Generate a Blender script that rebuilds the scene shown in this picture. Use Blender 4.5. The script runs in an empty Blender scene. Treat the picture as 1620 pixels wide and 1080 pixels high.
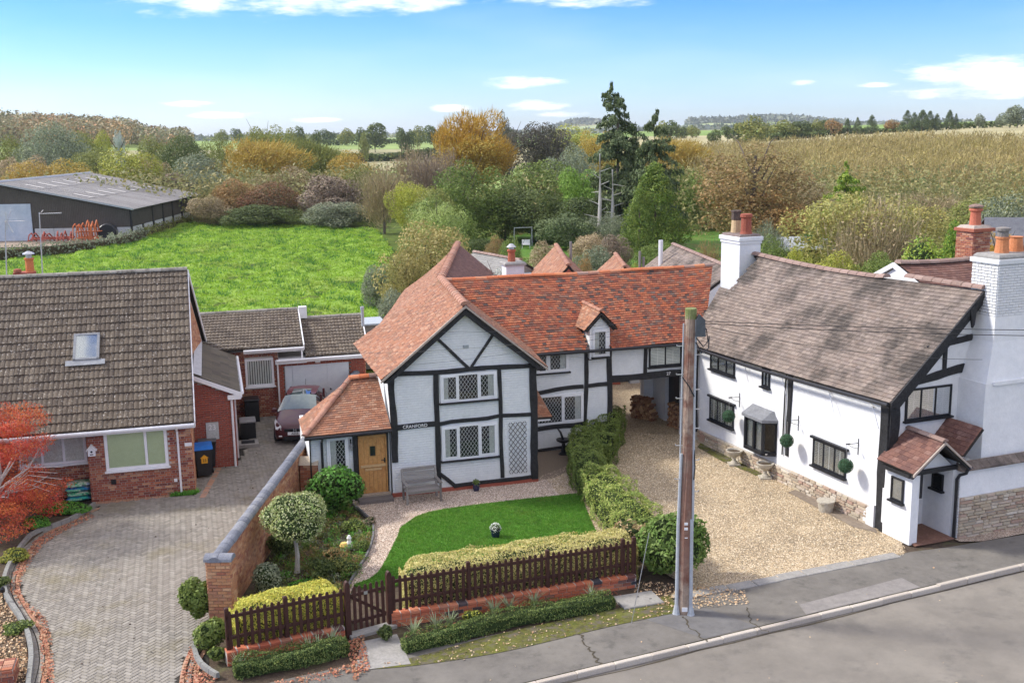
import bpy, bmesh, math, random
import numpy as np
from mathutils import Vector, Matrix
R=math.radians
random.seed(7); RNG=np.random.default_rng(7)
sc=bpy.context.scene
COL=sc.collection
# ---------------------------------------------------------------- camera
CAMH=11.1; FPX=1700.0; PITCH=R(10.9); ROLL=R(-0.9)
_f=Vector((0,math.cos(PITCH),-math.sin(PITCH))); _u0=Vector((0,math.sin(PITCH),math.cos(PITCH))); _x0=Vector((1,0,0))
_x=_x0*math.cos(ROLL)+_u0*math.sin(ROLL); _u=_u0*math.cos(ROLL)-_x0*math.sin(ROLL)
cam=bpy.data.cameras.new('camera'); camo=bpy.data.objects.new('camera',cam); COL.objects.link(camo)
camo.matrix_world=Matrix((( _x.x,_u.x,-_f.x,0),(_x.y,_u.y,-_f.y,0),(_x.z,_u.z,-_f.z,CAMH),(0,0,0,1)))
cam.sensor_width=36; cam.lens=36*FPX/1620; cam.clip_start=0.5; cam.clip_end=20000
sc.camera=camo
# ---------------------------------------------------------------- sun and sky
SUN_AZ=R(-78); SUN_EL=R(40)       # azimuth measured from +Y (away from the camera) clockwise
sd=Vector((math.sin(SUN_AZ)*math.cos(SUN_EL),math.cos(SUN_AZ)*math.cos(SUN_EL),math.sin(SUN_EL)))
sl=bpy.data.lights.new('sun','SUN'); sl.energy=2.4; sl.angle=R(8); sl.color=(1.0,0.95,0.87)
so=bpy.data.objects.new('sun',sl); COL.objects.link(so); so.rotation_euler=(-sd).to_track_quat('-Z','Y').to_euler()
sc.view_settings.view_transform='Standard'; sc.view_settings.look='None'; sc.view_settings.gamma=1.0
sc.view_settings.exposure=1.03
try: sc.view_settings.use_curve_mapping=False
except Exception: pass
w=bpy.data.worlds.new('World'); sc.world=w; w.use_nodes=True
nt=w.node_tree; nt.nodes.clear()
class NT:
    def __init__(s,t): s.t=t
    def n(s,ty,**k):
        o=s.t.nodes.new(ty)
        for a,b in k.items():
            if a.startswith('i_'):
                key=a[2:]; key=int(key) if key.isdigit() else key.replace('_',' ')
                if isinstance(b,bpy.types.NodeSocket): s.t.links.new(b,o.inputs[key])
                else: o.inputs[key].default_value=b
            else: setattr(o,a,b)
        return o
    def m(s,op,a,b=0.0,c=None,clamp=False):
        o=s.t.nodes.new('ShaderNodeMath'); o.operation=op; o.use_clamp=clamp
        for i,v in enumerate([a,b]+([c] if c is not None else [])):
            if isinstance(v,bpy.types.NodeSocket): s.t.links.new(v,o.inputs[i])
            else: o.inputs[i].default_value=v
        return o.outputs[0]
    def l(s,a,b): s.t.links.new(a,b)
    def mix(s,f,a,b,blend='MIX'):
        o=s.t.nodes.new('ShaderNodeMix'); o.data_type='RGBA'; o.blend_type=blend
        for i,v in ((0,f),(6,a),(7,b)):
            if isinstance(v,bpy.types.NodeSocket): s.t.links.new(v,o.inputs[i])
            else: o.inputs[i].default_value=(v if not isinstance(v,tuple) or len(v)==4 else v+(1,)) 
        return o.outputs[2]
W=NT(nt)
sky=W.n('ShaderNodeTexSky',sky_type='NISHITA',sun_disc=False,sun_elevation=SUN_EL,sun_rotation=SUN_AZ,air_density=1.0,dust_density=0.6,ozone_density=2.5)
tc=W.n('ShaderNodeTexCoord')
sx=W.n('ShaderNodeSeparateXYZ',i_0=tc.outputs['Generated'])
az=W.m('ARCTAN2',sx.outputs[0],sx.outputs[1]); el=W.m('ARCSINE',sx.outputs[2])
cx=W.n('ShaderNodeCombineXYZ',i_0=W.m('MULTIPLY',az,9.0),i_1=W.m('MULTIPLY',el,42.0))
nz=W.n('ShaderNodeTexNoise',i_Vector=cx.outputs[0],i_Scale=2.2,i_Detail=9.0,i_Roughness=0.62)
nz2=W.n('ShaderNodeTexNoise',i_Vector=cx.outputs[0],i_Scale=0.42,i_Detail=3.0,i_Roughness=0.5)
clouds=None
def _azel(px,py):
    d=_f+_x*(px-810)/FPX-_u*(py-540)/FPX; d.normalize()
    return math.atan2(d.x,d.y), math.asin(d.z)
for (px,py,hw,hh) in [(430,-14,270,42),(620,2,150,18),(930,-6,130,20),(830,131,68,11),(1560,118,130,30),(1620,142,170,14),(1273,131,26,6),(300,164,44,7),(350,181,60,7),(850,168,52,10),(890,181,50,6),(715,172,40,7),(490,190,50,5),(1390,134,40,5)]:
    a0,e0=_azel(px,py)
    da=W.m('DIVIDE',W.m('SUBTRACT',az,a0),hw/FPX); de=W.m('DIVIDE',W.m('SUBTRACT',el,e0),hh/FPX)
    q=W.m('SUBTRACT',1.0,W.m('ADD',W.m('MULTIPLY',da,da),W.m('MULTIPLY',de,de)))
    clouds=q if clouds is None else W.m('MAXIMUM',clouds,q)
mask=W.m('ADD',clouds,W.m('MULTIPLY',W.m('SUBTRACT',nz.outputs[0],0.56),3.4))
mr=W.n('ShaderNodeMapRange',interpolation_type='SMOOTHSTEP',i_Value=mask,i_1=-0.25,i_2=1.5)
# unseen cloud above the view, thickened and brightened to whiten the ambient light
rest=W.n('ShaderNodeMapRange',interpolation_type='SMOOTHSTEP',i_Value=W.m('ADD',nz2.outputs[0],W.m('MULTIPLY',W.m('SUBTRACT',nz.outputs[0],0.5),0.35)),i_1=0.41,i_2=0.52)
high=W.n('ShaderNodeMapRange',i_Value=el,i_1=0.14,i_2=0.22)
grd=W.n('ShaderNodeMapRange',i_Value=el,i_1=0.0,i_2=0.13)
tint=W.mix(grd.outputs[0],(.54,.64,.86,1),(.14,.35,.82,1))
sky_c=W.n('ShaderNodeHueSaturation',i_Saturation=1.0,i_Value=1.0,i_Color=W.mix(1.0,sky.outputs[0],tint,'MULTIPLY'))
cl=W.m('MAXIMUM',W.m('MULTIPLY',mr.outputs[0],0.92),W.m('MULTIPLY',W.m('MULTIPLY',rest.outputs[0],high.outputs[0]),0.8))
veil=W.n('ShaderNodeMapRange',i_Value=nz2.outputs[0],i_1=0.45,i_2=0.8,i_3=0.0,i_4=0.10)
cl=W.m('MAXIMUM',cl,veil.outputs[0])
out=W.mix(cl,sky_c.outputs[0],(6.5,6.1,5.55,1))
bg=W.n('ShaderNodeBackground',i_Color=out,i_Strength=0.15)
wo=W.n('ShaderNodeOutputWorld'); W.l(bg.outputs[0],wo.inputs[0])
# ---------------------------------------------------------------- placing helpers
def G(px,py,z=0.0):
    d=_f+_x*(px-810)/FPX-_u*(py-540)/FPX; t=(z-CAMH)/d.z
    return Vector((d.x*t,d.y*t,z))
def atd(px,py,D):
    d=_f+_x*(px-810)/FPX-_u*(py-540)/FPX; t=D/math.hypot(d.x,d.y)
    return Vector((d.x*t,d.y*t,CAMH+d.z*t))
# ---------------------------------------------------------------- materials
MATS={}
def mat(name,cols,rough=.85,attr=False,ns=6.0,na=.25,bump=.0,bs=40.0,spec=.3,metal=0.0,pos=None,blot=None,trans=0.0,coat=0.0,brick=None,fine=0.0):
    if name in MATS: return MATS[name]
    m=bpy.data.materials.new(name); m.use_nodes=True; t=m.node_tree; t.nodes.clear(); T=NT(t)
    geo=T.n('ShaderNodeNewGeometry'); P=geo.outputs['Position']
    n1=T.n('ShaderNodeTexNoise',i_Vector=P,i_Scale=ns,i_Detail=6.0,i_Roughness=.65)
    ramp=T.n('ShaderNodeValToRGB'); cr=ramp.color_ramp
    k=len(cols)
    while len(cr.elements)<k: cr.elements.new(.5)
    for i,c in enumerate(cols):
        cr.elements[i].position=(i/(k-1) if k>1 else 0) if not pos else pos[i]; cr.elements[i].color=tuple(c)+(1,)
    if attr:
        at=T.n('ShaderNodeAttribute',attribute_name='rnd'); oi=T.n('ShaderNodeObjectInfo')
        v=T.m('FRACT',T.m('ADD',at.outputs['Fac'],oi.outputs['Random']))
        T.l(v,ramp.inputs[0])
    else:
        mr=T.n('ShaderNodeMapRange',i_Value=n1.outputs[0],i_1=.3,i_2=.7); T.l(mr.outputs[0],ramp.inputs[0])
    n2=T.n('ShaderNodeTexNoise',i_Vector=P,i_Scale=ns*3.7,i_Detail=5.0,i_Roughness=.7)
    f=T.n('ShaderNodeMapRange',i_Value=n2.outputs[0],i_1=.25,i_2=.75,i_3=1-na,i_4=1+na)
    col=T.n('ShaderNodeVectorMath',operation='SCALE',i_0=ramp.outputs[0],i_Scale=f.outputs[0]).outputs[0]
    if blot:      # (colour, scale, threshold low, high, strength)
        for (bc,bsc,b0,b1,bst) in (blot if isinstance(blot,list) else [blot]):
            n3=T.n('ShaderNodeTexNoise',i_Vector=P,i_Scale=bsc,i_Detail=7.0,i_Roughness=.7)
            mm=T.n('ShaderNodeMapRange',interpolation_type='SMOOTHSTEP',i_Value=n3.outputs[0],i_1=b0,i_2=b1,i_4=bst)
            col=T.mix(mm.outputs[0],col,tuple(bc)+(1,))
    hgt=None
    if bump>0:
        hgt=T.n('ShaderNodeTexNoise',i_Vector=P,i_Scale=bs,i_Detail=4.0,i_Roughness=.6).outputs[0]
    if brick:     # painted courses: relief only (axis, width, height, depth)
        tco=T.n('ShaderNodeTexCoord'); s_=T.n('ShaderNodeSeparateXYZ',i_0=tco.outputs['Object'])
        cb=T.n('ShaderNodeCombineXYZ',i_0=s_.outputs[brick[0]],i_1=s_.outputs[2])
        wv=T.n('ShaderNodeTexNoise',i_Vector=P,i_Scale=1.3,i_Detail=2.0)
        va=T.n('ShaderNodeVectorMath',operation='ADD',i_0=cb.outputs[0]); T.l(T.n('ShaderNodeVectorMath',operation='SCALE',i_0=wv.outputs[1],i_Scale=.035).outputs[0],va.inputs[1])
        bt=T.n('ShaderNodeTexBrick',i_Vector=va.outputs[0],i_Scale=1.0,i_Mortar_Size=.006,i_Mortar_Smooth=.6,i_Brick_Width=brick[1],i_Row_Height=brick[2],i_Color1=(1,1,1,1),i_Color2=(.8,.8,.8,1),i_Mortar=(0,0,0,1))
        b=T.m('MULTIPLY',bt.outputs[0],brick[3]); hgt=T.m('ADD',hgt if hgt else 0.0,b)
    if fine>0:
        vo=T.n('ShaderNodeTexVoronoi',i_Vector=P,i_Scale=fine); 
    bs_=T.n('ShaderNodeBsdfPrincipled',i_Roughness=rough,i_Metallic=metal); T.l(col,bs_.inputs['Base Color'])
    bs_.inputs['Specular IOR Level'].default_value=spec
    if coat: bs_.inputs['Coat Weight'].default_value=coat
    if hgt is not None:
        bu=T.n('ShaderNodeBump',i_Strength=min(1,bump if bump>0 else .6),i_Distance=.02); T.l(hgt,bu.inputs['Height']); T.l(bu.outputs[0],bs_.inputs['Normal'])
    sh=bs_.outputs[0]
    if trans>0:
        tr=T.n('ShaderNodeBsdfTranslucent'); T.l(col,tr.inputs[0])
        mx=T.n('ShaderNodeMixShader',i_0=trans,i_1=sh,i_2=tr.outputs[0]); sh=mx.outputs[0]
    o=T.n('ShaderNodeOutputMaterial'); T.l(sh,o.inputs[0])
    m.diffuse_color=tuple(cols[0])+(1,)
    MATS[name]=m; return m
def glassmat(name,tint=(.8,.85,.86),refl=.12):
    if name in MATS: return MATS[name]
    m=bpy.data.materials.new(name); m.use_nodes=True; t=m.node_tree; t.nodes.clear(); T=NT(t)
    tr=T.n('ShaderNodeBsdfTransparent',i_Color=tint+(1,)); gl=T.n('ShaderNodeBsdfGlossy',i_Roughness=.03)
    fr=T.n('ShaderNodeFresnel',i_IOR=1.5); f=T.m('MULTIPLY',fr.outputs[0],.7)
    mx=T.n('ShaderNodeMixShader',i_0=f,i_1=tr.outputs[0],i_2=gl.outputs[0]); o=T.n('ShaderNodeOutputMaterial'); T.l(mx.outputs[0],o.inputs[0])
    MATS[name]=m; return m
# ---------------------------------------------------------------- mesh builder
class MB:
    def __init__(s): s.v=[]; s.f=[]; s.r=[]
    def add(s,vs,fs,r=None):
        b=len(s.v); s.v.extend([tuple(p) for p in vs]); 
        if r is None: r=random.random()
        for f in fs: s.f.append(tuple(i+b for i in f)); s.r.append(r)
    def box(s,x0,x1,y0,y1,z0,z1,r=None):
        s.add([(x0,y0,z0),(x1,y0,z0),(x1,y1,z0),(x0,y1,z0),(x0,y0,z1),(x1,y0,z1),(x1,y1,z1),(x0,y1,z1)],
              [(0,3,2,1),(4,5,6,7),(0,1,5,4),(1,2,6,5),(2,3,7,6),(3,0,4,7)],r); return s
    def bbox(s,x0,x1,y0,y1,z0,z1,b=.01,r=None):   # box with chamfered top rim
        v=[(x0,y0,z0),(x1,y0,z0),(x1,y1,z0),(x0,y1,z0),(x0,y0,z1-b),(x1,y0,z1-b),(x1,y1,z1-b),(x0,y1,z1-b),(x0+b,y0+b,z1),(x1-b,y0+b,z1),(x1-b,y1-b,z1),(x0+b,y1-b,z1)]
        s.add(v,[(0,3,2,1),(0,1,5,4),(1,2,6,5),(2,3,7,6),(3,0,4,7),(4,5,9,8),(5,6,10,9),(6,7,11,10),(7,4,8,11),(8,9,10,11)],r); return s
    def obox(s,c,X,Y,Z,r=None):
        c=Vector(c);X=Vector(X);Y=Vector(Y);Z=Vector(Z)
        vs=[c+X*a+Y*b+Z*d for d in(-1,1) for (a,b) in((-1,-1),(1,-1),(1,1),(-1,1))]
        s.add(vs,[(0,3,2,1),(4,5,6,7),(0,1,5,4),(1,2,6,5),(2,3,7,6),(3,0,4,7)],r); return s
    def prism(s,poly,vec,r=None):      # poly: 3d points, extruded by vec
        n=len(poly); vec=Vector(vec); a=[Vector(p) for p in poly]; b=[p+vec for p in a]
        s.add(a+b,[tuple(range(n))[::-1],tuple(range(n,2*n))]+[(i,(i+1)%n,n+(i+1)%n,n+i) for i in range(n)],r); return s
    def loft(s,A,B,r=None):
        n=len(A); s.add(list(A)+list(B),[tuple(range(n))[::-1],tuple(range(n,2*n))]+[(i,(i+1)%n,n+(i+1)%n,n+i) for i in range(n)],r); return s
    def tube(s,pts,rad,n=6,cap=True,r=None):
        pts=[Vector(p) for p in pts]; m=len(pts)
        if not hasattr(rad,'__len__'): rad=[rad]*m
        vs=[]
        for i,p in enumerate(pts):
            d=(pts[min(i+1,m-1)]-pts[max(i-1,0)]); d=d.normalized() if d.length>1e-9 else Vector((0,0,1))
            a=d.cross(Vector((0,0,1))); a=a.normalized() if a.length>1e-3 else Vector((1,0,0)); b=d.cross(a).normalized()
            for k in range(n):
                t=2*math.pi*k/n; vs.append(p+(a*math.cos(t)+b*math.sin(t))*rad[i])
        fs=[(i*n+k,i*n+(k+1)%n,(i+1)*n+(k+1)%n,(i+1)*n+k) for i in range(m-1) for k in range(n)]
        if cap: fs+= [tuple(range(n))[::-1],tuple(range((m-1)*n,m*n))]
        s.add(vs,fs,r); return s
    def lathe(s,prof,c=(0,0,0),n=16,r=None,flute=0):
        vs=[];m=len(prof)
        for (rr,z) in prof:
            for k in range(n):
                t=2*math.pi*k/n; q=rr*(1+flute*(k%2)); vs.append((c[0]+q*math.cos(t),c[1]+q*math.sin(t),c[2]+z))
        fs=[(i*n+k,i*n+(k+1)%n,(i+1)*n+(k+1)%n,(i+1)*n+k) for i in range(m-1) for k in range(n)]
        fs+=[tuple(range(n))[::-1],tuple(range((m-1)*n,m*n))]
        s.add(vs,fs,r); return s
    def mesh(s,name,smooth=False):
        me=bpy.data.meshes.new(name); me.from_pydata(s.v,[],s.f); 
        a=me.attributes.new('rnd','FLOAT','FACE'); a.data.foreach_set('value',s.r)
        if smooth: me.shade_smooth()
        return me
    def build(s,name,m,parent=None,smooth=False,kind=None):
        o=bpy.data.objects.new(name,s.mesh(name,smooth)); COL.objects.link(o); o.data.materials.append(m)
        if parent: o.parent=parent
        if kind: o['kind']=kind
        return o
def thing(name,label,cat,loc=(0,0,0),rz=0.0,group=None):
    o=bpy.data.objects.new(name,None); COL.objects.link(o); o.location=loc; o.rotation_euler=(0,0,rz); o.empty_display_size=.2
    o['label']=label; o['category']=cat
    if group: o['group']=group
    return o
def tag(o,label,cat,group=None):
    o['label']=label; o['category']=cat
    if group: o['group']=group
    return o
def inst(name,me,parent,loc=(0,0,0),rot=None,scale=None,mtx=None):
    o=bpy.data.objects.new(name,me); COL.objects.link(o)
    if parent: o.parent=parent
    if mtx is not None: o.matrix_local=mtx
    else:
        o.location=loc
        if rot: o.rotation_euler=rot
        if scale: o.scale=scale
    return o
def copy_tree(o,parent=None):
    c=o.copy(); COL.objects.link(c); c.parent=parent
    for ch in list(o.children): copy_tree(ch,c)
    return c
def npmesh(name,V,F4,rnd=None,tri=False):
    """V (n,3); F4 (m,k) index array"""
    k=F4.shape[1]; me=bpy.data.meshes.new(name); me.vertices.add(len(V)); me.vertices.foreach_set('co',np.ascontiguousarray(V,dtype=np.float32).ravel())
    me.loops.add(F4.size); me.loops.foreach_set('vertex_index',np.ascontiguousarray(F4,dtype=np.int32).ravel())
    me.polygons.add(len(F4)); me.polygons.foreach_set('loop_start',np.arange(0,F4.size,k,dtype=np.int32))
    me.polygons.foreach_set('loop_total',np.full(len(F4),k,dtype=np.int32))
    a=me.attributes.new('rnd','FLOAT','FACE'); a.data.foreach_set('value',(rnd if rnd is not None else RNG.random(len(F4))).astype(np.float32))
    me.update(calc_edges=True); me.validate(); return me
def obj(name,me,m,parent=None,kind=None,loc=None):
    o=bpy.data.objects.new(name,me); COL.objects.link(o)
    if m and len(me.materials)==0: me.materials.append(m)
    if parent: o.parent=parent
    if kind: o['kind']=kind
    if loc is not None: o.location=loc
    return o
def setmat(o,m):
    if len(o.data.materials)==0: o.data.materials.append(m)
    o.material_slots[0].link='OBJECT'; o.material_slots[0].material=m
def unit(a): return a/np.maximum(1e-9,np.linalg.norm(a,axis=1,keepdims=True))
def leafquads(P,N,size,asp=.6,flat=.5,rnd=None,rng=None):
    """diamond leaves at P facing roughly N"""
    rng=rng or RNG
    n=len(P); N=unit(N+rng.normal(0,flat,(n,3))); T_=unit(np.cross(N,rng.normal(0,1,(n,3)))); B=np.cross(N,T_)
    s=(size*(.6+.8*rng.random((n,1)))) if np.isscalar(size) else size[:,None]
    a=P+T_*s*.5; b=P+B*s*.5*asp+N*s*.08; c=P-T_*s*.5; d=P-B*s*.5*asp+N*s*.08
    V=np.stack([a,b,c,d],1).reshape(-1,3); F=np.arange(4*n).reshape(n,4)
    return V,F
def spikes(P,D,L,wd,rng=None):
    rng=rng or RNG; n=len(P); S=unit(np.cross(D,rng.normal(0,1,(n,3))))*(wd if np.isscalar(wd) else wd[:,None])*.5
    L=L if np.isscalar(L) else L[:,None]
    V=np.stack([P-S,P+S,P+D*L],1).reshape(-1,3); return V,np.arange(3*n).reshape(n,3)
class Frame:
    def __init__(s,x,y,yaw): s.o=Vector((x,y,0)); s.yaw=R(yaw); c,d=math.cos(s.yaw),math.sin(s.yaw); s.X=Vector((c,d,0)); s.Y=Vector((-d,c,0))
    def w(s,x,y,z=0): return s.o+s.X*x+s.Y*y+Vector((0,0,z))
    def l(s,p): d=p-s.o; return (d.dot(s.X),d.dot(s.Y),p.z)
# ---------------------------------------------------------------- building pieces
class Plane:
    def __init__(s,o,X,N): s.o=Vector(o); s.X=Vector(X).normalized(); s.N=Vector(N).normalized(); s.Z=Vector((0,0,1))
    def P(s,a,b,c=0): return s.o+s.X*a+s.Z*b+s.N*c
    def box(s,mb,a0,a1,b0,b1,c0,c1,r=None):
        mb.obox(s.P((a0+a1)/2,(b0+b1)/2,(c0+c1)/2),s.X*((a1-a0)/2),s.N*((c1-c0)/2),s.Z*((b1-b0)/2),r)
def beam(parent,pl,p,q,wd,m,c0=0.0,dep=.045,wob=.018,name='timber_beam',tap=1.0,label=None,seg=None):
    p=Vector((p[0],p[1],0)); q=Vector((q[0],q[1],0)); L=(q-p).length; d=(q-p)/L; nrm=Vector((-d.y,d.x,0))
    n=seg or max(2,int(L/.35)); A=[];B=[]; ph=random.random()*9
    for i in range(n+1):
        t=i/n; c=p+d*(L*t)+nrm*(wob*math.sin(ph+t*L*2.1)*(0 if i in(0,n) else 1)); h=wd/2*(1+(tap-1)*t)*(1+random.uniform(-.09,.09)*(wob>0))
        A.append(c-nrm*h); B.append(c+nrm*h)
    mb=MB(); r=random.random()
    def V3(v,c): return pl.P(v.x,v.y,c)
    vs=[]
    bv=min(.012,dep*.3)
    for i in range(n+1):
        a,b=A[i],B[i]; u=(b-a).normalized()*bv
        vs+= [V3(a,c0),V3(b,c0),V3(b,c0+dep-bv),V3(b-u,c0+dep),V3(a+u,c0+dep),V3(a,c0+dep-bv)]
    fs=[(i*6+k,i*6+(k+1)%6,i*6+6+(k+1)%6,i*6+6+k) for i in range(n) for k in range(6)]+[(5,4,3,2,1,0),tuple(range(n*6,n*6+6))]
    mb.add(vs,fs,r); o=mb.build(name,m,parent)
    if label: o['label']=label
    return o
def window(parent,pl,x0,x1,z0,z1,lights,fm,style='lead',sill=True,fw=.06,label=None,name='window',proud=.05,head=False,openf=None):
    """lights: list of relative widths"""
    mb=MB(); W_=x1-x0; H_=z1-z0
    pl.box(mb,x0,x1,z0,z0+fw,.0,proud); pl.box(mb,x0,x1,z1-fw,z1,.0,proud)
    pl.box(mb,x0,x0+fw,z0+fw,z1-fw,.0,proud); pl.box(mb,x1-fw,x1,z0+fw,z1-fw,.0,proud)
    tot=sum(lights); x=x0+fw; panes=[]; iw=W_-2*fw-(len(lights)-1)*fw*.9
    for i,l in enumerate(lights):
        w_=iw*l/tot; panes.append((x,x+w_)); x+=w_
        if i<len(lights)-1: pl.box(mb,x,x+fw*.9,z0+fw,z1-fw,.0,proud-.004); x+=fw*.9
    # casement frames
    cf=fw*.75
    for i,(a,b) in enumerate(panes):
        if openf and openf[i]:
            for (p,q,r,s_) in ((a,b,z0+fw,z0+fw+cf),(a,b,z1-fw-cf,z1-fw),(a,a+cf,z0+fw+cf,z1-fw-cf),(b-cf,b,z0+fw+cf,z1-fw-cf)): pl.box(mb,p,q,r,s_,.0,proud+.014)
            panes[i]=(a+cf,b-cf)
    win=mb.build(name,fm,parent)
    if label: win['label']=label
    for i,(a,b) in enumerate(panes):
        zz0,zz1=z0+fw+(cf if openf and openf[i] else 0),z1-fw-(cf if openf and openf[i] else 0)
        bk=MB(); pl.box(bk,a-.004,b+.004,zz0-.004,zz1+.004,.002,.006); bk.build('dark_backing',M_dark,win)  # dark sheet stands in for the unlit room behind the pane
        if style in('shutter','blind'):
            s_=MB(); n=int((zz1-zz0)/(.055 if style=='shutter' else .045)); 
            for k in range(n):
                zc=zz0+(k+.5)*(zz1-zz0)/n
                s_.obox(pl.P((a+b)/2,zc,.016),pl.X*((b-a)/2-.02),pl.N*.0075+pl.Z*.004,pl.Z*.022)
            s_.build('shutter_slats',M_cream,win)
            pp=MB(); pl.box(pp,a,a+.022,zz0,zz1,.008,.028); pl.box(pp,b-.022,b,zz0,zz1,.008,.028); pl.box(pp,(a+b)/2-.012,(a+b)/2+.012,zz0,zz1,.024,.03); pp.build('shutter_frame',M_cream,win)
        elif style in('curtain','lead','leadstuff'):
            if style=='curtain' or i!=1:
                c_=MB(); k=9; cw=(b-a)*(1.0 if style=='curtain' else random.uniform(.3,.5)); xa=a if (i==0 or style=='curtain') else b-cw; vs=[]
                for q in range(k+1):
                    xx=xa+cw*q/k; dd=.013+.006*math.sin(q*2.4+i); vs+=[pl.P(xx,zz0,dd),pl.P(xx,zz1,dd)]
                c_.add(vs,[(2*q,2*q+2,2*q+3,2*q+1) for q in range(k)]); c_.build('curtain',M_curtain,win,smooth=True)
        elif style=='greenblind':
            c_=MB(); pl.box(c_,a+.004,b-.004,zz0,zz1-.002,.008,.012); c_.build('roller_blind',M_blindgreen,win)
        elif style=='vertical':
            c_=MB(); n=int((b-a)/.09)
            for k in range(n):
                xc=a+(k+.5)*(b-a)/n; c_.obox(pl.P(xc,(zz0+zz1)/2,.015),pl.X*.033+pl.N*.006,pl.N*.002,pl.Z*((zz1-zz0)/2))
            c_.build('vertical_blind',M_cream,win)
        g=MB(); pl.box(g,a-.003,b+.003,zz0-.003,zz1+.003,.029,.034); g.build('pane',M_glass,win)
        if style.startswith('lead'):
            L=MB(); sx_=.115; sz_=.165; wd=.0048
            # diagonal cames clipped to the light
            def clip(px_,pz_,dx,dz):
                t0,t1=-99,99
                for (o_,d_,lo,hi) in((px_,dx,a,b),(pz_,dz,zz0,zz1)):
                    ta,tb=(lo-o_)/d_,(hi-o_)/d_
                    if ta>tb: ta,tb=tb,ta
                    t0=max(t0,ta); t1=min(t1,tb)
                return (t0,t1) if t1-t0>.03 else None
            nn=int(((b-a)/sx_+(zz1-zz0)/sz_))+3
            for sg in(1,-1):
                for k in range(-nn,nn+1):
                    cx_=(a+b)/2+k*sx_; cz_=(zz0+zz1)/2; l_=math.hypot(sx_,sz_); dx,dz=sx_/l_,sg*sz_/l_
                    c=clip(cx_,cz_,dx,dz)
                    if c:
                        m0=(c[0]+c[1])/2; hl=(c[1]-c[0])/2; D_=pl.X*dx+pl.Z*dz; Nn=pl.X*(-dz)+pl.Z*dx
                        L.obox(pl.P(cx_+dx*m0,cz_+dz*m0,.037),D_*hl,Nn*wd,pl.N*.003)
            L.build('lead_lattice',M_lead,win)
    if sill:
        s_=MB(); pl.box(s_,x0-.05,x1+.05,z0-.055,z0-.002,.0,proud+.07); s_.build('sill',sill if not isinstance(sill,bool) else fm,win)
    if head:
        s_=MB(); pl.box(s_,x0-.09,x1+.09,z1+.002,z1+.07,.0,proud+.05); s_.build('window_head',fm,win)
    return win
def _quadP(q,u,v): 
    a,b,c,d=q; return (a*(1-u)+b*u)*(1-v)+(d*(1-u)+c*u)*v
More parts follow.
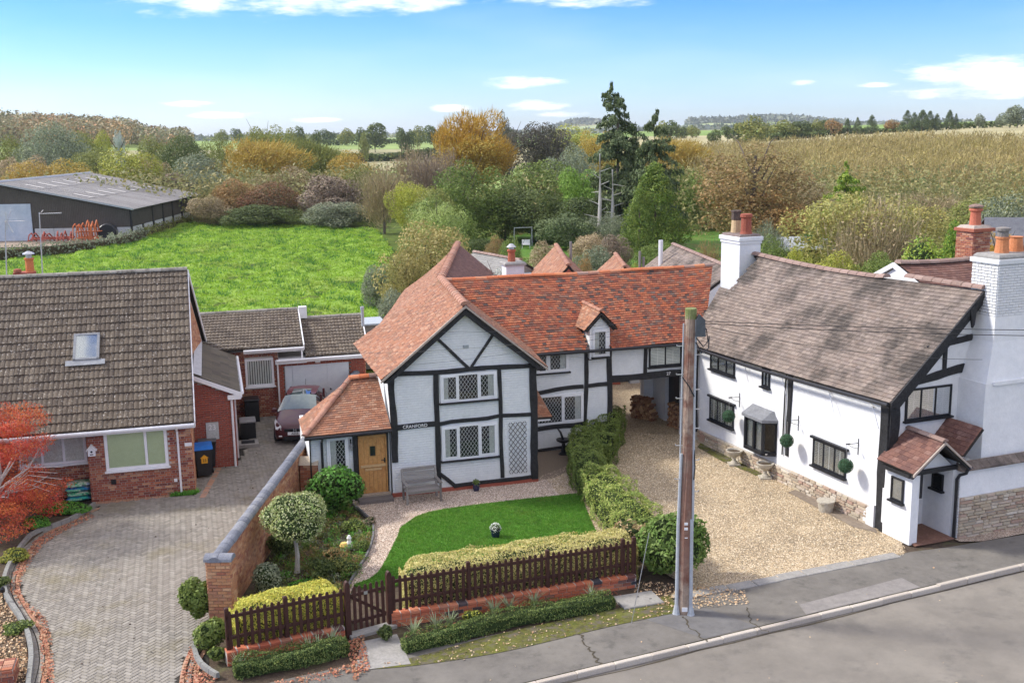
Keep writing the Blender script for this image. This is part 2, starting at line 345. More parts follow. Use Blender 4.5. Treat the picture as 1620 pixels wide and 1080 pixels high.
def tiles(parent,quad,gauge,tw,th,m,indiv=0,prof='flat',name='roof_tile',clip=None,sag=None,prio=None,jit=.004,deck=True,deckm=None,lift=.02,seed=1):
    rg=random.Random(seed)
    q=[Vector(p) for p in quad]; a,b,c,d=q
    Lv=((d-a).length+(c-b).length)/2; Lu=((b-a).length+(c-d).length)/2
    nv=max(1,round(Lv/gauge)); nu=max(1,round(Lu/tw)); N=((b-a).cross(d-a)).normalized()
    if N.z<0: N=-N
    S=sag or (lambda u,v:0.0)
    def PT(u,v): return _quadP(q,u,v)+N*lift+Vector((0,0,S(u,v)))
    if deck:
        D=MB(); nx,nz_=12,8; 
        for i in range(nx):
            for j in range(nz_):
                if clip and not all(clip(uu,vv) for uu in(i/nx,(i+1)/nx) for vv in (j/nz_,(j+1)/nz_)): continue
                P4=[PT(uu,vv)-N*lift for uu,vv in((i/nx,j/nz_),((i+1)/nx,j/nz_),((i+1)/nx,(j+1)/nz_),(i/nx,(j+1)/nz_))]
                D.loft(P4,[p-N*.06 for p in P4])
        D.build('roof_deck',deckm or M_roofdark,parent)
    L=[]
    for j in range(nv):
        off=(.5 if (j%2 and prof=='flat') else 0)
        for i in range(-1 if off else 0,nu):
            u0=(i+off)/nu; u1=(i+1+off)/nu; u0=max(0,u0); u1=min(1,u1)
            if u1-u0<.25/nu: continue
            uc=(u0+u1)/2; vc=(j+.5)/nv
            if clip and not clip(uc,vc): continue
            L.append((u0,u1,j/nv,min(1.0+.2/nv,(j+1.12)/nv),uc,vc))
    if indiv and prio: L.sort(key=lambda t:prio(t[4],t[5]))
    if prof=='flat': prf=[(0,0),(1,0)]
    else: prf=[(0,.0),(.1,.75),(.25,1.),(.4,.55),(.47,0),(.55,.0),(.62,.55),(.75,1.),(.9,.75),(1,.0)]
    amp=0 if prof=='flat' else .022
    mesh1=None; mb=MB()
    for k,(u0,u1,v0,v1,uc,vc) in enumerate(L):
        p0,p1,p2,p3=PT(u0,v0),PT(u1,v0),PT(u1,v1),PT(u0,v1)
        g=.0025 if prof=='flat' else 0
        X=(p1-p0); Yv=(p3-p0); X2=p2-p3
        jl=rg.uniform(-jit,jit); jr=rg.uniform(-jit,jit); js=rg.uniform(-.006,.006) if prof=='flat' else 0
        if k<indiv:
            if mesh1 is None:
                t=MB(); vs=[]
                for (pu,ph) in prf: vs+=[(pu,0,th*2.0+amp*ph),(pu,1,th*.9+amp*ph)]
                n=len(prf); vs+=[(0,0,0),(1,0,0),(0,1,0),(1,1,0)]
                fs=[(2*i,2*i+2,2*i+3,2*i+1) for i in range(n-1)]
                fs.append(tuple([2*n]+[2*n+1]+[2*i for i in range(n-1,-1,-1)])); fs+=[(2*n,0,1,2*n+2),(2*n+1,2*n+3,2*n-1,2*n-2)]
                t.add(vs,fs,.0); mesh1=t.mesh(name); mesh1.materials.append(m)
            xl=X.length-g*2; xh=X.normalized(); yy=Yv.normalized(); nn=xh.cross(yy).normalized()
            o_=p0+xh*g+yy*js
            M4=Matrix(((xh.x*xl,Yv.x,nn.x,o_.x),(xh.y*xl,Yv.y,nn.y,o_.y),(xh.z*xl,Yv.z,nn.z,o_.z+jl),(0,0,0,1)))
            o=bpy.data.objects.new(name,mesh1); COL.objects.link(o); o.parent=parent; o.matrix_local=M4
        else:
            vs=[]; r=rg.random(); yy=Yv.normalized()*js
            for (pu,ph) in prf:
                e=jl*(1-pu)+jr*pu
                pu2=pu if g==0 else (g/X.length+pu*(1-2*g/X.length))
                vs+=[p0+X*pu2+N*(th*2.0+amp*ph+e)+yy,p3+X2*pu2+N*(th*.9+amp*ph)]
            n=len(prf); vs+=[p0+yy,p1+yy]
            fs=[(2*i,2*i+2,2*i+3,2*i+1) for i in range(n-1)]
            fs.append(tuple([2*n,2*n+1]+[2*i for i in range(n-1,-1,-1)]))
            mb.add(vs,fs,r)
    if mb.v: mb.build('roof_tiles',m,parent,kind='stuff' if True else None)
def ridge(parent,p,q,m,n=None,r=.13,name='ridge_tile',sag=None,flat=.75,seed=3):
    p=Vector(p);q=Vector(q); L=(q-p).length; n=n or max(1,round(L/.42)); d=(q-p)/L
    t=MB(); vs=[]; k=7; h=d.cross(Vector((0,0,1))).normalized(); up=h.cross(d).normalized()
    if up.z<0: up=-up
    for yy,sc_ in((0,1.06),(.04,1.06),(.045,1.0),(1,.97)):
        for i in range(k):
            a=math.pi*i/(k-1); vs.append((math.cos(a)*r*sc_,yy,math.sin(a)*r*flat*sc_))
    fs=[(s_*k+i,s_*k+i+1,(s_+1)*k+i+1,(s_+1)*k+i) for s_ in range(3) for i in range(k-1)]+[tuple(range(k)),tuple(range(4*k-1,3*k-1,-1))]
    t.add(vs,fs,0.0); me=t.mesh(name); me.materials.append(m)
    for i in range(n):
        a=p+d*(L*i/n)+Vector((0,0,(sag(i/n) if sag else 0)+random.uniform(-.006,.006))); b=p+d*(L*(i+1)/n)+Vector((0,0,(sag((i+1)/n) if sag else 0)))
        dd=b-a; l=dd.length; dn=dd/l; hh=dn.cross(Vector((0,0,1))).normalized(); uu=hh.cross(dn); uu=-uu if uu.z<0 else uu
        M4=Matrix(((hh.x,dn.x*l*.985,uu.x,a.x),(hh.y,dn.y*l*.985,uu.y,a.y),(hh.z,dn.z*l*.985,uu.z,a.z),(0,0,0,1)))
        o=bpy.data.objects.new(name,me); COL.objects.link(o); o.parent=parent; o.matrix_local=M4
def bricks(parent,pl,x0,x1,z0,z1,m,bl=.215,bh=.065,j=.012,dep=.022,indiv=False,holes=(),bond='stretcher',name='brick',mortar=None,shape=None,c0=0.0,seed=2,cap=300,rough=0):
    rg=random.Random(seed); mt=mortar or M_mortar
    rows=max(1,round((z1-z0)/(bh+j))); rh=(z1-z0)/rows; mb=MB(); cache={}; cnt=0
    for r_ in range(rows):
        zz0=z0+r_*rh+j/2; zz1=z0+(r_+1)*rh-j/2; x=x0-((.17 if bond=='flemish' else bl*.5) if r_%2 else 0); k=0 if bond=='flemish' else r_%2
        while x<x1-.02:
            w_=bl
            if bond=='flemish': w_=bl if k%2==0 else bl*.47
            if bond=='stone': w_=bl*rg.uniform(.55,1.6)
            a=max(x,x0); b=min(x+w_,x1); x+=w_+j; k+=1
            if b-a<.03: continue
            cxx,czz=(a+b)/2,(zz0+zz1)/2
            if any(h[0]<cxx<h[1] and h[2]<czz<h[3] for h in holes): continue
            if shape and not shape(cxx,czz): continue
            for h in holes:
                if h[2]<czz<h[3]:
                    if a<h[0]<b: b=h[0]
                    if a<h[1]<b: a=h[1]
            if b-a<.03: continue
            dd=dep+rg.uniform(-.003,.004)+rg.uniform(0,rough)
            za=zz0+(rg.uniform(-.01,.01) if bond=='stone' else 0); zb=zz1+(rg.uniform(-.01,.01) if bond=='stone' else 0)
            if indiv and cnt<cap:
                cnt+=1; key=1
                if key not in cache:
                    t=MB()
                    if bond=='stone':
                        e=.06; t.add([(-.5,-.5,0),(.5,-.5,0),(.5,.5,0),(-.5,.5,0),(-.5+e,-.5+e*2,1),(.5-e*1.4,-.5+e,1),(.5-e,.5-e*2,1),(-.5+e*1.5,.5-e,1)],[(4,5,6,7),(0,1,5,4),(1,2,6,5),(2,3,7,6),(3,0,4,7)],0)
                    else:
                        e=.02; t.add([(-.5,-.5,0),(.5,-.5,0),(.5,.5,0),(-.5,.5,0),(-.5+e,-.5+e*2,1),(.5-e,-.5+e*2,1),(.5-e,.5-e*2,1),(-.5+e,.5-e*2,1)],[(4,5,6,7),(0,1,5,4),(1,2,6,5),(2,3,7,6),(3,0,4,7)],0)
                    cache[key]=t.mesh(name); cache[key].materials.append(m)
                o=bpy.data.objects.new(name,cache[key]); COL.objects.link(o); o.parent=parent
                X=pl.X*(b-a); Z=pl.Z*(zb-za); Nn=pl.N*dd; c=pl.P(cxx,(za+zb)/2,c0)
                o.matrix_local=Matrix(((X.x,Z.x,Nn.x,c.x),(X.y,Z.y,Nn.y,c.y),(X.z,Z.z,Nn.z,c.z),(0,0,0,1)))
            else:
                e=.004
                vs=[pl.P(a,za,c0),pl.P(b,za,c0),pl.P(b,zb,c0),pl.P(a,zb,c0),pl.P(a+e,za+e,c0+dd),pl.P(b-e,za+e,c0+dd),pl.P(b-e,zb-e,c0+dd),pl.P(a+e,zb-e,c0+dd)]
                mb.add(vs,[(4,5,6,7),(0,1,5,4),(1,2,6,5),(2,3,7,6),(3,0,4,7)],rg.random())
    if mb.v: mb.build('brickwork',m,parent,kind='stuff')
def text(parent,s,size,loc,X,Z,m,name='lettering',ext=.004):
    cu=bpy.data.curves.new(name,'FONT'); cu.body=s; cu.size=size; cu.extrude=ext; cu.align_x='CENTER'; cu.align_y='CENTER'
    tmp=bpy.data.objects.new('t',cu); COL.objects.link(tmp); dg=bpy.context.evaluated_depsgraph_get()
    me=bpy.data.meshes.new_from_object(tmp.evaluated_get(dg)); bpy.data.objects.remove(tmp); me.materials.clear(); me.materials.append(m)
    o=bpy.data.objects.new(name,me); COL.objects.link(o); X=Vector(X).normalized(); Z=Vector(Z).normalized(); N=X.cross(Z); loc=Vector(loc)
    if parent: o.parent=parent
    o.matrix_local=Matrix(((X.x,Z.x,N.x,loc.x),(X.y,Z.y,N.y,loc.y),(X.z,Z.z,N.z,loc.z),(0,0,0,1))); return o
# ---------------------------------------------------------------- foliage
def _lobes(n,rg,spread=.62,rmin=.26,rmax=.46,zs=1.0,top=0):
    C=[];Rr=[]
    for i in range(n):
        while True:
            p=rg.uniform(-1,1,3)
            if np.linalg.norm(p)<1: break
        p=p/max(.35,np.linalg.norm(p))*rg.uniform(.35,1)*spread; p[2]*=zs
        C.append(p); Rr.append(rg.uniform(rmin,rmax))
    return np.array(C),np.array(Rr)
def crown_round(n,leaf,seed,lob=26,spread=.62,rmin=.24,rmax=.44,fill=.25,flat=.55,asp=.6,up=.25):
    rg=np.random.default_rng(seed); C,Rr=_lobes(lob,rg,spread,rmin,rmax)
    wts=Rr**2; idx=rg.choice(lob,int(n*1.7),p=wts/wts.sum()); D=unit(rg.normal(0,1,(len(idx),3)))
    rr=np.where(rg.random(len(idx))<fill,rg.random(len(idx))**.5,1.0)*(1+rg.normal(0,.09,len(idx)))
    P=C[idx]+D*(Rr[idx]*rr)[:,None]
    # drop leaves buried deep in other lobes
    dmin=np.min((np.linalg.norm(P[:,None,:]-C[None],axis=2)/Rr[None]),axis=1); keep=(dmin>.72)|(rg.random(len(P))<.15)
    P=P[keep][:n];D=D[keep][:n]
    N=D+np.array([0,0,up])
    V,F=leafquads(P,N,leaf,asp,flat,rng=rg)
    lobr=rg.random(lob)[idx[keep][:n]]; rnd=np.clip(lobr*.45+rg.random(len(P))*.55,0,.999)
    return V,F,rnd
def crown_twig(n,leaf,seed,nb=60,leafn=1500,up=.8,lean=0.0):
    """sparse: many thin upward twigs with a few leaves"""
    rg=np.random.default_rng(seed); P=[];D=[];Ls=[]
    base=unit(rg.normal(0,1,(nb,3))+np.array([0,0,up*.5])); Pn=base*rg.uniform(.45,.95,(nb,1))*np.array([1,1,1]); 
    idx=rg.integers(0,nb,n); t=rg.random((n,1))
    root=np.array([0,0,-.75]); S=root+(Pn[idx]-root)*(.35+.65*t)+rg.normal(0,.13,(n,3))
    Dd=unit((Pn[idx]-root)*.8+np.array([lean,0,up])+rg.normal(0,.35,(n,3)))
    V,F=spikes(S,Dd,rg.uniform(.12,.34,n),rg.uniform(.006,.016,n),rg)
    keep=np.linalg.norm(S+Dd*.2,axis=1)<1.15
    F=F[keep]
    LP=S[:leafn]+Dd[:leafn]*rg.uniform(0,.3,(leafn,1)); LV,LF=leafquads(LP,Dd[:leafn],leaf,.6,1.0,rng=rg)
    return V,F,LV,LF,rg
def crown_cedar(seed,n=30000,h=2.0,tiers=17,droop=.22,leaf=.062,gap=.55):
    """tiered conifer with drooping boughs; unit radius, z -1..1"""
    rg=np.random.default_rng(seed); Ps=[];Ns=[]
    for k in range(tiers):
        t=k/(tiers-1); z=-1+2*t**.95+rg.normal(0,.03); rad=((1-t)**.62*(1.0 if t>.12 else .8)+.10)*rg.uniform(.88,1.15); nb=max(4,int(8*(1-t)+4)); a0=rg.random()*6; ox=.13*math.sin(t*3.2+seed)*t+(.16*(t-.7)/.3 if t>.7 else 0)
        for b in range(nb):
            if rg.random()<.12: continue
            a=a0+2*math.pi*b/nb+rg.normal(0,.2); L=rad*rg.uniform(.6,1.3); zj=rg.normal(0,.035); m=int(n/(tiers*8)*(L/.6+.2))
            s=rg.random(m)**.7; wd=(.05+.16*np.sin(s*math.pi*.9))*L
            x=s*L; y=rg.uniform(-1,1,m)*wd; zz=z+zj+.12*x-droop*(s**2)*L*rg.uniform(.3,1.5)+rg.normal(0,.016,m)-np.abs(y)*.4-(rg.random(m)**3)*.06
            Ps.append(np.stack([ox+x*math.cos(a)-y*math.sin(a),x*math.sin(a)+y*math.cos(a),zz],1)); Ns.append(np.tile([math.cos(a)*.4,math.sin(a)*.4,1.0],(m,1)))
    P=np.concatenate(Ps);N=np.concatenate(Ns); V,F=leafquads(P,N,leaf,.5,.55,rng=rg); return V,F,rg.random(len(P))
def crown_cone(n,leaf,seed):
    rg=np.random.default_rng(seed); lob=60; t=rg.random(lob)**.8; a=rg.random(lob)*6.28; r=(1-t)**.8*.72
    C=np.stack([r*np.cos(a),r*np.sin(a),-1+1.95*t],1); Rr=.13+.2*(1-t)*rg.uniform(.7,1.2,lob)
    idx=rg.choice(lob,n,p=Rr**2/(Rr**2).sum()); D=unit(rg.normal(0,1,(n,3))); P=C[idx]+D*(Rr[idx]*(1+rg.normal(0,.1,n)))[:,None]*np.array([1,1,.75])
    V,F=leafquads(P,D+np.array([0,0,-.2]),leaf,.45,.5,rng=rg); return V,F,np.clip(rg.random(lob)[idx]*.5+rg.random(n)*.5,0,.999)
CROWN={}
def crown_mesh(key):
    if key in CROWN: return CROWN[key]
    st,i=key
    if st=='dense': V,F,r=crown_round(17000,.050,10+i,lob=34)
    elif st=='airy': V,F,r=crown_round(14000,.042,30+i,lob=60,rmin=.12,rmax=.27,spread=.80,fill=.5,flat=.9)
    elif st=='far': V,F,r=crown_round(1500,.16,50+i,lob=14,rmin=.3,rmax=.5)
    elif st=='hedge': V,F,r=crown_round(14000,.050,70+i,lob=46,spread=.8,rmin=.18,rmax=.32)
    elif st=='plume':   # windblown upright sprays
        rg=np.random.default_rng(90+i); V0,F0,r0=crown_round(8000,.045,90+i,lob=36,rmin=.16,rmax=.32,spread=.74,fill=.6)
        S=V0[::4][:9000]; n=len(S); D=unit(S*.7+np.array([.25,0,.9])+rg.normal(0,.3,(n,3))); V1,F1=spikes(S,D,rg.uniform(.08,.2,n),rg.uniform(.008,.02,n),rg)
        F1q=np.concatenate([F1,F1[:,2:3]],1)
        V=np.concatenate([V0,V1]); 
        # keep tris as quads with a tiny tip
        tip=V1.reshape(-1,3,3); T4=np.stack([tip[:,0],tip[:,1],tip[:,2]+.002,tip[:,2]],1).reshape(-1,3); V=np.concatenate([V0,T4]); F=np.concatenate([F0,np.arange(4*n).reshape(n,4)+len(V0)]); r=np.concatenate([r0,rg.random(n)])
    elif st=='bare':
        V1,F1,LV,LF,rg=crown_twig(5200,.055,110+i); tip=V1[F1]; T4=np.stack([tip[:,0],tip[:,1],tip[:,2]+.002,tip[:,2]],1).reshape(-1,3); n=len(tip)
        V=np.concatenate([T4,LV]); F=np.concatenate([np.arange(4*n).reshape(n,4),LF+len(T4)]); r=np.concatenate([rg.random(n),rg.random(len(LF))])
    elif st=='cedar': V,F,r=crown_cedar(130+i)
    elif st=='cone': V,F,r=crown_cone(14000,.055,150+i)
    me=npmesh('crown_'+st,V,F,r); CROWN[key]=me; return me
def trunk_mesh(h,r0,r1,seed=0,forks=4,spread=.35,wob=.05):
    rg=random.Random(seed); mb=MB(); pts=[Vector((rg.uniform(-wob,wob)*h*.3*(k>0),rg.uniform(-wob,wob)*h*.3*(k>0),h*k/5)) for k in range(6)]
    mb.tube(pts,[r0+(r1-r0)*k/5 for k in range(6)],8)
    for f in range(forks):
        a=rg.random()*6.28; st=pts[rg.randint(2,4)]; L=h*rg.uniform(.35,.6); p=[st]
        for k in range(1,4): p.append(st+Vector((math.cos(a)*L*spread*k/3*1.6,math.sin(a)*L*spread*k/3*1.6,L*(k/3)*rg.uniform(.8,1.05))))
        mb.tube(p,[r1*.9,r1*.65,r1*.4,r1*.15],5)
    return mb.mesh('trunk')
def tree(name,label,cat,base,H,Wd,style,fm,tm=None,group=None,low=.15,var=0,trunk=True,Wy=None,tr=None,leaff=None):
    """base world point, H height to crown top, Wd crown diameter; low: crown bottom as fraction of H"""
    t=thing(name,label,cat,base,0,group)
    ch=H*(1-low); me=crown_mesh((style,var)); c=bpy.data.objects.new('crown',me); COL.objects.link(c); c.parent=t
    c.location=(0,0,H*low+ch*.5); kx={'cedar':1.05,'cone':1.15,'hedge':1.12}.get(style,1.22); c.scale=(Wd/2*kx,(Wy or Wd)/2*kx,ch/2*(1.0 if style in('cedar','cone') else 1.1)); c.rotation_euler=(0,0,random.random()*6.28 if style!='plume' else random.uniform(-.4,.4))
    setmat(c,fm)
    if trunk:
        k=bpy.data.objects.new('trunk',trunk_mesh(H*(.75 if style!='cedar' else .80),(tr or H*.022),(tr or H*.022)*.45,seed=random.randint(0,99),forks=0 if style in('cedar','cone','far') else 6 if style in('bare','airy','plume') else 3)); COL.objects.link(k); k.parent=t; k.data.materials.append(tm or M_bark)
    return t
def hedge(name,label,cat,path,wd,ht,n,leaf,fm,core,group=None,lump=.08,z0=0.0,top=None,asp=.6,seed=5,topm=None,taper=0.0):
    """clipped hedge along a world path; leaves over a rounded box section"""
    rg=np.random.default_rng(seed); P=[Vector(p) for p in path]; o0=P[0].copy(); o0.z=0
    seg=[(P[i+1]-P[i]).length for i in range(len(P)-1)]; T_=sum(seg)
    def at(s):
        s=min(max(s,0),T_-1e-4)
        for i,l in enumerate(seg):
            if s<=l or i==len(seg)-1: 
                d=(P[i+1]-P[i]).normalized(); return P[i]+d*s,d
            s-=l
    def fw(s): return (wd if np.isscalar(wd) else wd[0]+(wd[1]-wd[0])*s/T_)
    def fh(s): return (ht if np.isscalar(ht) else ht[0]+(ht[1]-ht[0])*s/T_)
    def nzf(s,a): return lump*(math.sin(s*2.3+a*2+seed)+.7*math.sin(s*5.1-a*3.3+seed*2)+.4*math.sin(s*9.7+a*5))
    pts=[];nr=[]
    for k in range(n):
        s=rg.uniform(-.0,T_); p,d=at(s); side=Vector((-d.y,d.x,0)); w_=fw(s)/2; h_=fh(s); end=min(s,T_-s); ec=1.0
        if end<w_*.6: ec=math.sqrt(max(.25,1-((w_*.6-end)/(w_*.6))**2))
        if rg.random()<w_/(w_+h_*.8):
            u=rg.uniform(-1,1); a=math.acos(u*.98); cx_=u*w_; cz_=h_*(1-.16*abs(u)**5); nn=side*(u**3*.8)+Vector((0,0,1))
        else:
            sg=1 if rg.random()<.5 else -1; v=rg.uniform(0,.97); a=math.pi*(.5-.45*sg*1)+0; cx_=sg*w_*(1-.10*v**6)*(1+taper*(1-v)); cz_=v*h_; nn=side*sg+Vector((0,0,.25+.5*v**4)); a=v*2+sg
        q=nzf(s,a)*rg.uniform(.7,1.15)+rg.normal(0,.012)
        nh=nn.normalized(); pp=p+side*(cx_*ec)+Vector((0,0,cz_*(.6+.4*ec)))+nh*q; nn=nn+(-d if s<T_/2 else d)*(1-ec)
        pts.append((pp.x-o0.x,pp.y-o0.y,pp.z+z0)); nr.append(tuple(nn))
    # ends
    m=int(n*.5*np.mean([fw(0),fw(T_)])/T_*1.3)
    for k in range(m):
        for s,sg in((0,-1),(T_,1)):
            p,d=at(s); side=Vector((-d.y,d.x,0)); pp=p+side*rg.uniform(-1,1)*fw(s)/2*.85+d*sg*lump*rg.uniform(-1,1)*.5; zz=rg.uniform(0,fh(s)*.80)
            pts.append((pp.x-o0.x,pp.y-o0.y,zz+z0)); nr.append(tuple(d*sg+Vector((0,0,.2))))
    pts=np.array(pts);nr=np.array(nr)
    V,F=leafquads(pts,nr,leaf,asp,.6,rng=rg); t=thing(name,label,cat,o0,0,group)
    obj('foliage',npmesh('foliage',V,F),fm,t)
    mb=MB(); N=max(2,int(T_/.5)); prev=None
    for i in range(N+1):
        s=T_*i/N; p,d=at(s); side=Vector((-d.y,d.x,0)); w_=fw(s)/2*.76; h_=fh(s)*.82
        if i in(0,N): w_*=.8; h_*=.9
        sec=[p-o0+side*(w_*a)+Vector((0,0,z0+h_*b)) for a,b in((-1,0),(1,0),(1,.75),(.7,1),(-.7,1),(-1,.75))]
        if prev: mb.loft(prev,sec)
        prev=sec
    mb.build('shadow_core',core,t)
    return t
def bush(name,label,cat,c,rx,ry,h,n,leaf,fm,core,group=None,seed=1,lob=14,asp=.6,flat=.55,z0=0.0,corek=.8,stem=None):
    rg=np.random.default_rng(seed); C,Rr=_lobes(lob,rg,.55,.3,.5); wts=Rr**2; idx=rg.choice(lob,int(n*1.6),p=wts/wts.sum()); D=unit(rg.normal(0,1,(len(idx),3)))
    P=C[idx]+D*(Rr[idx]*(1+rg.normal(0,.06,len(idx))))[:,None]
    dm=np.min(np.linalg.norm(P[:,None]-C[None],axis=2)/Rr[None],axis=1); k=dm>.85; P=P[k][:n];D=D[k][:n]
    mx=np.abs(P).max(); P=P/mx; S=np.array([rx,ry,h/2]); P=P*S+np.array([0,0,h/2+z0]); P[:,2]=np.maximum(P[:,2],.02)
    V,F=leafquads(P,D+np.array([0,0,.2]),leaf,asp,flat,rng=rg); t=thing(name,label,cat,(c[0],c[1],0),0,group)
    r=np.clip(rg.random(lob)[idx[k][:n]]*.4+rg.random(len(P))*.6,0,.999)
    obj('foliage',npmesh('foliage',V,F,r),fm,t)
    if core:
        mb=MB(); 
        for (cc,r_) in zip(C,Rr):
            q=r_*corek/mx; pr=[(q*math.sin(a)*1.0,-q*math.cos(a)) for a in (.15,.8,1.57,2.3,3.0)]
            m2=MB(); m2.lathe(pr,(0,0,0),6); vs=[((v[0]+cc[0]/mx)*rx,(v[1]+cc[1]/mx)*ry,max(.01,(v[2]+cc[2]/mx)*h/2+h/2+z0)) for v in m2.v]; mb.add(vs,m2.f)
        mb.build('shadow_core',core,t)
    if stem: 
        s_=MB(); s_.tube([(0,0,0),(.03,.02,z0*.5),(0,0,z0+.15)],[stem*1.2,stem*.9,stem],7); s_.build('trunk',M_barkpale,t)
    return t
# ---------------------------------------------------------------- materials in use
def RGBc(r,g,b):   # sRGB 0-255 -> linear
    return tuple(((c/255)/12.92 if c/255<=.04045 else ((c/255+.055)/1.055)**2.4) for c in (r,g,b))
M_dark=mat('dark_interior',[(.012,.012,.014),(.03,.03,.032)],rough=.9,ns=3)
M_glass=glassmat('window_glass',(.95,.97,.97))
M_cream=mat('cream_shutter',[(.72,.70,.63),(.80,.78,.72)],rough=.5,na=.05)
M_curtain=mat('curtain_cloth',[(.58,.55,.49),(.76,.74,.69)],rough=.95,na=.3,ns=9)
M_blindgreen=mat('green_roller_blind',[(.56,.61,.36),(.61,.66,.41)],rough=.8,na=.05)
M_lead=mat('lead_came',[(.42,.43,.42),(.55,.56,.54)],rough=.55)
M_upvc=mat('white_window_frame',[(.72,.72,.72),(.8,.8,.8)],rough=.35,na=.04)
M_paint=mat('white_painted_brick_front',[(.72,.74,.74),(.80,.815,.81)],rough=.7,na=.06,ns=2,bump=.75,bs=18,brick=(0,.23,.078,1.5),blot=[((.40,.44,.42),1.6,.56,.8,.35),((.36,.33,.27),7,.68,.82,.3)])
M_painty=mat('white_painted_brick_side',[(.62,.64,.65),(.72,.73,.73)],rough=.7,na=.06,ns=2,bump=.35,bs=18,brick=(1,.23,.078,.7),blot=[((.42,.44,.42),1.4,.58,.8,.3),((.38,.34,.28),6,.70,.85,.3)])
M_render=mat('white_rough_render',[(.70,.71,.71),(.78,.78,.77)],rough=.8,na=.07,ns=1.5,bump=.5,bs=14,blot=[((.46,.48,.46),.9,.55,.78,.35),((.36,.34,.30),4,.70,.85,.35)])
M_timber=mat('black_timber',[(.012,.012,.013),(.035,.035,.036)],rough=.6,na=.4,ns=10,bump=.6,bs=50,blot=((.12,.11,.10),22,.70,.8,.5))
M_black=mat('black_gloss_paint',[(.012,.013,.016),(.02,.021,.025)],rough=.35,na=.2)
M_gutter=mat('black_plastic',[(.015,.015,.017),(.03,.03,.033)],rough=.4)
M_mortar=mat('mortar',[(.42,.38,.33),(.54,.50,.45)],rough=.95,ns=15,bump=.4,bs=90)
M_mortar2=mat('warm_mortar',[(.36,.27,.19),(.45,.34,.24)],rough=.95,ns=15,bump=.4,bs=90)
M_roofdark=mat('roof_underlay',[(.03,.026,.024),(.05,.045,.04)],rough=.95)
M_tileorange=mat('orange_clay_tile',[(.36,.11,.06),(.26,.08,.05),(.43,.155,.08),(.085,.065,.06),(.37,.125,.065),(.43,.13,.06),(.19,.07,.05),(.43,.165,.085),(.14,.11,.095)],attr=True,na=.30,ns=7,bump=.5,bs=60,blot=((.10,.07,.06),1.2,.55,.75,.55))
M_tilepink=mat('weathered_clay_tile',[(.33,.145,.08),(.38,.18,.105),(.27,.12,.07),(.42,.24,.155),(.22,.11,.075),(.35,.16,.09)],attr=True,na=.28,ns=6,bump=.5,bs=60,blot=[((.17,.13,.08),1.1,.5,.72,.6),((.48,.36,.26),6,.64,.74,.5)])
M_tilebrown=mat('brown_weathered_tile',[(.19,.15,.122),(.245,.195,.16),(.16,.127,.108),(.285,.23,.19),(.205,.155,.125),(.235,.19,.165)],attr=True,na=.25,ns=5,bump=.5,bs=60,blot=[((.055,.047,.04),.5,.45,.64,.92),((.33,.27,.24),.55,.56,.75,.45),((.2,.2,.08),3,.68,.8,.3)])
M_tilered=mat('dark_red_tile',[(.16,.08,.06),(.20,.10,.075),(.12,.06,.05),(.24,.135,.105)],attr=True,na=.3,ns=6,bump=.5,bs=60,blot=((.25,.22,.13),3,.6,.75,.5))
M_conc=mat('concrete_roll_tile',[(.105,.082,.06),(.135,.107,.078),(.085,.066,.05),(.155,.125,.092)],attr=True,na=.3,ns=8,bump=.6,bs=70,blot=[((.55,.51,.45),14,.585,.64,.85),((.36,.31,.25),4,.60,.72,.55),((.045,.038,.03),1.1,.5,.75,.5),((.16,.17,.05),2.2,.68,.8,.4)])
M_felt=mat('mossy_flat_tile',[(.10,.085,.062),(.13,.11,.08),(.08,.067,.05)],attr=True,na=.3,ns=5,bump=.5,blot=((.14,.12,.06),2,.5,.7,.6))
M_ridge=mat('clay_ridge_tile',[(.36,.17,.11),(.41,.22,.15),(.31,.15,.105)],attr=True,na=.25,ns=8,bump=.4,blot=((.28,.24,.18),3,.5,.7,.6))
M_ridgeo=mat('orange_ridge_tile',[(.55,.17,.07),(.48,.15,.07),(.58,.22,.10),(.30,.22,.19)],attr=True,na=.25,ns=8,bump=.4)
M_ridgeb=mat('brown_ridge_tile',[(.30,.20,.165),(.25,.17,.14),(.34,.24,.20)],attr=True,na=.25,ns=8,bump=.4,blot=((.13,.11,.08),2.5,.55,.7,.6))
M_ridgec=mat('lichen_ridge_tile',[(.26,.24,.20),(.33,.31,.27),(.20,.185,.155)],attr=True,na=.35,ns=9,bump=.6,blot=((.05,.045,.035),4,.5,.7,.8))
M_mort_edge=mat('verge_mortar',[(.36,.30,.25),(.45,.38,.32)],rough=.95,bump=.5,ns=9)
M_brick=mat('red_brick',[(.30,.095,.055),(.40,.15,.08),(.24,.08,.055),(.47,.22,.12),(.34,.11,.065),(.52,.30,.19),(.20,.07,.06),(.38,.13,.075)],attr=True,na=.25,ns=9,bump=.5,bs=90)
M_brickfl=mat('multi_red_brick',[(.31,.09,.055),(.23,.065,.045),(.40,.15,.08),(.30,.09,.05),(.16,.055,.045),(.55,.31,.18),(.27,.08,.05),(.36,.12,.07)],attr=True,na=.25,ns=9,bump=.5,bs=90)
M_brickside=mat('plain_red_brick',[(.33,.09,.06),(.38,.11,.07),(.29,.08,.055),(.35,.10,.065)],attr=True,na=.2,ns=9,bump=.4,bs=90)
M_brickwarm=mat('warm_old_brick',[(.50,.24,.12),(.56,.30,.16),(.42,.17,.09),(.60,.36,.21),(.36,.14,.09),(.47,.25,.15)],attr=True,na=.3,ns=7,bump=.6,bs=80,blot=((.40,.34,.26),2.5,.56,.75,.5))
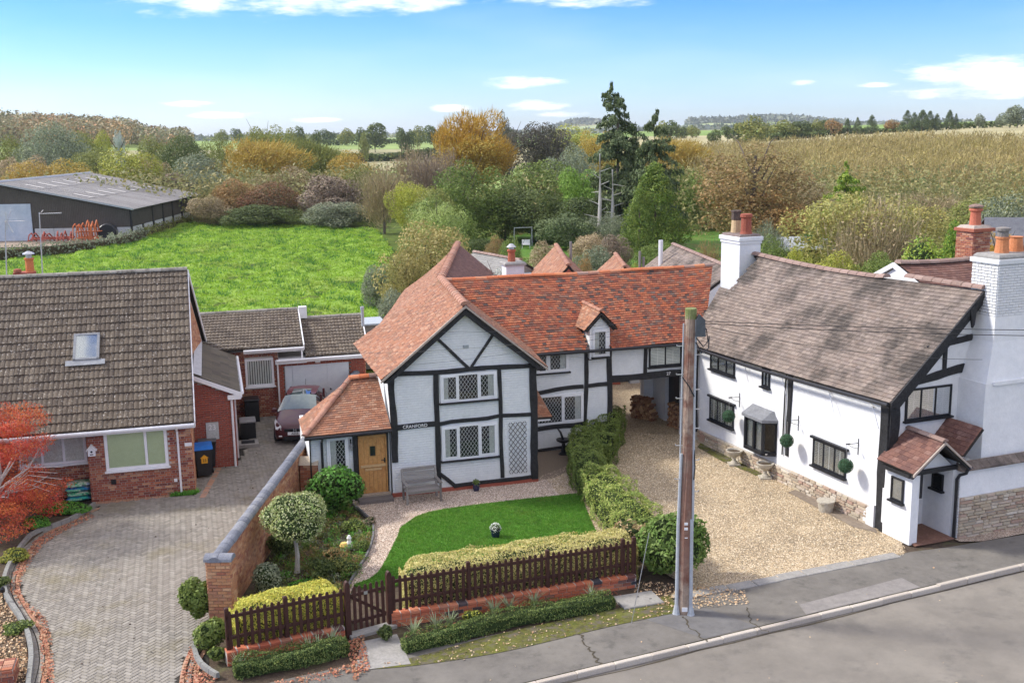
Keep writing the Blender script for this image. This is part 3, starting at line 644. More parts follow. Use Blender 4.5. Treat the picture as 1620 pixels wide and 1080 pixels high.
M_bricknew=mat('bright_red_brick',[(.48,.14,.07),(.56,.19,.10),(.38,.10,.055),(.52,.17,.085),(.44,.13,.07),(.54,.22,.12),(.045,.05,.06),(.40,.12,.06)],attr=True,na=.2,ns=9,bump=.4,bs=90)
M_stone=mat('buff_stone',[(.42,.34,.24),(.52,.44,.33),(.34,.26,.19),(.60,.54,.44),(.38,.25,.19),(.46,.39,.28),(.36,.31,.24)],attr=True,na=.25,ns=9,bump=.8,bs=35)
M_coping=mat('blue_grey_coping',[(.15,.16,.19),(.20,.21,.24),(.25,.255,.27)],attr=True,na=.3,ns=8,bump=.5,blot=((.36,.36,.33),5,.55,.75,.6))
M_bark=mat('bark',[(.10,.08,.06),(.17,.14,.11)],rough=.95,ns=8,bump=.7)
M_barkpale=mat('pale_bark',[(.42,.40,.36),(.55,.52,.47)],rough=.9,ns=8)
M_picket=mat('dark_brown_stain',[(.045,.018,.013),(.07,.028,.02)],rough=.55,na=.3,ns=9,bump=.3,attr=False)
M_oak=mat('oak_door_wood',[(.42,.20,.06),(.50,.26,.09),(.36,.16,.05)],rough=.5,ns=4,na=.2,bump=.2)
M_greywood=mat('silvered_wood',[(.20,.18,.165),(.30,.28,.26),(.15,.13,.12)],attr=True,rough=.85,ns=12,na=.35,bump=.5)
M_polewood=mat('pole_wood',[(.24,.17,.12),(.34,.26,.20),(.18,.10,.07)],rough=.85,ns=2.2,na=.3,bump=.6,blot=((.19,.075,.05),.55,.45,.60,.7))
M_galv=mat('grey_conduit',[(.36,.39,.41),(.44,.46,.48)],rough=.5,na=.15)
M_steel=mat('bare_steel',[(.45,.45,.45),(.6,.6,.6)],rough=.35,metal=.8)
M_asph=mat('pavement_asphalt',[(.135,.124,.108),(.18,.167,.147)],rough=.9,ns=.9,na=.16,bump=.4,bs=110,blot=[((.23,.212,.18),.35,.5,.66,.55),((.09,.085,.075),1.6,.53,.67,.65),((.32,.31,.29),40,.60,.68,.4),((.06,.055,.05),30,.62,.7,.4)])
M_road=mat('road_asphalt',[(.175,.158,.134),(.22,.20,.17)],rough=.92,ns=.5,na=.12,bump=.4,bs=120,blot=[((.27,.245,.205),.3,.48,.66,.6),((.13,.12,.105),.8,.52,.66,.6),((.34,.32,.29),38,.60,.68,.4),((.08,.075,.065),30,.62,.7,.35)])
M_kerb=mat('kerb_concrete',[(.42,.37,.31),(.50,.45,.38)],attr=True,rough=.9,na=.2,ns=9,bump=.4)
M_concrete=mat('pale_concrete',[(.25,.24,.22),(.34,.325,.30)],rough=.9,na=.2,ns=4,bump=.4,blot=((.22,.24,.14),2,.6,.8,.5))
M_soil=mat('garden_soil',[(.06,.042,.03),(.11,.08,.055)],rough=1,ns=8,na=.5,bump=1,bs=25,blot=((.10,.12,.04),2,.5,.7,.5))
M_moss=mat('moss',[(.07,.085,.018),(.12,.12,.025),(.055,.05,.03)],rough=1,ns=5,na=.5,bump=.8,bs=60,blot=[((.13,.11,.085),4,.48,.6,.85),((.17,.19,.03),1.3,.5,.65,.5)])
M_plast=mat('white_plastic',[(.7,.7,.7),(.78,.78,.78)],rough=.4,na=.04)
M_white=mat('white_paint_letter',[(.8,.8,.78),(.8,.8,.8)],rough=.6,na=.02)
LK=2.0
def leafm(name,cols,na=.25,ns=1.2,tr=.28,rough=.6,blot=None):
    cols=[tuple(min(.8,v*(LK if max(c)<.3 else 1.25)) for v in c) for c in cols]
    return mat(name,cols,attr=True,na=na,ns=ns,trans=tr,rough=rough,spec=.25,blot=blot)
L_dgreen=leafm('leaf_dark_green',[(.045,.065,.018),(.065,.085,.024),(.03,.045,.015),(.09,.11,.03)])
L_green=leafm('leaf_green',[(.075,.105,.024),(.105,.14,.032),(.05,.075,.018),(.15,.18,.045)])
L_bright=leafm('leaf_bright_green',[(.06,.17,.02),(.09,.24,.03),(.035,.10,.018),(.14,.30,.05)])
L_olive=leafm('leaf_olive',[(.10,.12,.03),(.14,.15,.04),(.07,.085,.025),(.19,.18,.05)])
L_grey=leafm('leaf_grey_green',[(.10,.12,.075),(.15,.17,.11),(.07,.085,.05),(.19,.20,.13)])
L_yellow=leafm('leaf_yellow',[(.32,.24,.05),(.42,.30,.06),(.22,.18,.045),(.36,.22,.05)])
L_gold=leafm('leaf_gold',[(.42,.24,.03),(.50,.32,.04),(.30,.17,.03),(.26,.20,.05)])
L_ygreen=leafm('leaf_yellow_green',[(.18,.20,.03),(.26,.26,.045),(.12,.14,.03),(.30,.26,.05)])
L_rust=leafm('leaf_rust',[(.175,.115,.05),(.21,.14,.06),(.12,.09,.04),(.16,.13,.05),(.22,.11,.045)])
L_purple=leafm('twig_purple_brown',[(.12,.095,.07),(.155,.12,.085),(.10,.08,.055),(.15,.10,.07)],tr=.1)
L_brown=leafm('twig_brown',[(.20,.155,.09),(.26,.20,.12),(.15,.12,.07),(.18,.16,.07)],tr=.15)
L_plant=leafm('plantation_twigs',[(.175,.135,.055),(.225,.18,.07),(.13,.10,.045),(.20,.18,.055)],tr=.2,ns=.02,na=.3,blot=[((.30,.25,.07),.035,.48,.66,.55),((.16,.11,.08),.05,.52,.7,.5)])
L_red=leafm('leaf_acer_red',[(.50,.075,.045),(.42,.055,.035),(.56,.13,.055),(.52,.18,.045),(.34,.045,.03),(.56,.16,.11)],ns=1.5,blot=((.52,.17,.03),.9,.54,.7,.6))
L_var=leafm('leaf_variegated',[(.42,.42,.20),(.16,.22,.06),(.55,.55,.32),(.10,.15,.04),(.36,.38,.14)])
L_evy=leafm('leaf_golden_euonymus',[(.50,.47,.07),(.60,.55,.11),(.22,.26,.05),(.62,.52,.13),(.32,.34,.06)])
L_evy2=leafm('leaf_pale_euonymus',[(.55,.48,.18),(.64,.56,.26),(.28,.28,.10),(.42,.36,.16),(.50,.46,.12)])
L_box=leafm('leaf_box',[(.035,.06,.016),(.055,.085,.022),(.022,.04,.012),(.10,.13,.035),(.15,.17,.05)])
L_conif=leafm('needles_dark',[(.055,.075,.032),(.08,.105,.042),(.035,.05,.024),(.11,.13,.05)],tr=.1)
L_conify=leafm('needles_golden',[(.20,.26,.03),(.30,.36,.05),(.10,.17,.025),(.06,.12,.02),(.34,.38,.06)],tr=.15)
L_silver=leafm('leaf_silver',[(.32,.36,.33),(.42,.46,.42),(.22,.26,.22),(.5,.53,.48)],tr=.15)
L_ball=leafm('topiary_ball_leaf',[(.025,.06,.03),(.04,.09,.045),(.02,.04,.025)],tr=.1)
L_litter=leafm('leaf_litter',[(.33,.11,.065),(.40,.18,.10),(.24,.08,.05),(.44,.27,.15),(.19,.10,.055),(.37,.13,.09)],tr=.1)
L_litter2=leafm('pale_leaf_litter',[(.50,.38,.22),(.40,.24,.13),(.58,.46,.30),(.25,.16,.09)],tr=.1)
C_green=mat('shadow_green_growth',[(.02,.035,.01),(.04,.06,.015)],rough=1,ns=6)  # solid cores under the leaves, foliage shade put into their dark colour
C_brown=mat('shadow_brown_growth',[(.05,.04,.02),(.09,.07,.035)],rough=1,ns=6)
# ---------------------------------------------------------------- terrain
def sst(a,b,x): 
    t=np.clip((x-a)/(b-a),0,1); return t*t*(3-2*t)
def TH(x,y):
    x=np.asarray(x,float);y=np.asarray(y,float); D=np.hypot(x,y); az=np.arctan2(x,y)
    z=-.25+.2*sst(44,52,y)
    z=z+7*sst(230,900,D)+3*sst(1200,4000,D)
    z=z+sst(150,430,D)*(4.0+4.5*sst(.10,.44,az))*sst(.02,.12,az)
    z=z+11*np.exp(-((az+.50)/.17)**2)*sst(480,760,D)*(1-sst(1100,1800,D))
    z=z+34*np.exp(-((az-.068)/.03)**2)*np.exp(-((D-3600)/500)**2)+26*np.exp(-((az-.235)/.05)**2)*np.exp(-((D-3300)/500)**2)+16*np.exp(-((az-.17)/.03)**2)*np.exp(-((D-3000)/400)**2)
    z=z+1.2*np.sin(x*.011+1)*np.sin(y*.009)*sst(260,600,D)
    return z
def fieldmat():
    m=bpy.data.materials.new('countryside_fields'); m.use_nodes=True; t=m.node_tree; t.nodes.clear(); T=NT(t)
    P=T.n('ShaderNodeNewGeometry').outputs['Position']
    wn=T.n('ShaderNodeTexNoise',i_Vector=P,i_Scale=.004,i_Detail=2.0)
    va=T.n('ShaderNodeVectorMath',operation='ADD',i_0=P); T.l(T.n('ShaderNodeVectorMath',operation='SCALE',i_0=wn.outputs[1],i_Scale=90.0).outputs[0],va.inputs[1])
    vo=T.n('ShaderNodeTexVoronoi',i_Vector=va.outputs[0],i_Scale=.0045,distance='CHEBYCHEV'); vo.voronoi_dimensions='2D'
    r=T.n('ShaderNodeValToRGB',i_0=T.n('ShaderNodeSeparateColor',i_0=vo.outputs['Color']).outputs[0]); cr=r.color_ramp; cr.interpolation='CONSTANT'
    cs=[(.24,.33,.10),(.33,.38,.17),(.20,.29,.08),(.40,.36,.20),(.26,.34,.11),(.33,.31,.17)]
    while len(cr.elements)<6: cr.elements.new(.5)
    for i,c in enumerate(cs): cr.elements[i].position=i/6; cr.elements[i].color=c+(1,)
    n=T.n('ShaderNodeTexNoise',i_Vector=P,i_Scale=.03,i_Detail=8.0,i_Roughness=.7); f=T.n('ShaderNodeMapRange',i_Value=n.outputs[0],i_1=.3,i_2=.7,i_3=.75,i_4=1.2)
    # close to the houses the ground is rough grass
    n2=T.n('ShaderNodeTexNoise',i_Vector=P,i_Scale=.5,i_Detail=7.0,i_Roughness=.7); r2=T.n('ShaderNodeValToRGB',i_0=n2.outputs[0]); r2.color_ramp.elements[0].color=(.05,.07,.02,1); r2.color_ramp.elements[1].color=(.12,.17,.03,1); r2.color_ramp.elements[0].position=.35; r2.color_ramp.elements[1].position=.65
    d=T.n('ShaderNodeVectorMath',operation='LENGTH',i_0=P); mk=T.n('ShaderNodeMapRange',i_Value=d.outputs[1],i_1=170.0,i_2=215.0)
    c0=T.n('ShaderNodeVectorMath',operation='SCALE',i_0=r.outputs[0],i_Scale=f.outputs[0]).outputs[0]
    c=T.mix(mk.outputs[0],r2.outputs[0],c0)
    b=T.n('ShaderNodeBsdfPrincipled',i_Base_Color=c,i_Roughness=1.0); b.inputs['Specular IOR Level'].default_value=.1
    o=T.n('ShaderNodeOutputMaterial'); T.l(b.outputs[0],o.inputs[0]); return m
nr,na_=110,240
rad=np.concatenate([[0.01],8*np.power(9500/8,np.linspace(0,1,nr-1))]); ang=np.linspace(-math.pi,math.pi,na_,endpoint=False)
XX=(rad[:,None]*np.sin(ang)[None]).ravel(); YY=(rad[:,None]*np.cos(ang)[None]).ravel(); V=np.stack([XX,YY,TH(XX,YY)],1)
ii,jj=np.meshgrid(np.arange(nr-1),np.arange(na_),indexing='ij'); ii=ii.ravel();jj=jj.ravel();j2=(jj+1)%na_
F=np.stack([ii*na_+jj,ii*na_+j2,(ii+1)*na_+j2,(ii+1)*na_+jj],1)[:, ::-1]
g=obj('ground',npmesh('ground',V,F),fieldmat(),kind='structure'); g.data.shade_smooth()
def poly_sheet(name,pts,z,m,kind='structure',thick=0.0,sub=None):
    bm=bmesh.new(); vs=[bm.verts.new((p[0],p[1],z)) for p in pts]; f=bm.faces.new(vs)
    if f.normal.z<0: f.normal_flip()
    bm.normal_update()
    if f.normal.z<0: bmesh.ops.reverse_faces(bm,faces=[f])
    if thick:
        r=bmesh.ops.extrude_face_region(bm,geom=[f]); 
        for e in r['geom']:
            if isinstance(e,bmesh.types.BMVert): e.co.z-=thick
        bmesh.ops.recalc_face_normals(bm,faces=bm.faces[:])
    bmesh.ops.triangulate(bm,faces=bm.faces[:])
    me=bpy.data.meshes.new(name); bm.to_mesh(me); bm.free(); o=obj(name,me,m)
    if kind: o['kind']=kind
    return o
def inpoly(x,y,poly):
    x=np.asarray(x);y=np.asarray(y); c=np.zeros(x.shape,bool); n=len(poly)
    for i in range(n):
        x1,y1=poly[i][0],poly[i][1]; x2,y2=poly[(i+1)%n][0],poly[(i+1)%n][1]
        k=((y1>y)!=(y2>y))&(x<(x2-x1)*(y-y1)/((y2-y1) if y2!=y1 else 1e-9)+x1); c^=k
    return c
def smooth(pts,n=6,closed=False):
    P=[Vector((p[0],p[1],0)) for p in pts]; out=[]
    for i in range(len(P)-1):
        p0=P[max(i-1,0)];p1=P[i];p2=P[i+1];p3=P[min(i+2,len(P)-1)]
        for k in range(n):
            t=k/n; out.append(.5*((2*p1)+(p2-p0)*t+(2*p0-5*p1+4*p2-p3)*t*t+(3*p1-p0-3*p2+p3)*t**3))
    out.append(P[-1]); return out
KA=R(23.9); KD=Vector((math.cos(KA),math.sin(KA),0)); KN=Vector((-KD.y,KD.x,0)); K0=Vector((0.41,20.46,0))
def kp(s,o=0,z=0): return K0+KD*s+KN*o+Vector((0,0,z))
poly_sheet('garden_soil',[kp(-40,1.4),kp(32,1.4),(30,46),(-6,47.5),(-30,46)],-.035,M_soil)
poly_sheet('road',[kp(-60,-.0),kp(90,-.0),kp(90,-14),kp(-60,-14)],-.11,M_road)
pv=[kp(-60,.10),kp(90,.10),kp(90,1.2),Vector((18,29.9,0)),Vector((14.1,28.2,0)),Vector((11.6,27.35,0)),Vector((10.6,27.1,0)),Vector((4.4,24.42,0)),Vector((2.9,24.1,0)),Vector((-3.5,21.34,0)),kp(-60,2.3)]
poly_sheet('pavement',pv,.0,M_asph)
# kerb stones
ks=thing('kerb','long line of pale concrete kerb stones dividing pavement from road','kerb',tuple(K0),KA); ks['kind']='structure'; del ks['category']; del ks['label']
km=MB(); km.bbox(0,.905,-.055,.075,-.16,.012,.015,r=0); kme=km.mesh('kerb_stone'); kme.materials.append(M_kerb)
for i in range(-14,24):
    o=inst('kerb_stone',kme,ks,(i*.915+random.uniform(-.003,.003),random.uniform(-.008,.008),(-.006 if i<12 else .02)+random.uniform(-.004,.004)))
# pavement patches and cracks
poly_sheet('pavement_patch',[kp(4.2,.13),kp(5.6,.13),kp(5.0,1.75),kp(3.4,1.75)],.004,mat('patch_asphalt',[(.13,.125,.12),(.17,.165,.16)],rough=.9,ns=1.5,na=.15,bump=.4,bs=120))
poly_sheet('pavement_patch',[kp(7.0,.12),kp(10.5,.12),kp(10.5,.75),kp(7.2,.62)],.004,mat('patch_asphalt_pale',[(.21,.195,.18),(.26,.24,.22)],rough=.9,ns=1.5,na=.2,bump=.4,bs=120))
def crack(path,wd,m,z=.009,name='pavement_crack'):
    P=smooth(path,8); mb=MB(); vs=[]
    for i,p in enumerate(P):
        d=(P[min(i+1,len(P)-1)]-P[max(i-1,0)]).normalized(); s=Vector((-d.y,d.x,0)); q=wd*random.uniform(.4,1.2)/2; j=s*random.uniform(-.05,.05)
        vs+=[p+s*q+j+Vector((0,0,z)),p-s*q+j+Vector((0,0,z))]
    mb.add(vs,[(2*i,2*i+1,2*i+3,2*i+2)[::-1] for i in range(len(P)-1)]); o=mb.build(name,m); o['kind']='structure'; return o
M_crack=mat('crack_dirt',[(.05,.045,.035),(.10,.08,.05)],rough=1,ns=20,na=.5)
crack([G(918,1003),G(928,1020),G(940,1035),G(950,1052)],.06,M_crack)
crack([G(1080,975),G(1095,995),G(1118,1015)],.04,M_crack)
crack([G(1180,960),G(1190,985),G(1215,1000)],.03,M_crack)
crack([kp(-10,-.12),kp(0,-.13),kp(8,-.12),kp(20,-.14)],.05,M_crack,z=-.105,name='gutter_dirt')
# moss and edging strip between box hedge and pavement
bl=smooth([G(560,1052),G(640,1043),G(800,1000),G(980,962),G(1060,940)],6); fl=smooth([G(1075,968),G(960,992),G(800,1030),G(660,1052),G(560,1060)],6)
mossp=bl+fl; poly_sheet('mossy_verge',mossp,.010,M_moss)
# ---------------------------------------------------------------- gravel
def gravelmat(name,cols,sc):
    m=bpy.data.materials.new(name); m.use_nodes=True; t=m.node_tree; t.nodes.clear(); T=NT(t)
    P=T.n('ShaderNodeNewGeometry').outputs['Position']
    vo=T.n('ShaderNodeTexVoronoi',i_Vector=P,i_Scale=sc,i_Randomness=1.0); s=T.n('ShaderNodeSeparateColor',i_0=vo.outputs['Color'])
    r=T.n('ShaderNodeValToRGB',i_0=s.outputs[0]); cr=r.color_ramp
    while len(cr.elements)<len(cols): cr.elements.new(.5)
    for i,c in enumerate(cols): cr.elements[i].position=i/(len(cols)-1); cr.elements[i].color=tuple(c)+(1,)
    gap=T.n('ShaderNodeMapRange',i_Value=vo.outputs['Distance'],i_1=.35,i_2=.75,i_3=1.0,i_4=.35)
    n=T.n('ShaderNodeTexNoise',i_Vector=P,i_Scale=.7,i_Detail=6.0,i_Roughness=.65); f=T.n('ShaderNodeMapRange',i_Value=n.outputs[0],i_1=.3,i_2=.7,i_3=.72,i_4=1.2)
    c=T.n('ShaderNodeVectorMath',operation='SCALE',i_0=r.outputs[0],i_Scale=T.m('MULTIPLY',gap.outputs[0],f.outputs[0])).outputs[0]
    n3=T.n('ShaderNodeTexNoise',i_Vector=P,i_Scale=.45,i_Detail=5.0); mm=T.n('ShaderNodeMapRange',interpolation_type='SMOOTHSTEP',i_Value=n3.outputs[0],i_1=.56,i_2=.75,i_4=.5)
    c=T.mix(mm.outputs[0],c,(.17,.13,.08,1))
    bu=T.n('ShaderNodeBump',i_Strength=.9,i_Distance=.02,i_Height=T.m('MULTIPLY',vo.outputs['Distance'],-1.0))
    b=T.n('ShaderNodeBsdfPrincipled',i_Base_Color=c,i_Roughness=.85); T.l(bu.outputs[0],b.inputs['Normal'])
    o=T.n('ShaderNodeOutputMaterial'); T.l(b.outputs[0],o.inputs[0]); MATS[name]=m; return m
M_gravel=gravelmat('buff_gravel',[(.32,.23,.13),(.56,.43,.26),(.68,.57,.40),(.40,.28,.15),(.60,.47,.30)],33)
M_gravelp=gravelmat('pinkish_gravel',[(.34,.23,.17),(.60,.45,.34),(.74,.64,.52),(.42,.30,.22),(.62,.50,.40)],34)
poly_sheet('gravel_drive',[Vector((3.6,24.35,0)),Vector((10.35,26.95,0)),Vector((10.7,28.4,0)),Vector((7.0,38.6,0)),Vector((8.4,40.0,0)),Vector((9.5,50,0)),Vector((9,60,0)),Vector((3.5,60,0)),Vector((2.3,46,0)),Vector((2.1,37.5,0)),Vector((1.0,34,0)),Vector((2.0,29.3,0)),Vector((4.2,25.2,0))],.006,M_gravel)
edgeR=smooth([G(560,925),G(598,905),G(628,850),G(640,830),G(700,806),G(920,780)],6)   # lawn edge
edgeL=smooth([G(545,950),G(556,920),G(585,870),G(590,832),G(573,812),G(558,800)],6)
path=edgeL+[G(560,772),Vector((-4.1,32.3,0)),Vector((.6,33.7,0)),Vector((1.9,35.2,0)),Vector((2.2,34.2,0))]+edgeR[::-1]
poly_sheet('gravel_path',path+[G(545,960)],.004,M_gravelp)
poly_sheet('gravel_nook_shadow',[Vector((.3,33.3,0)),Vector((1.3,33.8,0)),Vector((2.5,35.5,0)),Vector((3.6,39.0,0)),Vector((2.4,38.3,0)),Vector((-.2,36.5,0))],.008,mat('shadowed_gravel',[(.18,.14,.10),(.26,.2,.15)],rough=.9,ns=30,na=.5,bump=.8,bs=60))  # cottage's cast shadow in the nook, painted as darker gravel
# loose pebbles that break the flat sheets
def scatter(name,poly,n,size,m,z=.01,flat=.6,seed=1,label=None,H=.5,wgt=None):
    rg=np.random.default_rng(seed); xs=[p[0] for p in poly]; ys=[p[1] for p in poly]; X=rg.uniform(min(xs),max(xs),n*4); Y=rg.uniform(min(ys),max(ys),n*4); k=inpoly(X,Y,poly)
    if wgt is not None: k&=wgt(X,Y,rg)
    X=X[k][:n];Y=Y[k][:n]; n=len(X); P=np.stack([X,Y,np.full(n,z)+rg.random(n)*.012],1); V,F=leafquads(P,np.tile([0,0,1.0],(n,1)),size,.75,flat,rng=rg); V[:,2]=np.maximum(V[:,2],z*.5+.003)
    return obj(name,npmesh(name,V,F),m,kind='stuff')
def pebbles(name,poly,n,s,m,z,seed):
    rg=np.random.default_rng(seed); xs=[p[0] for p in poly]; ys=[p[1] for p in poly]; X=rg.uniform(min(xs),max(xs),n*3); Y=rg.uniform(min(ys),max(ys),n*3); k=inpoly(X,Y,poly); X=X[k][:n];Y=Y[k][:n]; n=len(X)
    b=np.array([(1,0,0),(.3,.8,0),(-.8,.5,0),(-.7,-.6,0),(.4,-.8,0),(0,0,.7)]); a=rg.random(n)*6.28; S=s*rg.uniform(.5,1.3,n)
    V=b[None]*S[:,None,None]; ca,sa=np.cos(a)[:,None],np.sin(a)[:,None]; V=np.stack([V[:,:,0]*ca-V[:,:,1]*sa+X[:,None],V[:,:,0]*sa+V[:,:,1]*ca+Y[:,None],V[:,:,2]+z],2).reshape(-1,3)
    t=np.array([(0,1,5),(1,2,5),(2,3,5),(3,4,5),(4,0,5)]); F=(t[None]+(np.arange(n)*6)[:,None,None]).reshape(-1,3); return obj(name,npmesh(name,V,F,np.repeat(rg.random(n),5)),m,kind='stuff')
M_peb=mat('buff_pebble',[(.36,.26,.15),(.58,.45,.28),(.72,.62,.46),(.46,.33,.20)],attr=True,na=.2,rough=.85)
M_pebp=mat('pink_pebble',[(.40,.28,.21),(.62,.48,.38),(.78,.69,.58),(.48,.35,.27)],attr=True,na=.2,rough=.85)
pebbles('gravel_pebbles',[(3.6,24.3),(10.4,26.9),(10.7,28.4),(7.0,38.4),(3.0,39.5),(2.0,34),(2.2,29.3),(4.4,25.2)],23000,.020,M_peb,.006,3)
pebbles('path_pebbles',path,14000,.017,M_pebp,.004,4)
# threshold setts between drive and pavement
sett=thing('drive_threshold','row of large pale concrete slabs between gravel drive and pavement','threshold',(3.9,24.3,0),R(21.3))
for i in range(9):
    mb=MB(); x0=i*.75; mb.bbox(x0+.01,x0+.74,-.05+random.uniform(-.03,.03),.30+random.uniform(-.04,.03),-.05,.018+random.uniform(0,.006),.012,r=0); mb.build('slab',M_concrete,sett)
# ---------------------------------------------------------------- lawns and the meadow
def grass(name,poly,n,h,m,z,seed,wd=.02,curl=.5,sub=None):
    rg=np.random.default_rng(seed); xs=[p[0] for p in poly]; ys=[p[1] for p in poly]; X=rg.uniform(min(xs),max(xs),int(n*2.2)); Y=rg.uniform(min(ys),max(ys),int(n*2.2)); k=inpoly(X,Y,poly); X=X[k][:n];Y=Y[k][:n]; n=len(X)
    zz=z if not callable(z) else z(X,Y)
    P=np.stack([X,Y,np.zeros(n)+zz],1); D=unit(np.stack([rg.normal(0,curl,n),rg.normal(0,curl,n),np.ones(n)],1)); V,F=spikes(P,D,h*rg.uniform(.5,1.3,n),wd,rg)
    return obj(name,npmesh(name,V,F),m,kind='stuff')
M_lawn=mat('lawn_grass_base',[(.07,.19,.02),(.11,.26,.028)],rough=.9,ns=1.2,na=.35,bump=.6,bs=60,blot=((.09,.17,.02),.9,.5,.75,.5))
L_lawn=leafm('lawn_blade',[(.05,.135,.014),(.07,.175,.02),(.035,.10,.012),(.12,.20,.035)],ns=1.1,blot=[((.20,.26,.05),.8,.52,.7,.5),((.035,.09,.015),2.2,.56,.7,.5)],na=.3,tr=.35)
lawnp=edgeR+[G(925,800),G(940,835),G(950,850),G(800,868),G(640,920),G(600,935)]
poly_sheet('front_lawn',lawnp,.02,M_lawn,thick=.05); grass('lawn_grass',lawnp,70000,.045,L_lawn,.02,11,.018,.6)
fieldp=[(-100,48.5),(-9.5,48.5),(-7.5,60),(-9.0,80),(-11.5,105),(-16.0,129.5),(-28,138),(-41.8,144.5),(-46,156),(-45.3,150),(-43.4,124),(-42.5,110),(-50,100),(-100,92)]
def fz(X,Y): 
    return 1.7*(.10*np.sin(X*.7+1.3*np.sin(Y*.31))*np.sin(Y*.43+X*.2)+.07*np.sin(X*1.9+Y*.8)*np.sin(Y*1.3-X*.5)+.05*np.sin(X*3.7-Y*1.1+2*np.sin(Y*.9))*np.sin(Y*2.9+X))+.08
gx,gy=np.meshgrid(np.arange(-100,-7,.3),np.arange(46,157,.3),indexing='ij'); nx_,ny_=gx.shape
V=np.stack([gx.ravel(),gy.ravel(),fz(gx,gy).ravel()],1); a=(np.arange(nx_-1)[:,None]*ny_+np.arange(ny_-1)[None]).ravel(); F=np.stack([a,a+ny_,a+ny_+1,a+1],1)
cxm=V[F].mean(1); F=F[inpoly(cxm[:,0],cxm[:,1],fieldp)]
M_mead=mat('meadow_base',[(.15,.26,.03),(.22,.34,.045)],rough=.95,ns=.5,na=.35,bump=.5,bs=7,blot=[((.03,.09,.02),1.1,.58,.74,.6),((.30,.30,.08),.12,.5,.7,.4)])
me=npmesh('meadow',V,F); o=obj('meadow',me,M_mead,kind='structure'); me.shade_smooth()
L_mead=leafm('meadow_blade',[(.12,.20,.016),(.16,.25,.022),(.09,.155,.016),(.21,.29,.035)],ns=.35,na=.35,tr=.4,blot=[((.025,.085,.022),.9,.6,.72,.6),((.27,.27,.08),.12,.5,.7,.4)])
fp2=[(-62,48.5),(-9.5,48.5),(-7.5,60),(-9.0,80),(-11.5,105),(-16.0,129.5),(-28,138),(-41.8,144.5),(-43.4,124),(-42.5,110),(-50,100),(-62,96)]
grass('meadow_grass',fp2,150000,.26,L_mead,lambda X,Y:fz(X,Y)-.03,12,.10,.9)
# tussocks
rg=np.random.default_rng(5); n=2100; X=rg.uniform(-62,-8,n);Y=rg.uniform(48.5,142,n); k=inpoly(X,Y,fp2); X=X[k];Y=Y[k]; m_=24
XR=np.repeat(X,m_)+rg.normal(0,.28,len(X)*m_); YR=np.repeat(Y,m_)+rg.normal(0,.22,len(X)*m_)
P=np.stack([XR,YR,fz(XR,YR)-.03],1); D=unit(np.stack([(XR-np.repeat(X,m_))*1.6,(YR-np.repeat(Y,m_))*1.6,np.ones(len(XR))],1)+rg.normal(0,.3,(len(XR),3))); V,F=spikes(P,D,rg.uniform(.2,.45,len(P)),.07,rg)
obj('meadow_tussocks',npmesh('meadow_tussocks',V,F),leafm('tussock_blade',[(.035,.10,.022),(.055,.13,.025),(.025,.075,.018)],tr=.3),kind='stuff')
bgp=[Vector(p) for p in ((-7.2,60,0),(2,56,0),(4,60,0),(30,62,0),(34,120,0),(4,124,0),(-10,110,0))]
poly_sheet('rear_garden_lawn',bgp,.03,mat('rear_lawn',[(.06,.15,.015),(.10,.20,.02)],rough=.9,ns=.35,na=.4,blot=((.22,.13,.05),.25,.54,.66,.55)))
# ---------------------------------------------------------------- block paved driveway
M_block=mat('grey_block_paving',[(.25,.228,.195),(.30,.275,.235),(.215,.197,.168),(.275,.252,.215),(.325,.30,.258)],attr=True,na=.14,ns=10,rough=.9,bump=.3,bs=90,blot=[((.20,.17,.09),.55,.50,.72,.6),((.15,.15,.13),1.7,.62,.8,.5)])
M_blockr=mat('red_block_edging',[(.42,.23,.15),(.48,.28,.19),(.37,.20,.13),(.45,.27,.17)],attr=True,na=.18,ns=10,rough=.9,bump=.3,bs=90,blot=((.22,.19,.11),1.0,.5,.72,.6))
M_sandj=mat('paving_joint_sand',[(.03,.028,.023),(.055,.05,.04)],rough=1,ns=8)
dl=smooth([G(160,803),G(120,822),G(80,842),G(52,870),G(34,905),G(34,935),G(50,965),G(72,1000),G(80,1040),G(72,1085),G(70,1130)],5)  # inner line of the left edging
dr=smooth([G(285,1130),G(282,1085),G(290,1045),G(310,1020)],4)
drive=[Vector((-10.1,32.80,0))]+[Vector((-13.1,31.98,0))]+dl+dr+[Vector((-7.1,23.2,0)),Vector((-6.85,43.5,0)),Vector((-9.6,42.9,0)),Vector((-10.4,42.3,0)),Vector((-9.6,36.4,0)),Vector((-10.6,35.6,0)),Vector((-10.6,33.4,0))]
drive_sand=poly_sheet('driveway_bed',[Vector((-15.5,31.6,0)),G(0,860),G(-40,1000),G(-20,1140),G(330,1140),G(330,1010)]+[Vector((-7.1,23.2,0)),Vector((-6.8,43.5,0)),Vector((-10.6,42.6,0)),Vector((-11.2,35.6,0)),Vector((-10.4,33.2,0))],-.022,M_sandj)
dw=thing('driveway','herringbone block driveway','driveway',(-9,30,0),0); dw['kind']='structure'; del dw['category']; del dw['label']
bm_=MB(); bm_.bbox(-.0995,.0995,-.047,.047,-.03,.0,.006,r=0); bme=bm_.mesh('paving_block'); bme.materials.append(M_block)
ca,sa=math.cos(R(45+17)),math.sin(R(45+17)); L=[]
bw=.105
for i in range(-130,130):
    for j in range(-130,130):
        # 90 degree herringbone, unit = bw
        k=(i-j)%4
        if k==0: c=(i+1.0,j+.5,0)
        elif k==2: pass
        # horizontal block covers (i,j),(i+1,j); vertical covers (i,j),(i,j+1)
        if k==0: L.append(((i+1.0)*bw,(j+.5)*bw,0.0))
        elif k==3: L.append(((i+.5)*bw,(j+1.0)*bw,math.pi/2))
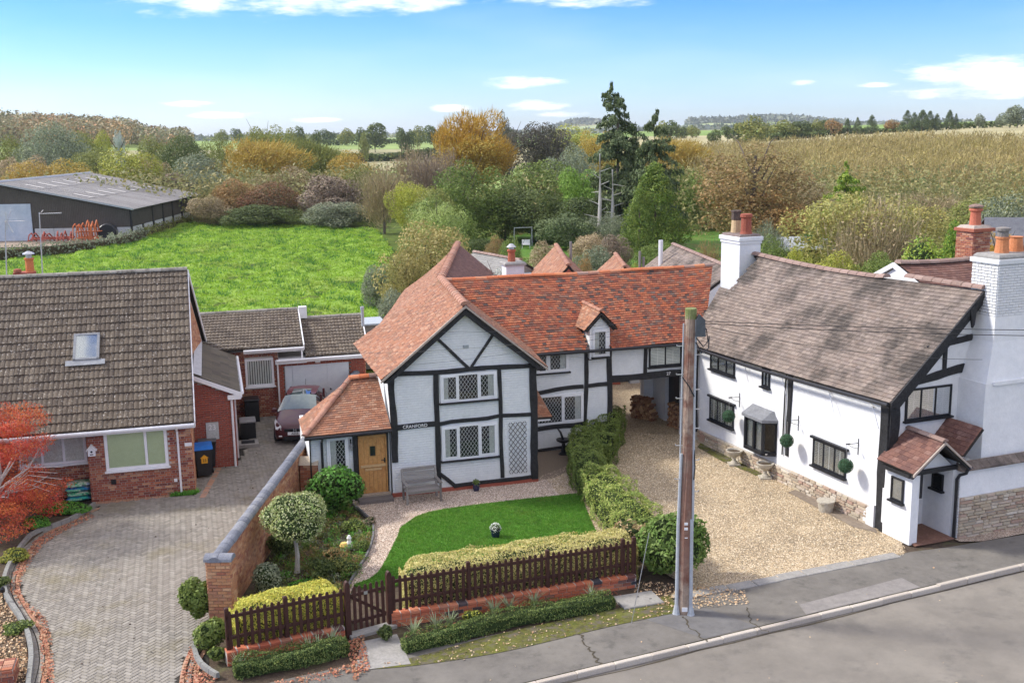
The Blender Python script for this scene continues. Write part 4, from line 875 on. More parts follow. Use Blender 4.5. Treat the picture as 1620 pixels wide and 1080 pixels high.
A=np.array(L); wx=A[:,0]*ca-A[:,1]*sa-9.0; wy=A[:,0]*sa+A[:,1]*ca+30.0
ins=inpoly(wx,wy,drive)&(wy>15.5); A=A[ins];wx=wx[ins];wy=wy[ins]
vis=np.argsort(wy+np.abs(wx+10)*.2)
rg=random.Random(9); cnt=0; mb=MB(); e=.006
for q in vis:
    a=A[q,2]+R(62); x,y=wx[q],wy[q]; p=None
    sx_,sy_=.0995,.047; c_,s_=math.cos(a),math.sin(a); z=rg.uniform(-.003,.003)
    if cnt<300 and y>17.2:
        cnt+=1; o=bpy.data.objects.new('paving_block',bme); COL.objects.link(o); o.parent=dw; o.location=(x+9,y-30,z); o.rotation_euler=(0,0,a)
    else:
        pts=[(-sx_,-sy_,-.02),(sx_,-sy_,-.02),(sx_,sy_,-.02),(-sx_,sy_,-.02),(-sx_+e,-sy_+e,0),(sx_-e,-sy_+e,0),(sx_-e,sy_-e,0),(-sx_+e,sy_-e,0)]
        mb.add([(u*c_-v*s_+x+9,u*s_+v*c_+y-30,w_+z) for u,v,w_ in pts],[(4,5,6,7),(0,1,5,4),(1,2,6,5),(2,3,7,6),(3,0,4,7)],rg.random())
mb.build('paving_blocks',M_block,dw,kind='stuff')
def border(path,offs,m,L_=.2,wd=.1,kind_name='edging_blocks'):
    mb=MB()
    for off in offs:
        P=smooth(path,10); s=0; acc=[]
        for i in range(len(P)-1):
            d=(P[i+1]-P[i]); l=d.length; acc.append((P[i],d/l,l))
        t=0; i=0; pos=0
        tot=sum(a[2] for a in acc); n=int(tot/(L_+.006))
        for k in range(n):
            sdist=(k+.5)*tot/n; q=0
            for (p,d,l) in acc:
                if q+l>=sdist: break
                q+=l
            c=p+d*(sdist-q); sd_=Vector((-d.y,d.x,0)); c=c+sd_*off
            X=d*(tot/n/2-.004); Y=sd_*(wd/2-.003); z=random.uniform(-.002,.003)
            vs=[c-X-Y,c+X-Y,c+X+Y,c-X+Y]; vs=[v+Vector((9,-30,-.02)) for v in vs]+[c+(X*a+Y*b)*.93+Vector((9,-30,z+.002)) for a,b in((-1,-1),(1,-1),(1,1),(-1,1))]
            f=[(4,5,6,7),(0,1,5,4),(1,2,6,5),(2,3,7,6),(3,0,4,7)]; 
            if X.cross(Y).z<0: f=[g_[::-1] for g_ in f]
            mb.add(vs,f,random.random())
    mb.build(kind_name,m,dw,kind='stuff')
border([G(160,803),G(120,822),G(80,842),G(52,870),G(34,905),G(34,935),G(50,965),G(72,1000),G(80,1040),G(72,1085),G(70,1130)],[-.06],M_blockr)
border([G(160,803),G(120,822),G(80,842),G(52,870),G(34,905),G(34,935),G(50,965),G(72,1000),G(80,1040),G(72,1085),G(70,1130)],[-.17,-.28],M_block)
border([G(160,803),G(120,822),G(80,842),G(52,870),G(34,905),G(34,935),G(50,965),G(72,1000),G(80,1040),G(72,1085),G(70,1130)],[-.39,-.50],M_blockr)
border([G(285,1130),G(282,1085),G(290,1045),G(310,1015)],[-.06,-.34],M_blockr); border([G(285,1130),G(282,1085),G(290,1045),G(310,1015)],[-.2],M_block)
border([Vector((-13.15,32.05,0)),Vector((-10.15,32.88,0))],[.0],M_blockr,.1,.2)
border([Vector((-9.95,32.4,0)),Vector((-10.25,35.5,0))],[-.1],M_blockr,.1,.2)
# ================================================================ the black and white cottage
FC=Frame(-3.8,32.17,16.5)
cot=thing('timber_framed_cottage','white brick cottage with black timber framing, orange tiled roof and front gable facing the lawn','house',tuple(FC.o),FC.yaw)
FRONT=Plane((0,0,0),(1,0,0),(0,-1,0))
X=Vector
mb=MB(); A=[(0,0,0),(4.75,0,0),(4.75,0,3.9),(2.41,0,5.72),(0,0,3.95)]; B=[(.5,6.0,0),(5.6,6.8,0),(5.6,6.8,3.9),(3.16,6.4,5.72),(.5,5.6,3.95)]
mb.loft([X(p) for p in A],[X(p) for p in B]); mb.build('front_wing_wall',M_paint,cot)
mb=MB(); A=[(.5,5.6,0),(5.6,7.2,0),(5.6,7.2,3.9),(3.16,6.3,5.72),(.5,5.6,3.9)]; B=[(4.2,17.7,0),(9.1,18.5,0),(9.1,18.5,3.9),(6.6,18.0,5.72),(4.2,17.7,3.9)]
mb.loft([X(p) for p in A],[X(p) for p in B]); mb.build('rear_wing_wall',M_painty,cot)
mb=MB(); mb.box(-.03,4.78,-.035,.02,0,.13); mb.build('brick_footing',M_brickside,cot)
# long range walls (with the carriage passage)
mb=MB(); mb.box(4.76,8.62,3.1,8.2,0,3.7); mb.box(8.62,12.0,3.1,8.2,2.36,3.7); mb.box(11.45,12.0,3.1,3.5,0,2.36); mb.build('long_range_wall',M_paint,cot)
mb=MB(); mb.prism([(4.7,8.19,3.7),(12.6,8.19,3.7),(13.7,8.19,3.7),(13.7,5.8,5.8),(13.6,5.7,5.8),(3.4,5.7,5.8)][:0] or [(12.0,3.1,3.7),(12.0,8.2,3.7),(12.0,5.7,5.75)],(.05,0,0)); mb.build('gable_infill',M_paint,cot)
# roofs
sagA=lambda u,v:-.05*math.sin(math.pi*u)*(1-v)-.03*math.sin(5*u+2)*.5
tiles(cot,[(-.22,5.75,3.83),(-.28,-.30,3.80),(2.41,-.30,5.93),(3.16,6.4,5.93)],.118,.165,.018,M_tilepink,name='roof_tile',sag=lambda u,v:-.035*math.sin(math.pi*v)+.02*math.sin(u*9+v*4),seed=4,indiv=0,jit=.006)
tiles(cot,[(5.03,-.30,3.80),(5.9,6.6,3.83),(3.16,6.4,5.93),(2.41,-.30,5.93)],.118,.165,.018,M_tilepink,sag=lambda u,v:-.03*math.sin(math.pi*v),seed=5)
tiles(cot,[(4.1,18.0,3.95),(.22,5.6,3.83),(3.16,6.4,5.93),(6.75,18.3,5.93)],.12,.17,.018,M_tilepink,sag=lambda u,v:-.13*math.sin(math.pi*v)*(.3+.7*(1-u))+.02*math.sin(u*12),seed=6)
tiles(cot,[(6.2,6.9,3.8),(9.35,18.7,3.8),(6.75,18.3,5.93),(3.16,6.4,5.93)],.12,.17,.018,M_tilered,seed=7,sag=lambda u,v:-.04*math.sin(math.pi*v))
RZ=5.95
tiles(cot,[(4.3,2.78,3.66),(12.05,2.78,3.64),(13.75,5.55,RZ+.02),(3.05,5.55,RZ)],.117,.165,.019,M_tileorange,seed=8,jit=.007,sag=lambda u,v:-.04*math.sin(math.pi*u)*1.0-.02*math.sin(u*14+v*3),clip=lambda u,v:not(7.60<(4.3+(12.05-4.3)*u)*(1-v)+(3.05+10.7*u)*v<8.42 and v<.29))
tiles(cot,[(13.3,8.5,3.64),(5.6,8.5,3.66),(3.05,5.65,RZ),(13.75,5.65,RZ+.02)],.15,.2,.012,M_tileorange,seed=9)
ridge(cot,(2.40,-.32,5.99),(3.16,6.4,5.99),M_ridge,r=.15); ridge(cot,(3.16,6.3,5.99),(6.75,18.35,6.0),M_ridge,r=.17,n=26)
ridge(cot,(2.95,5.6,RZ+.03),(13.85,5.6,RZ+.05),M_ridgeo,n=25,r=.13,sag=lambda t:-.05*math.sin(math.pi*t)-.015*math.sin(t*16))
# verge trim on the front gable
for a,b in (((-.30,-.33,3.73),(2.41,-.33,5.90)),((5.05,-.33,3.73),(2.41,-.33,5.90))):
    mb=MB(); a=X(a);b=X(b); d=(b-a); mb.prism([a,b,b+X((0,0,.075)),a+X((0,0,.075))],(0,.06,0)); mb.build('verge_mortar',M_mort_edge,cot)
# rafters under the verge
beam(cot,FRONT,(-.12,3.83),(2.44,5.80),.17,M_timber,0,.07); beam(cot,FRONT,(4.87,3.83),(2.38,5.80),.19,M_timber,0,.07)
mb=MB(); mb.prism([(-.2,-.27,3.72),(2.41,-.27,5.83),(5.0,-.27,3.72),(4.8,-.27,3.72),(2.41,-.27,5.68),(0,-.27,3.72)],(0,.25,0)); mb.build('soffit_board',M_timber,cot)
beam(cot,FRONT,(.02,3.92),(4.70,3.88),.14,M_timber,0,.06,wob=.02)
beam(cot,FRONT,(.10,1.13),(.07,3.86),.20,M_timber,0,.055,wob=.025)
beam(cot,FRONT,(4.66,.10),(4.64,3.86),.24,M_timber,0,.06,wob=.015)
beam(cot,FRONT,(1.47,.33),(1.48,3.86),.17,M_timber,0,.05,wob=.012)
beam(cot,FRONT,(3.57,.26),(3.52,3.83),.12,M_timber,0,.05,wob=.014)
beam(cot,FRONT,(1.52,4.98),(2.52,3.95),.095,M_timber,0,.05,wob=.008); beam(cot,FRONT,(3.37,5.0),(2.60,3.95),.085,M_timber,0,.05,wob=.008)
b=beam(cot,FRONT,(.18,2.23),(1.42,2.25),.17,M_timber,0,.055,wob=.01)
beam(cot,FRONT,(1.52,2.22),(3.5,2.32),.12,M_timber,0,.05,wob=.03); beam(cot,FRONT,(3.55,2.32),(4.58,2.27),.12,M_timber,0,.05,wob=.025)
beam(cot,FRONT,(1.94,.155),(4.6,.19),.12,M_timber,0,.06,wob=.012); beam(cot,FRONT,(1.52,.60),(1.98,.17),.12,M_timber,0,.05,wob=.01)
text(cot,'CRANFORD',.145,(.76,-.062,2.24),(1,0,0),(0,0,1),M_white,'house_name')
mb=MB(); FRONT.box(mb,2.36,2.55,4.58,4.68,0,.012); 
for k in range(4): FRONT.box(mb,2.37,2.54,4.59+k*.022,4.60+k*.022,.012,.02)
mb.build('air_vent',mat('vent_plate',[(.42,.45,.45),(.3,.32,.32)]),cot)
window(cot,FRONT,1.60,3.43,2.90,3.80,[.85,1.05,.9],M_upvc,'lead',openf=[1,0,1],sill=M_timber,label='three-light leaded window on the upper floor under the gable beam')
window(cot,FRONT,1.60,3.43,1.02,2.14,[.85,1.1,.95],M_upvc,'lead',openf=[1,0,1],sill=M_timber,label='three-light leaded window on the ground floor')
# trellis
tr=MB(); a0,a1,b0,b1=3.80,4.40,.35,2.06; s=.155
for sg in(1,-1):
    for k in range(-16,17):
        c0=(a0+a1)/2+k*s*1.0; 
        t0,t1=-9,9; dx,dz=.62,.78*sg; pz=(b0+b1)/2
        for o_,d_,lo,hi in((c0,dx,a0,a1),(pz,dz,b0,b1)):
            ta,tb=(lo-o_)/d_,(hi-o_)/d_
            if ta>tb: ta,tb=tb,ta
            t0=max(t0,ta);t1=min(t1,tb)
        if t1-t0>.05:
            m0=(t0+t1)/2; D_=X((dx,0,dz)).normalized(); tr.obox((c0+dx*m0,-.03 if sg>0 else -.018,pz+dz*m0),D_*((t1-t0)/2*math.hypot(dx,dz)),X((-D_.z,0,D_.x))*.009,X((0,.005,0)))
tre=thing('garden_trellis','grey diamond lattice trellis fixed to the white cottage wall','trellis',tuple(FC.w(3.8,-.02,.3)),FC.yaw)
o=tr.build('lattice',mat('trellis_wood',[(.10,.09,.085),(.16,.15,.14)],rough=.8,ns=9),tre); o.location=(-3.8,.02,-.3)
# long range facade
LONG=Plane((0,3.1,0),(1,0,0),(0,-1,0))
window(cot,LONG,4.95,6.95,2.86,3.62,[.6,1,1],M_upvc,'lead',openf=[1,1,1],sill=M_timber,label='white window under the eaves of the long range')
window(cot,LONG,5.35,7.50,.98,2.04,[.45,1.25,1],M_upvc,'lead',openf=[0,0,1],sill=False,label='white leaded window behind the small tiled canopy')
window(cot,LONG,10.02,11.30,2.76,3.60,[1,1],M_timber,'shutter',sill=True,label='black framed window with white shutters over the passage')
for p,q,wd,wb in [((7.55,.30),(7.62,3.45),.15,.02),((8.50,0),(8.50,3.60),.20,.02),((9.88,2.50),(9.90,3.64),.13,.008),((11.36,2.50),(11.36,3.62),.10,.008),((11.97,.35),(11.97,3.55),.11,.01),((8.58,2.44),(12.0,2.46),.24,.02),((5.0,2.12),(7.5,2.26),.14,.035),((7.66,2.26),(8.42,2.28),.14,.01),((4.9,.80),(7.5,.88),.16,.035),((7.64,3.24),(8.42,3.26),.09,.005),((4.9,.06),(7.3,.10),.10,.01)]:
    beam(cot,LONG,p,q,wd,M_timber,0,.05,wob=wb)
text(cot,'27',.16,(10.78,3.03,2.47),(1,0,0),(0,0,1),M_white,'house_number')
mb=MB(); LONG.box(mb,9.25,9.62,2.24,2.34,-.1,.14); mb.build('beam_block',M_greywood,cot)
mb=MB(); mb.tube([(4.9,2.72,3.60),(12.05,2.72,3.58)],.055,8); 
mb.build('gutter',M_gutter,cot)
mb=MB(); 
for k in range(24):
    x=4.95+k*.3
    if 7.5<x<8.5: continue
    mb.box(x,x+.07,2.85,3.1,3.52,3.62)
mb.build('rafter_ends',M_timber,cot)
# carriage passage
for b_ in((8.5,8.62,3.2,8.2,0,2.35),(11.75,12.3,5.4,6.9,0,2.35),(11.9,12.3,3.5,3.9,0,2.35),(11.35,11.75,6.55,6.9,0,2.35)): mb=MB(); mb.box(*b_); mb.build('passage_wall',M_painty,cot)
mb=MB(); mb.box(11.9,12.3,3.9,5.4,0,2.3); mb.build('passage_door',M_black,cot)
# dormer
DF=Plane((0,2.9,0),(1,0,0),(0,-1,0))
mb=MB(); 
mb.prism([(7.66,2.9,3.30),(8.42,2.9,3.30),(8.42,2.9,4.36),(8.04,2.9,4.84),(7.66,2.9,4.36)],(0,1.4,0)); mb.build('dormer_wall',M_paint,cot)
window(cot,DF,7.76,8.34,3.34,4.32,[1],M_upvc,'lead',openf=[1],sill=M_timber,fw=.05,label='small leaded dormer window')
for a_,b_ in((7.66,7.75),(8.35,8.42)): mb=MB(); DF.box(mb,a_,b_,3.27,4.36,0,.03); mb.build('dormer_post',M_upvc,cot)
tiles(cot,[(7.42,4.2,4.33),(7.42,2.68,4.33),(8.03,2.68,4.95),(8.03,4.6,5.02)],.12,.165,.012,M_tilepink,seed=12)
tiles(cot,[(8.64,2.68,4.33),(8.64,4.2,4.33),(8.03,4.6,5.02),(8.03,2.68,4.95)],.12,.165,.012,M_tilepink,seed=13)
ridge(cot,(8.03,2.66,5.0),(8.03,4.6,5.06),M_ridge,r=.09,n=5)
beam(cot,DF,(7.50,4.30),(8.05,4.86),.10,M_timber,.10,.06,wob=0); beam(cot,DF,(8.56,4.30),(8.01,4.86),.10,M_timber,.10,.06,wob=0)
# chimney behind the ridge and flue
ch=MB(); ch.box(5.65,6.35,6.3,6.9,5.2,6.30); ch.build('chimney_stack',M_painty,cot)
ch=MB(); ch.bbox(5.58,6.42,6.22,6.98,6.30,6.42,.05); ch.build('chimney_cap',M_concrete,cot)
ch=MB(); ch.lathe([(.15,0),(.13,.35),(.17,.38),(.17,.44),(.12,.46)],(5.95,6.6,6.42),12); ch.build('chimney_pot',mat('red_clay_pot',[(.34,.09,.05),(.42,.13,.07)],ns=6,bump=.2),cot)
ch=MB(); ch.lathe([(.19,0),(.06,.12)],(5.95,6.6,6.96),10); ch.tube([(5.95,6.6,6.85),(5.95,6.6,6.97)],.1,8); ch.build('cowl',M_steel,cot)
fl=MB(); fl.tube([(.62,9.0,3.9),(.62,9.0,4.62)],.06,8); fl.lathe([(.075,0),(.075,.12)],(.62,9.0,4.55),8); fl.build('flue',M_galv,cot)
# small tiled canopy in the corner
cy0,cy1=1.35,3.0
tiles(cot,[(4.82,1.15,1.80),(5.66,1.15,1.78),(5.60,3.06,2.55),(4.82,3.06,2.55)],.12,.165,.012,M_tilepink,seed=14)
mb=MB(); mb.box(4.86,5.62,1.2,1.26,1.66,1.76); mb.box(5.54,5.6,1.26,3.08,1.66,1.74); mb.build('canopy_frame',M_upvc,cot)
# ---- entrance porch at the left of the gable
PP=Plane((0,.10,0),(1,0,0),(0,-1,0))
mb=MB(); mb.box(-2.50,-.03,.12,3.0,0,2.12); mb.build('porch_wall',M_paint,cot)
mb=MB(); PP.box(mb,-2.52,-.02,2.12,2.24,-.3,.03); mb.build('porch_brick_band',M_brickside,cot)
porch_q=[(-2.66,-.22,2.24),(-.02,-.22,2.26),(-.02,2.0,3.42),(-.92,2.0,3.40)]
tiles(cot,porch_q,.115,.165,.017,M_tilepink,seed=15,sag=lambda u,v:-.02*math.sin(math.pi*v))
tiles(cot,[(-2.60,1.9,2.24),(-2.66,-.22,2.24),(-.98,1.92,3.38),(-.92,2.0,3.40)],.115,.165,.017,M_tilepink,seed=16)
ridge(cot,(-2.66,-.22,2.29),(-.92,2.0,3.45),M_ridge,r=.10,n=9); ridge(cot,(-.95,2.0,3.46),(0.02,2.0,3.48),M_ridgeo,r=.14,n=3)
mb=MB(); mb.tube([(-2.67,-.27,2.20),(0.0,-.27,2.22)],.05,8); mb.tube([(-2.13,-.27,2.18),(-2.13,-.10,2.05),(-2.13,.05,1.98),(-2.13,.05,.3)],.04,8); mb.build('gutter',M_gutter,cot)
for p,q,wd in [((-1.10,0),(-1.10,2.10),.16),((-.13,.05),(-.11,2.1),.07),((-1.9,.86),(-1.2,.90),.07),((-2.48,.1),(-2.48,2.1),.04)]: beam(cot,PP,p,q,wd,M_timber,.0,.05,wob=.004)
FR2=Plane((0,.0,0),(1,0,0),(0,-1,0))
window(cot,PP,-1.98,-1.32,.96,2.10,[1],M_upvc,'lead',openf=[1],sill=True,label='leaded porch window beside the oak door')
# door
dr_=MB(); 
for k in range(6): PP.box(dr_,-.98+k*.133,-.98+k*.133+.128,.14,1.98,.02,.055)
door=dr_.build('front_door',M_oak,cot); door['label']='oak stable door with small leaded pane'
mb=MB(); PP.box(mb,-1.02,-.985,.14,2.05,0,.09); PP.box(mb,-.18,-.145,.14,2.05,0,.09); PP.box(mb,-1.02,-.145,1.985,2.06,0,.09); mb.build('door_frame',M_oak,door)
mb=MB(); PP.box(mb,-.97,-.19,1.04,1.12,.056,.085); PP.box(mb,-.84,-.32,.93,1.0,.056,.075); mb.build('weather_bar',mat('pale_oak',[(.55,.36,.18),(.48,.3,.14)],rough=.5),door)
mb=MB(); PP.box(mb,-.68,-.48,1.38,1.72,.056,.064); mb.build('pane',M_glass,door); mb=MB(); PP.box(mb,-.66,-.50,1.40,1.70,.0555,.060); mb.build('dark_pane_backing',M_dark,door)  # dark sheet in the pane stands in for the unlit inside
mb=MB(); PP.box(mb,-.24,-.20,1.15,1.30,.056,.066); mb.tube([PP.P(-.22,1.24,.06),PP.P(-.22,1.24,.11),PP.P(-.33,1.24,.11)],.012,6); mb.build('handle',M_black,door)
st=MB(); st.bbox(-1.12,-.05,-.42,.1,0,.13,.015); st.build('door_step',M_greywood,cot); st=MB(); st.bbox(-1.08,-.08,-.1,.08,.13,.2,.012); st.build('door_step',mat('oak_sill',[(.30,.24,.18),(.38,.31,.24)],rough=.8,ns=8),cot)
# porch lamp
lm=thing('wall_lantern','small black wall lantern between the porch window and oak door','lantern',tuple(FC.w(-1.24,.10,1.78)),FC.yaw)
mb=MB(); mb.tube([(0,0,.12),(0,-.10,.14),(0,-.12,.10)],.01,5); mb.box(-.02,.02,-.03,-.0,.04,.2); mb.build('bracket',M_black,lm)
mb=MB(); mb.lathe([(.035,-.16),(.05,-.02),(.06,0),(.02,.07),(.0,.09)],(0,-.12,.02),6); mb.build('lamp_head',mat('lantern_grey',[(.2,.2,.2),(.3,.3,.3)],rough=.4),lm)
# ================================================================ red brick chalet bungalow on the left
FB=Frame(-10.23,32.97,15.5)
bun=thing('chalet_bungalow','red brick chalet bungalow with steep mossy concrete tiled roof and green roller blind','house',tuple(FB.o),FB.yaw)
FP=Plane((0,0,0),(1,0,0),(0,-1,0)); DEP=10.4; RX=.30; EZ=2.40; PZ=6.52
mb=MB(); mb.prism([(0,0,0),(0,DEP,0),(0,DEP,2.5),(0,DEP/2,6.35),(0,0,2.4)],(-3.1,0,0)); mb.prism([(-3.1,.75,0),(-3.1,DEP,0),(-3.1,DEP,2.5),(-3.1,DEP/2,6.35),(-3.1,.75,2.7)],(-9,0,0)); mb.build('wall_core',M_mortar,bun)
holes=[(-2.62,-.72,.95,2.4)]
bricks(bun,FP,-3.1,0,0,2.34,M_brickfl,holes=holes,bond='flemish',seed=3)
FP2=Plane((0,.75,0),(1,0,0),(0,-1,0)); bricks(bun,FP2,-6.6,-3.1,0,2.4,M_brickfl,holes=[(-5.2,-3.2,1.1,2.4)],bond='flemish',seed=4)
SL=Plane((-3.1,0,0),(0,1,0),(-1,0,0)); bricks(bun,SL,0,.75,0,2.34,M_brickfl,bond='flemish',seed=5)
SR=Plane((0,0,0),(0,1,0),(1,0,0)); bricks(bun,SR,0,DEP,0,6.3,M_brickwarm,seed=6,shape=lambda a,b: b<2.35+ (a if a<DEP/2 else DEP-a)*.76)
d_=X((.5,DEP/2,0)); GWP=Plane((0.0,DEP/2,0),d_,(d_.y,-d_.x,0)); mb=MB(); mb.prism([(0,DEP/2,2.4),(.5,DEP,2.4),(0,DEP/2,6.25)],(-.05,0,0)); mb.build('gable_core',M_mortar,bun); bricks(bun,GWP,0,d_.length,2.4,6.2,M_brickwarm,seed=66,shape=lambda a,b:b<6.15-.75*a)
# roof
prio=lambda u,v:v-u*.2+ (9 if u<.30 else 0)
tiles(bun,[(-8.2,-.38,EZ-.02),(.12,-.38,EZ-.02),(.12,DEP/2,PZ),(-8.2,DEP/2,PZ)],.345,.30,.034,M_conc,indiv=300,prof='roll',name='roof_tile',prio=lambda u,v:(0 if u>.28 else 5)+v,seed=21,jit=.008)
tiles(bun,[(.62,DEP+.38,EZ),(-8.2,DEP+.38,EZ),(-8.2,DEP/2,PZ),(.12,DEP/2,PZ)],.345,.6,.014,M_conc,prof='roll',seed=22)
ridge(bun,(-8.2,DEP/2,PZ+.04),(.13,DEP/2,PZ+.04),M_ridgec,n=19,r=.14)
for s_,y0,y1 in((0,-.40,DEP/2),(1,DEP+.40,DEP/2)):
    xe=.13+.5*s_; mb=MB(); mb.prism([(xe,y0,EZ-.14),(.13,y1,PZ-.13),(.13,y1,PZ+.05),(xe,y0,EZ+.03)],(.035,0,0)); mb.build('barge_board',M_upvc,bun)
mb=MB(); mb.box(-8.2,.15,-.40,-.375,EZ-.17,EZ-.03); mb.box(-8.2,.12,-.375,0,EZ-.17,EZ-.15); mb.build('fascia_board',M_upvc,bun)
mb=MB(); mb.tube([(-8.2,-.46,EZ-.06),(.13,-.46,EZ-.06)],.055,8); mb.tube([(-.42,-.44,EZ-.08),(-.42,-.30,EZ-.22),(-.42,-.07,EZ-.32),(-.42,-.05,EZ-.45),(-.42,-.05,.0)],.035,8); mb.build('gutter',M_upvc,bun)
window(bun,FP,-2.60,-.74,.97,2.24,[2.0,.95],M_upvc,'greenblind',openf=[0,0],sill=True,fw=.09,label='white framed window with pale green roller blind')
window(bun,FP2,-5.2,-3.22,1.12,2.28,[1,1,1],M_upvc,'curtain',openf=[0,0,0],sill=True,fw=.08,label='white window behind the red acer')
mb=MB(); 
rc=X((0,DEP/2+.38,PZ-EZ)).normalized(); nn=X((0,-rc.z,rc.y))
# roof light
v=.41; base=X((-3.12,-.38,EZ))+X((0,DEP/2+.38,PZ-EZ))*v
def RL(mb,a0,a1,b0,b1,c0,c1): mb.obox(base+X((1,0,0))*((a0+a1)/2)+rc*((b0+b1)/2)+nn*((c0+c1)/2),X((1,0,0))*((a1-a0)/2),rc*((b1-b0)/2),nn*((c1-c0)/2))
mb=MB(); RL(mb,-.40,-.32,0,1.15,.03,.16);RL(mb,.32,.40,0,1.15,.03,.16);RL(mb,-.40,.40,1.08,1.15,.03,.165);RL(mb,-.40,.40,0,.07,.03,.16)
rw=mb.build('roof_window',mat('grey_roof_window_frame',[(.20,.21,.22),(.28,.29,.3)],rough=.4),bun); rw['label']='small roof window set in the concrete tiles'
mb=MB(); RL(mb,-.32,.32,.07,1.08,.135,.142); mb.build('blind',mat('pale_blind',[(.62,.68,.72),(.68,.73,.76)],rough=.5,na=.05),rw)
mb=MB(); RL(mb,-.32,.32,.07,1.08,.150,.156); mb.build('pane',M_glass,rw)
mb=MB(); RL(mb,-.62,.58,-.22,0,.118,.128); mb.build('lead_flashing',mat('lead_grey',[(.24,.25,.26),(.32,.33,.34)],rough=.6,ns=4),rw)
# rear chimney and pot with cowl
mb=MB(); mb.box(-5.9,-5.2,7.1,7.7,4.5,6.50); mb.build('chimney_stack',M_brickside,bun)
mb=MB(); mb.lathe([(.15,0),(.14,.42),(.17,.44),(.17,.5)],(-5.36,7.4,6.5),12); mb.build('chimney_pot',mat('orange_clay_pot',[(.55,.17,.06),(.6,.22,.09)],ns=6,bump=.2),bun)
mb=MB(); mb.tube([(-5.36,7.4,7.0),(-5.36,7.4,7.14)],.11,10); mb.lathe([(.21,0),(.2,.03),(.05,.1)],(-5.36,7.4,7.14),12); mb.build('cowl',M_steel,bun)
mb=MB(); mb.lathe([(.14,0),(.13,.10),(.0,.14)],(-5.75,7.2,6.52),10); mb.build('chimney_pot',mat('dark_clay_pot',[(.3,.10,.06),(.35,.12,.07)],ns=6),bun)
# wall furniture
bh=thing('bird_box','small white bird box fixed to the brick corner left of the green blind','bird box',tuple(FB.w(-2.98,-.02,1.52)),FB.yaw)
mb=MB(); mb.prism([(-.11,-.12,0),(.11,-.12,0),(.11,-.12,.2),(0,-.12,.32),(-.11,-.12,.2)],(0,.13,0)); mb.build('box_body',M_plast,bh)
mb=MB(); mb.obox((-.07,-.07,.27),(.085,0,.095),(0,.10,0),(-.008,0,.008)); mb.obox((.07,-.07,.27),(.085,0,-.095),(0,.10,0),(.008,0,.008)); mb.build('box_roof',M_white,bh)
mb=MB(); mb.tube([(0,-.121,.14),(0,-.126,.14)],.035,10); mb.box(-.05,.05,-.125,-.119,.04,.07); mb.build('entrance_hole',M_dark,bh)
mb=MB(); mb.box(-2.50,-2.35,-.035,-.018,.52,.68); mb.build('air_vent',M_dark,bun)
mb=MB(); mb.box(-.22,-.02+.02,-.04,-.02,1.55,1.66); mb.build('house_plaque',M_plast,bun); mb=MB(); mb.box(-.62,-.52,-.05,-.02,.42,.52); mb.build('tap_box',M_plast,bun)
# side lean-to with the plaque
WY=2.5; WP=Plane((0,WY,0),(1,0,0),(0,-1,0))
mb=MB(); mb.prism([(0,WY+.02,0),(1.38,WY+.02,0),(1.38,WY+.02,2.62),(0,WY+.02,3.2)],(0,8,0)); mb.build('lean_to_core',M_mortar,bun)
bricks(bun,WP,0.03,1.40,0,3.25,M_brickside,seed=7,shape=lambda a,b:b<3.12-.42*a,bl=.215)
LS=Plane((1.38,WY,0),(0,1,0),(1,0,0)); bricks(bun,LS,0,6.4,0,2.55,M_brickside,seed=8)
tiles(bun,[(1.62,2.30,2.62),(1.62,8.8,2.62),(.12,8.8,3.32),(.12,2.30,3.32)][::1],.35,.33,.01,M_felt,seed=23)
mb=MB(); mb.prism([(.0,2.26,3.22),(1.68,2.26,2.46),(1.68,2.26,2.62),(.0,2.26,3.38)],(0,.035,0)); mb.build('barge_board',M_upvc,bun)
mb=MB(); mb.box(1.62,1.66,2.28,8.8,2.44,2.60); mb.box(1.20,1.64,2.27,2.30,2.40,2.56); mb.tube([(1.70,2.3,2.60),(1.70,8.8,2.60)],.05,8); mb.tube([(1.32,2.42,2.45),(1.32,2.42,0)],.04,8); mb.build('gutter',M_upvc,bun)
mb=MB(); mb.box(1.40,1.44,3.1,3.9,.1,2.2); mb.box(1.42,1.47,3.06,3.1,.1,2.25); mb.box(1.42,1.47,3.9,3.95,.1,2.25); mb.build('side_door',M_upvc,bun)
mb=MB(); mb.prism([(.125,2.4,3.38),(.125,8.8,3.38),(.40,8.8,3.27),(.40,2.4,3.27)],(0,0,.01)); mb.build('lead_flashing',mat('pale_lead',[(.42,.43,.44),(.5,.51,.52)],rough=.6,ns=4),bun)
mb=MB(); WP.box(mb,.42,.84,1.02,1.62,.025,.06); pq=mb.build('number_board',mat('grey_board',[(.42,.44,.42),(.48,.5,.48)],rough=.6),bun); pq['label']='grey board with the number 23'
text(pq,'23',.26,(.63,WY-.065,1.44),(1,0,0),(0,0,1),M_white,'house_number')
mb=MB(); WP.box(mb,.60,.63,.3,1.02,.025,.04); mb.build('cable_duct',M_brickside,bun)
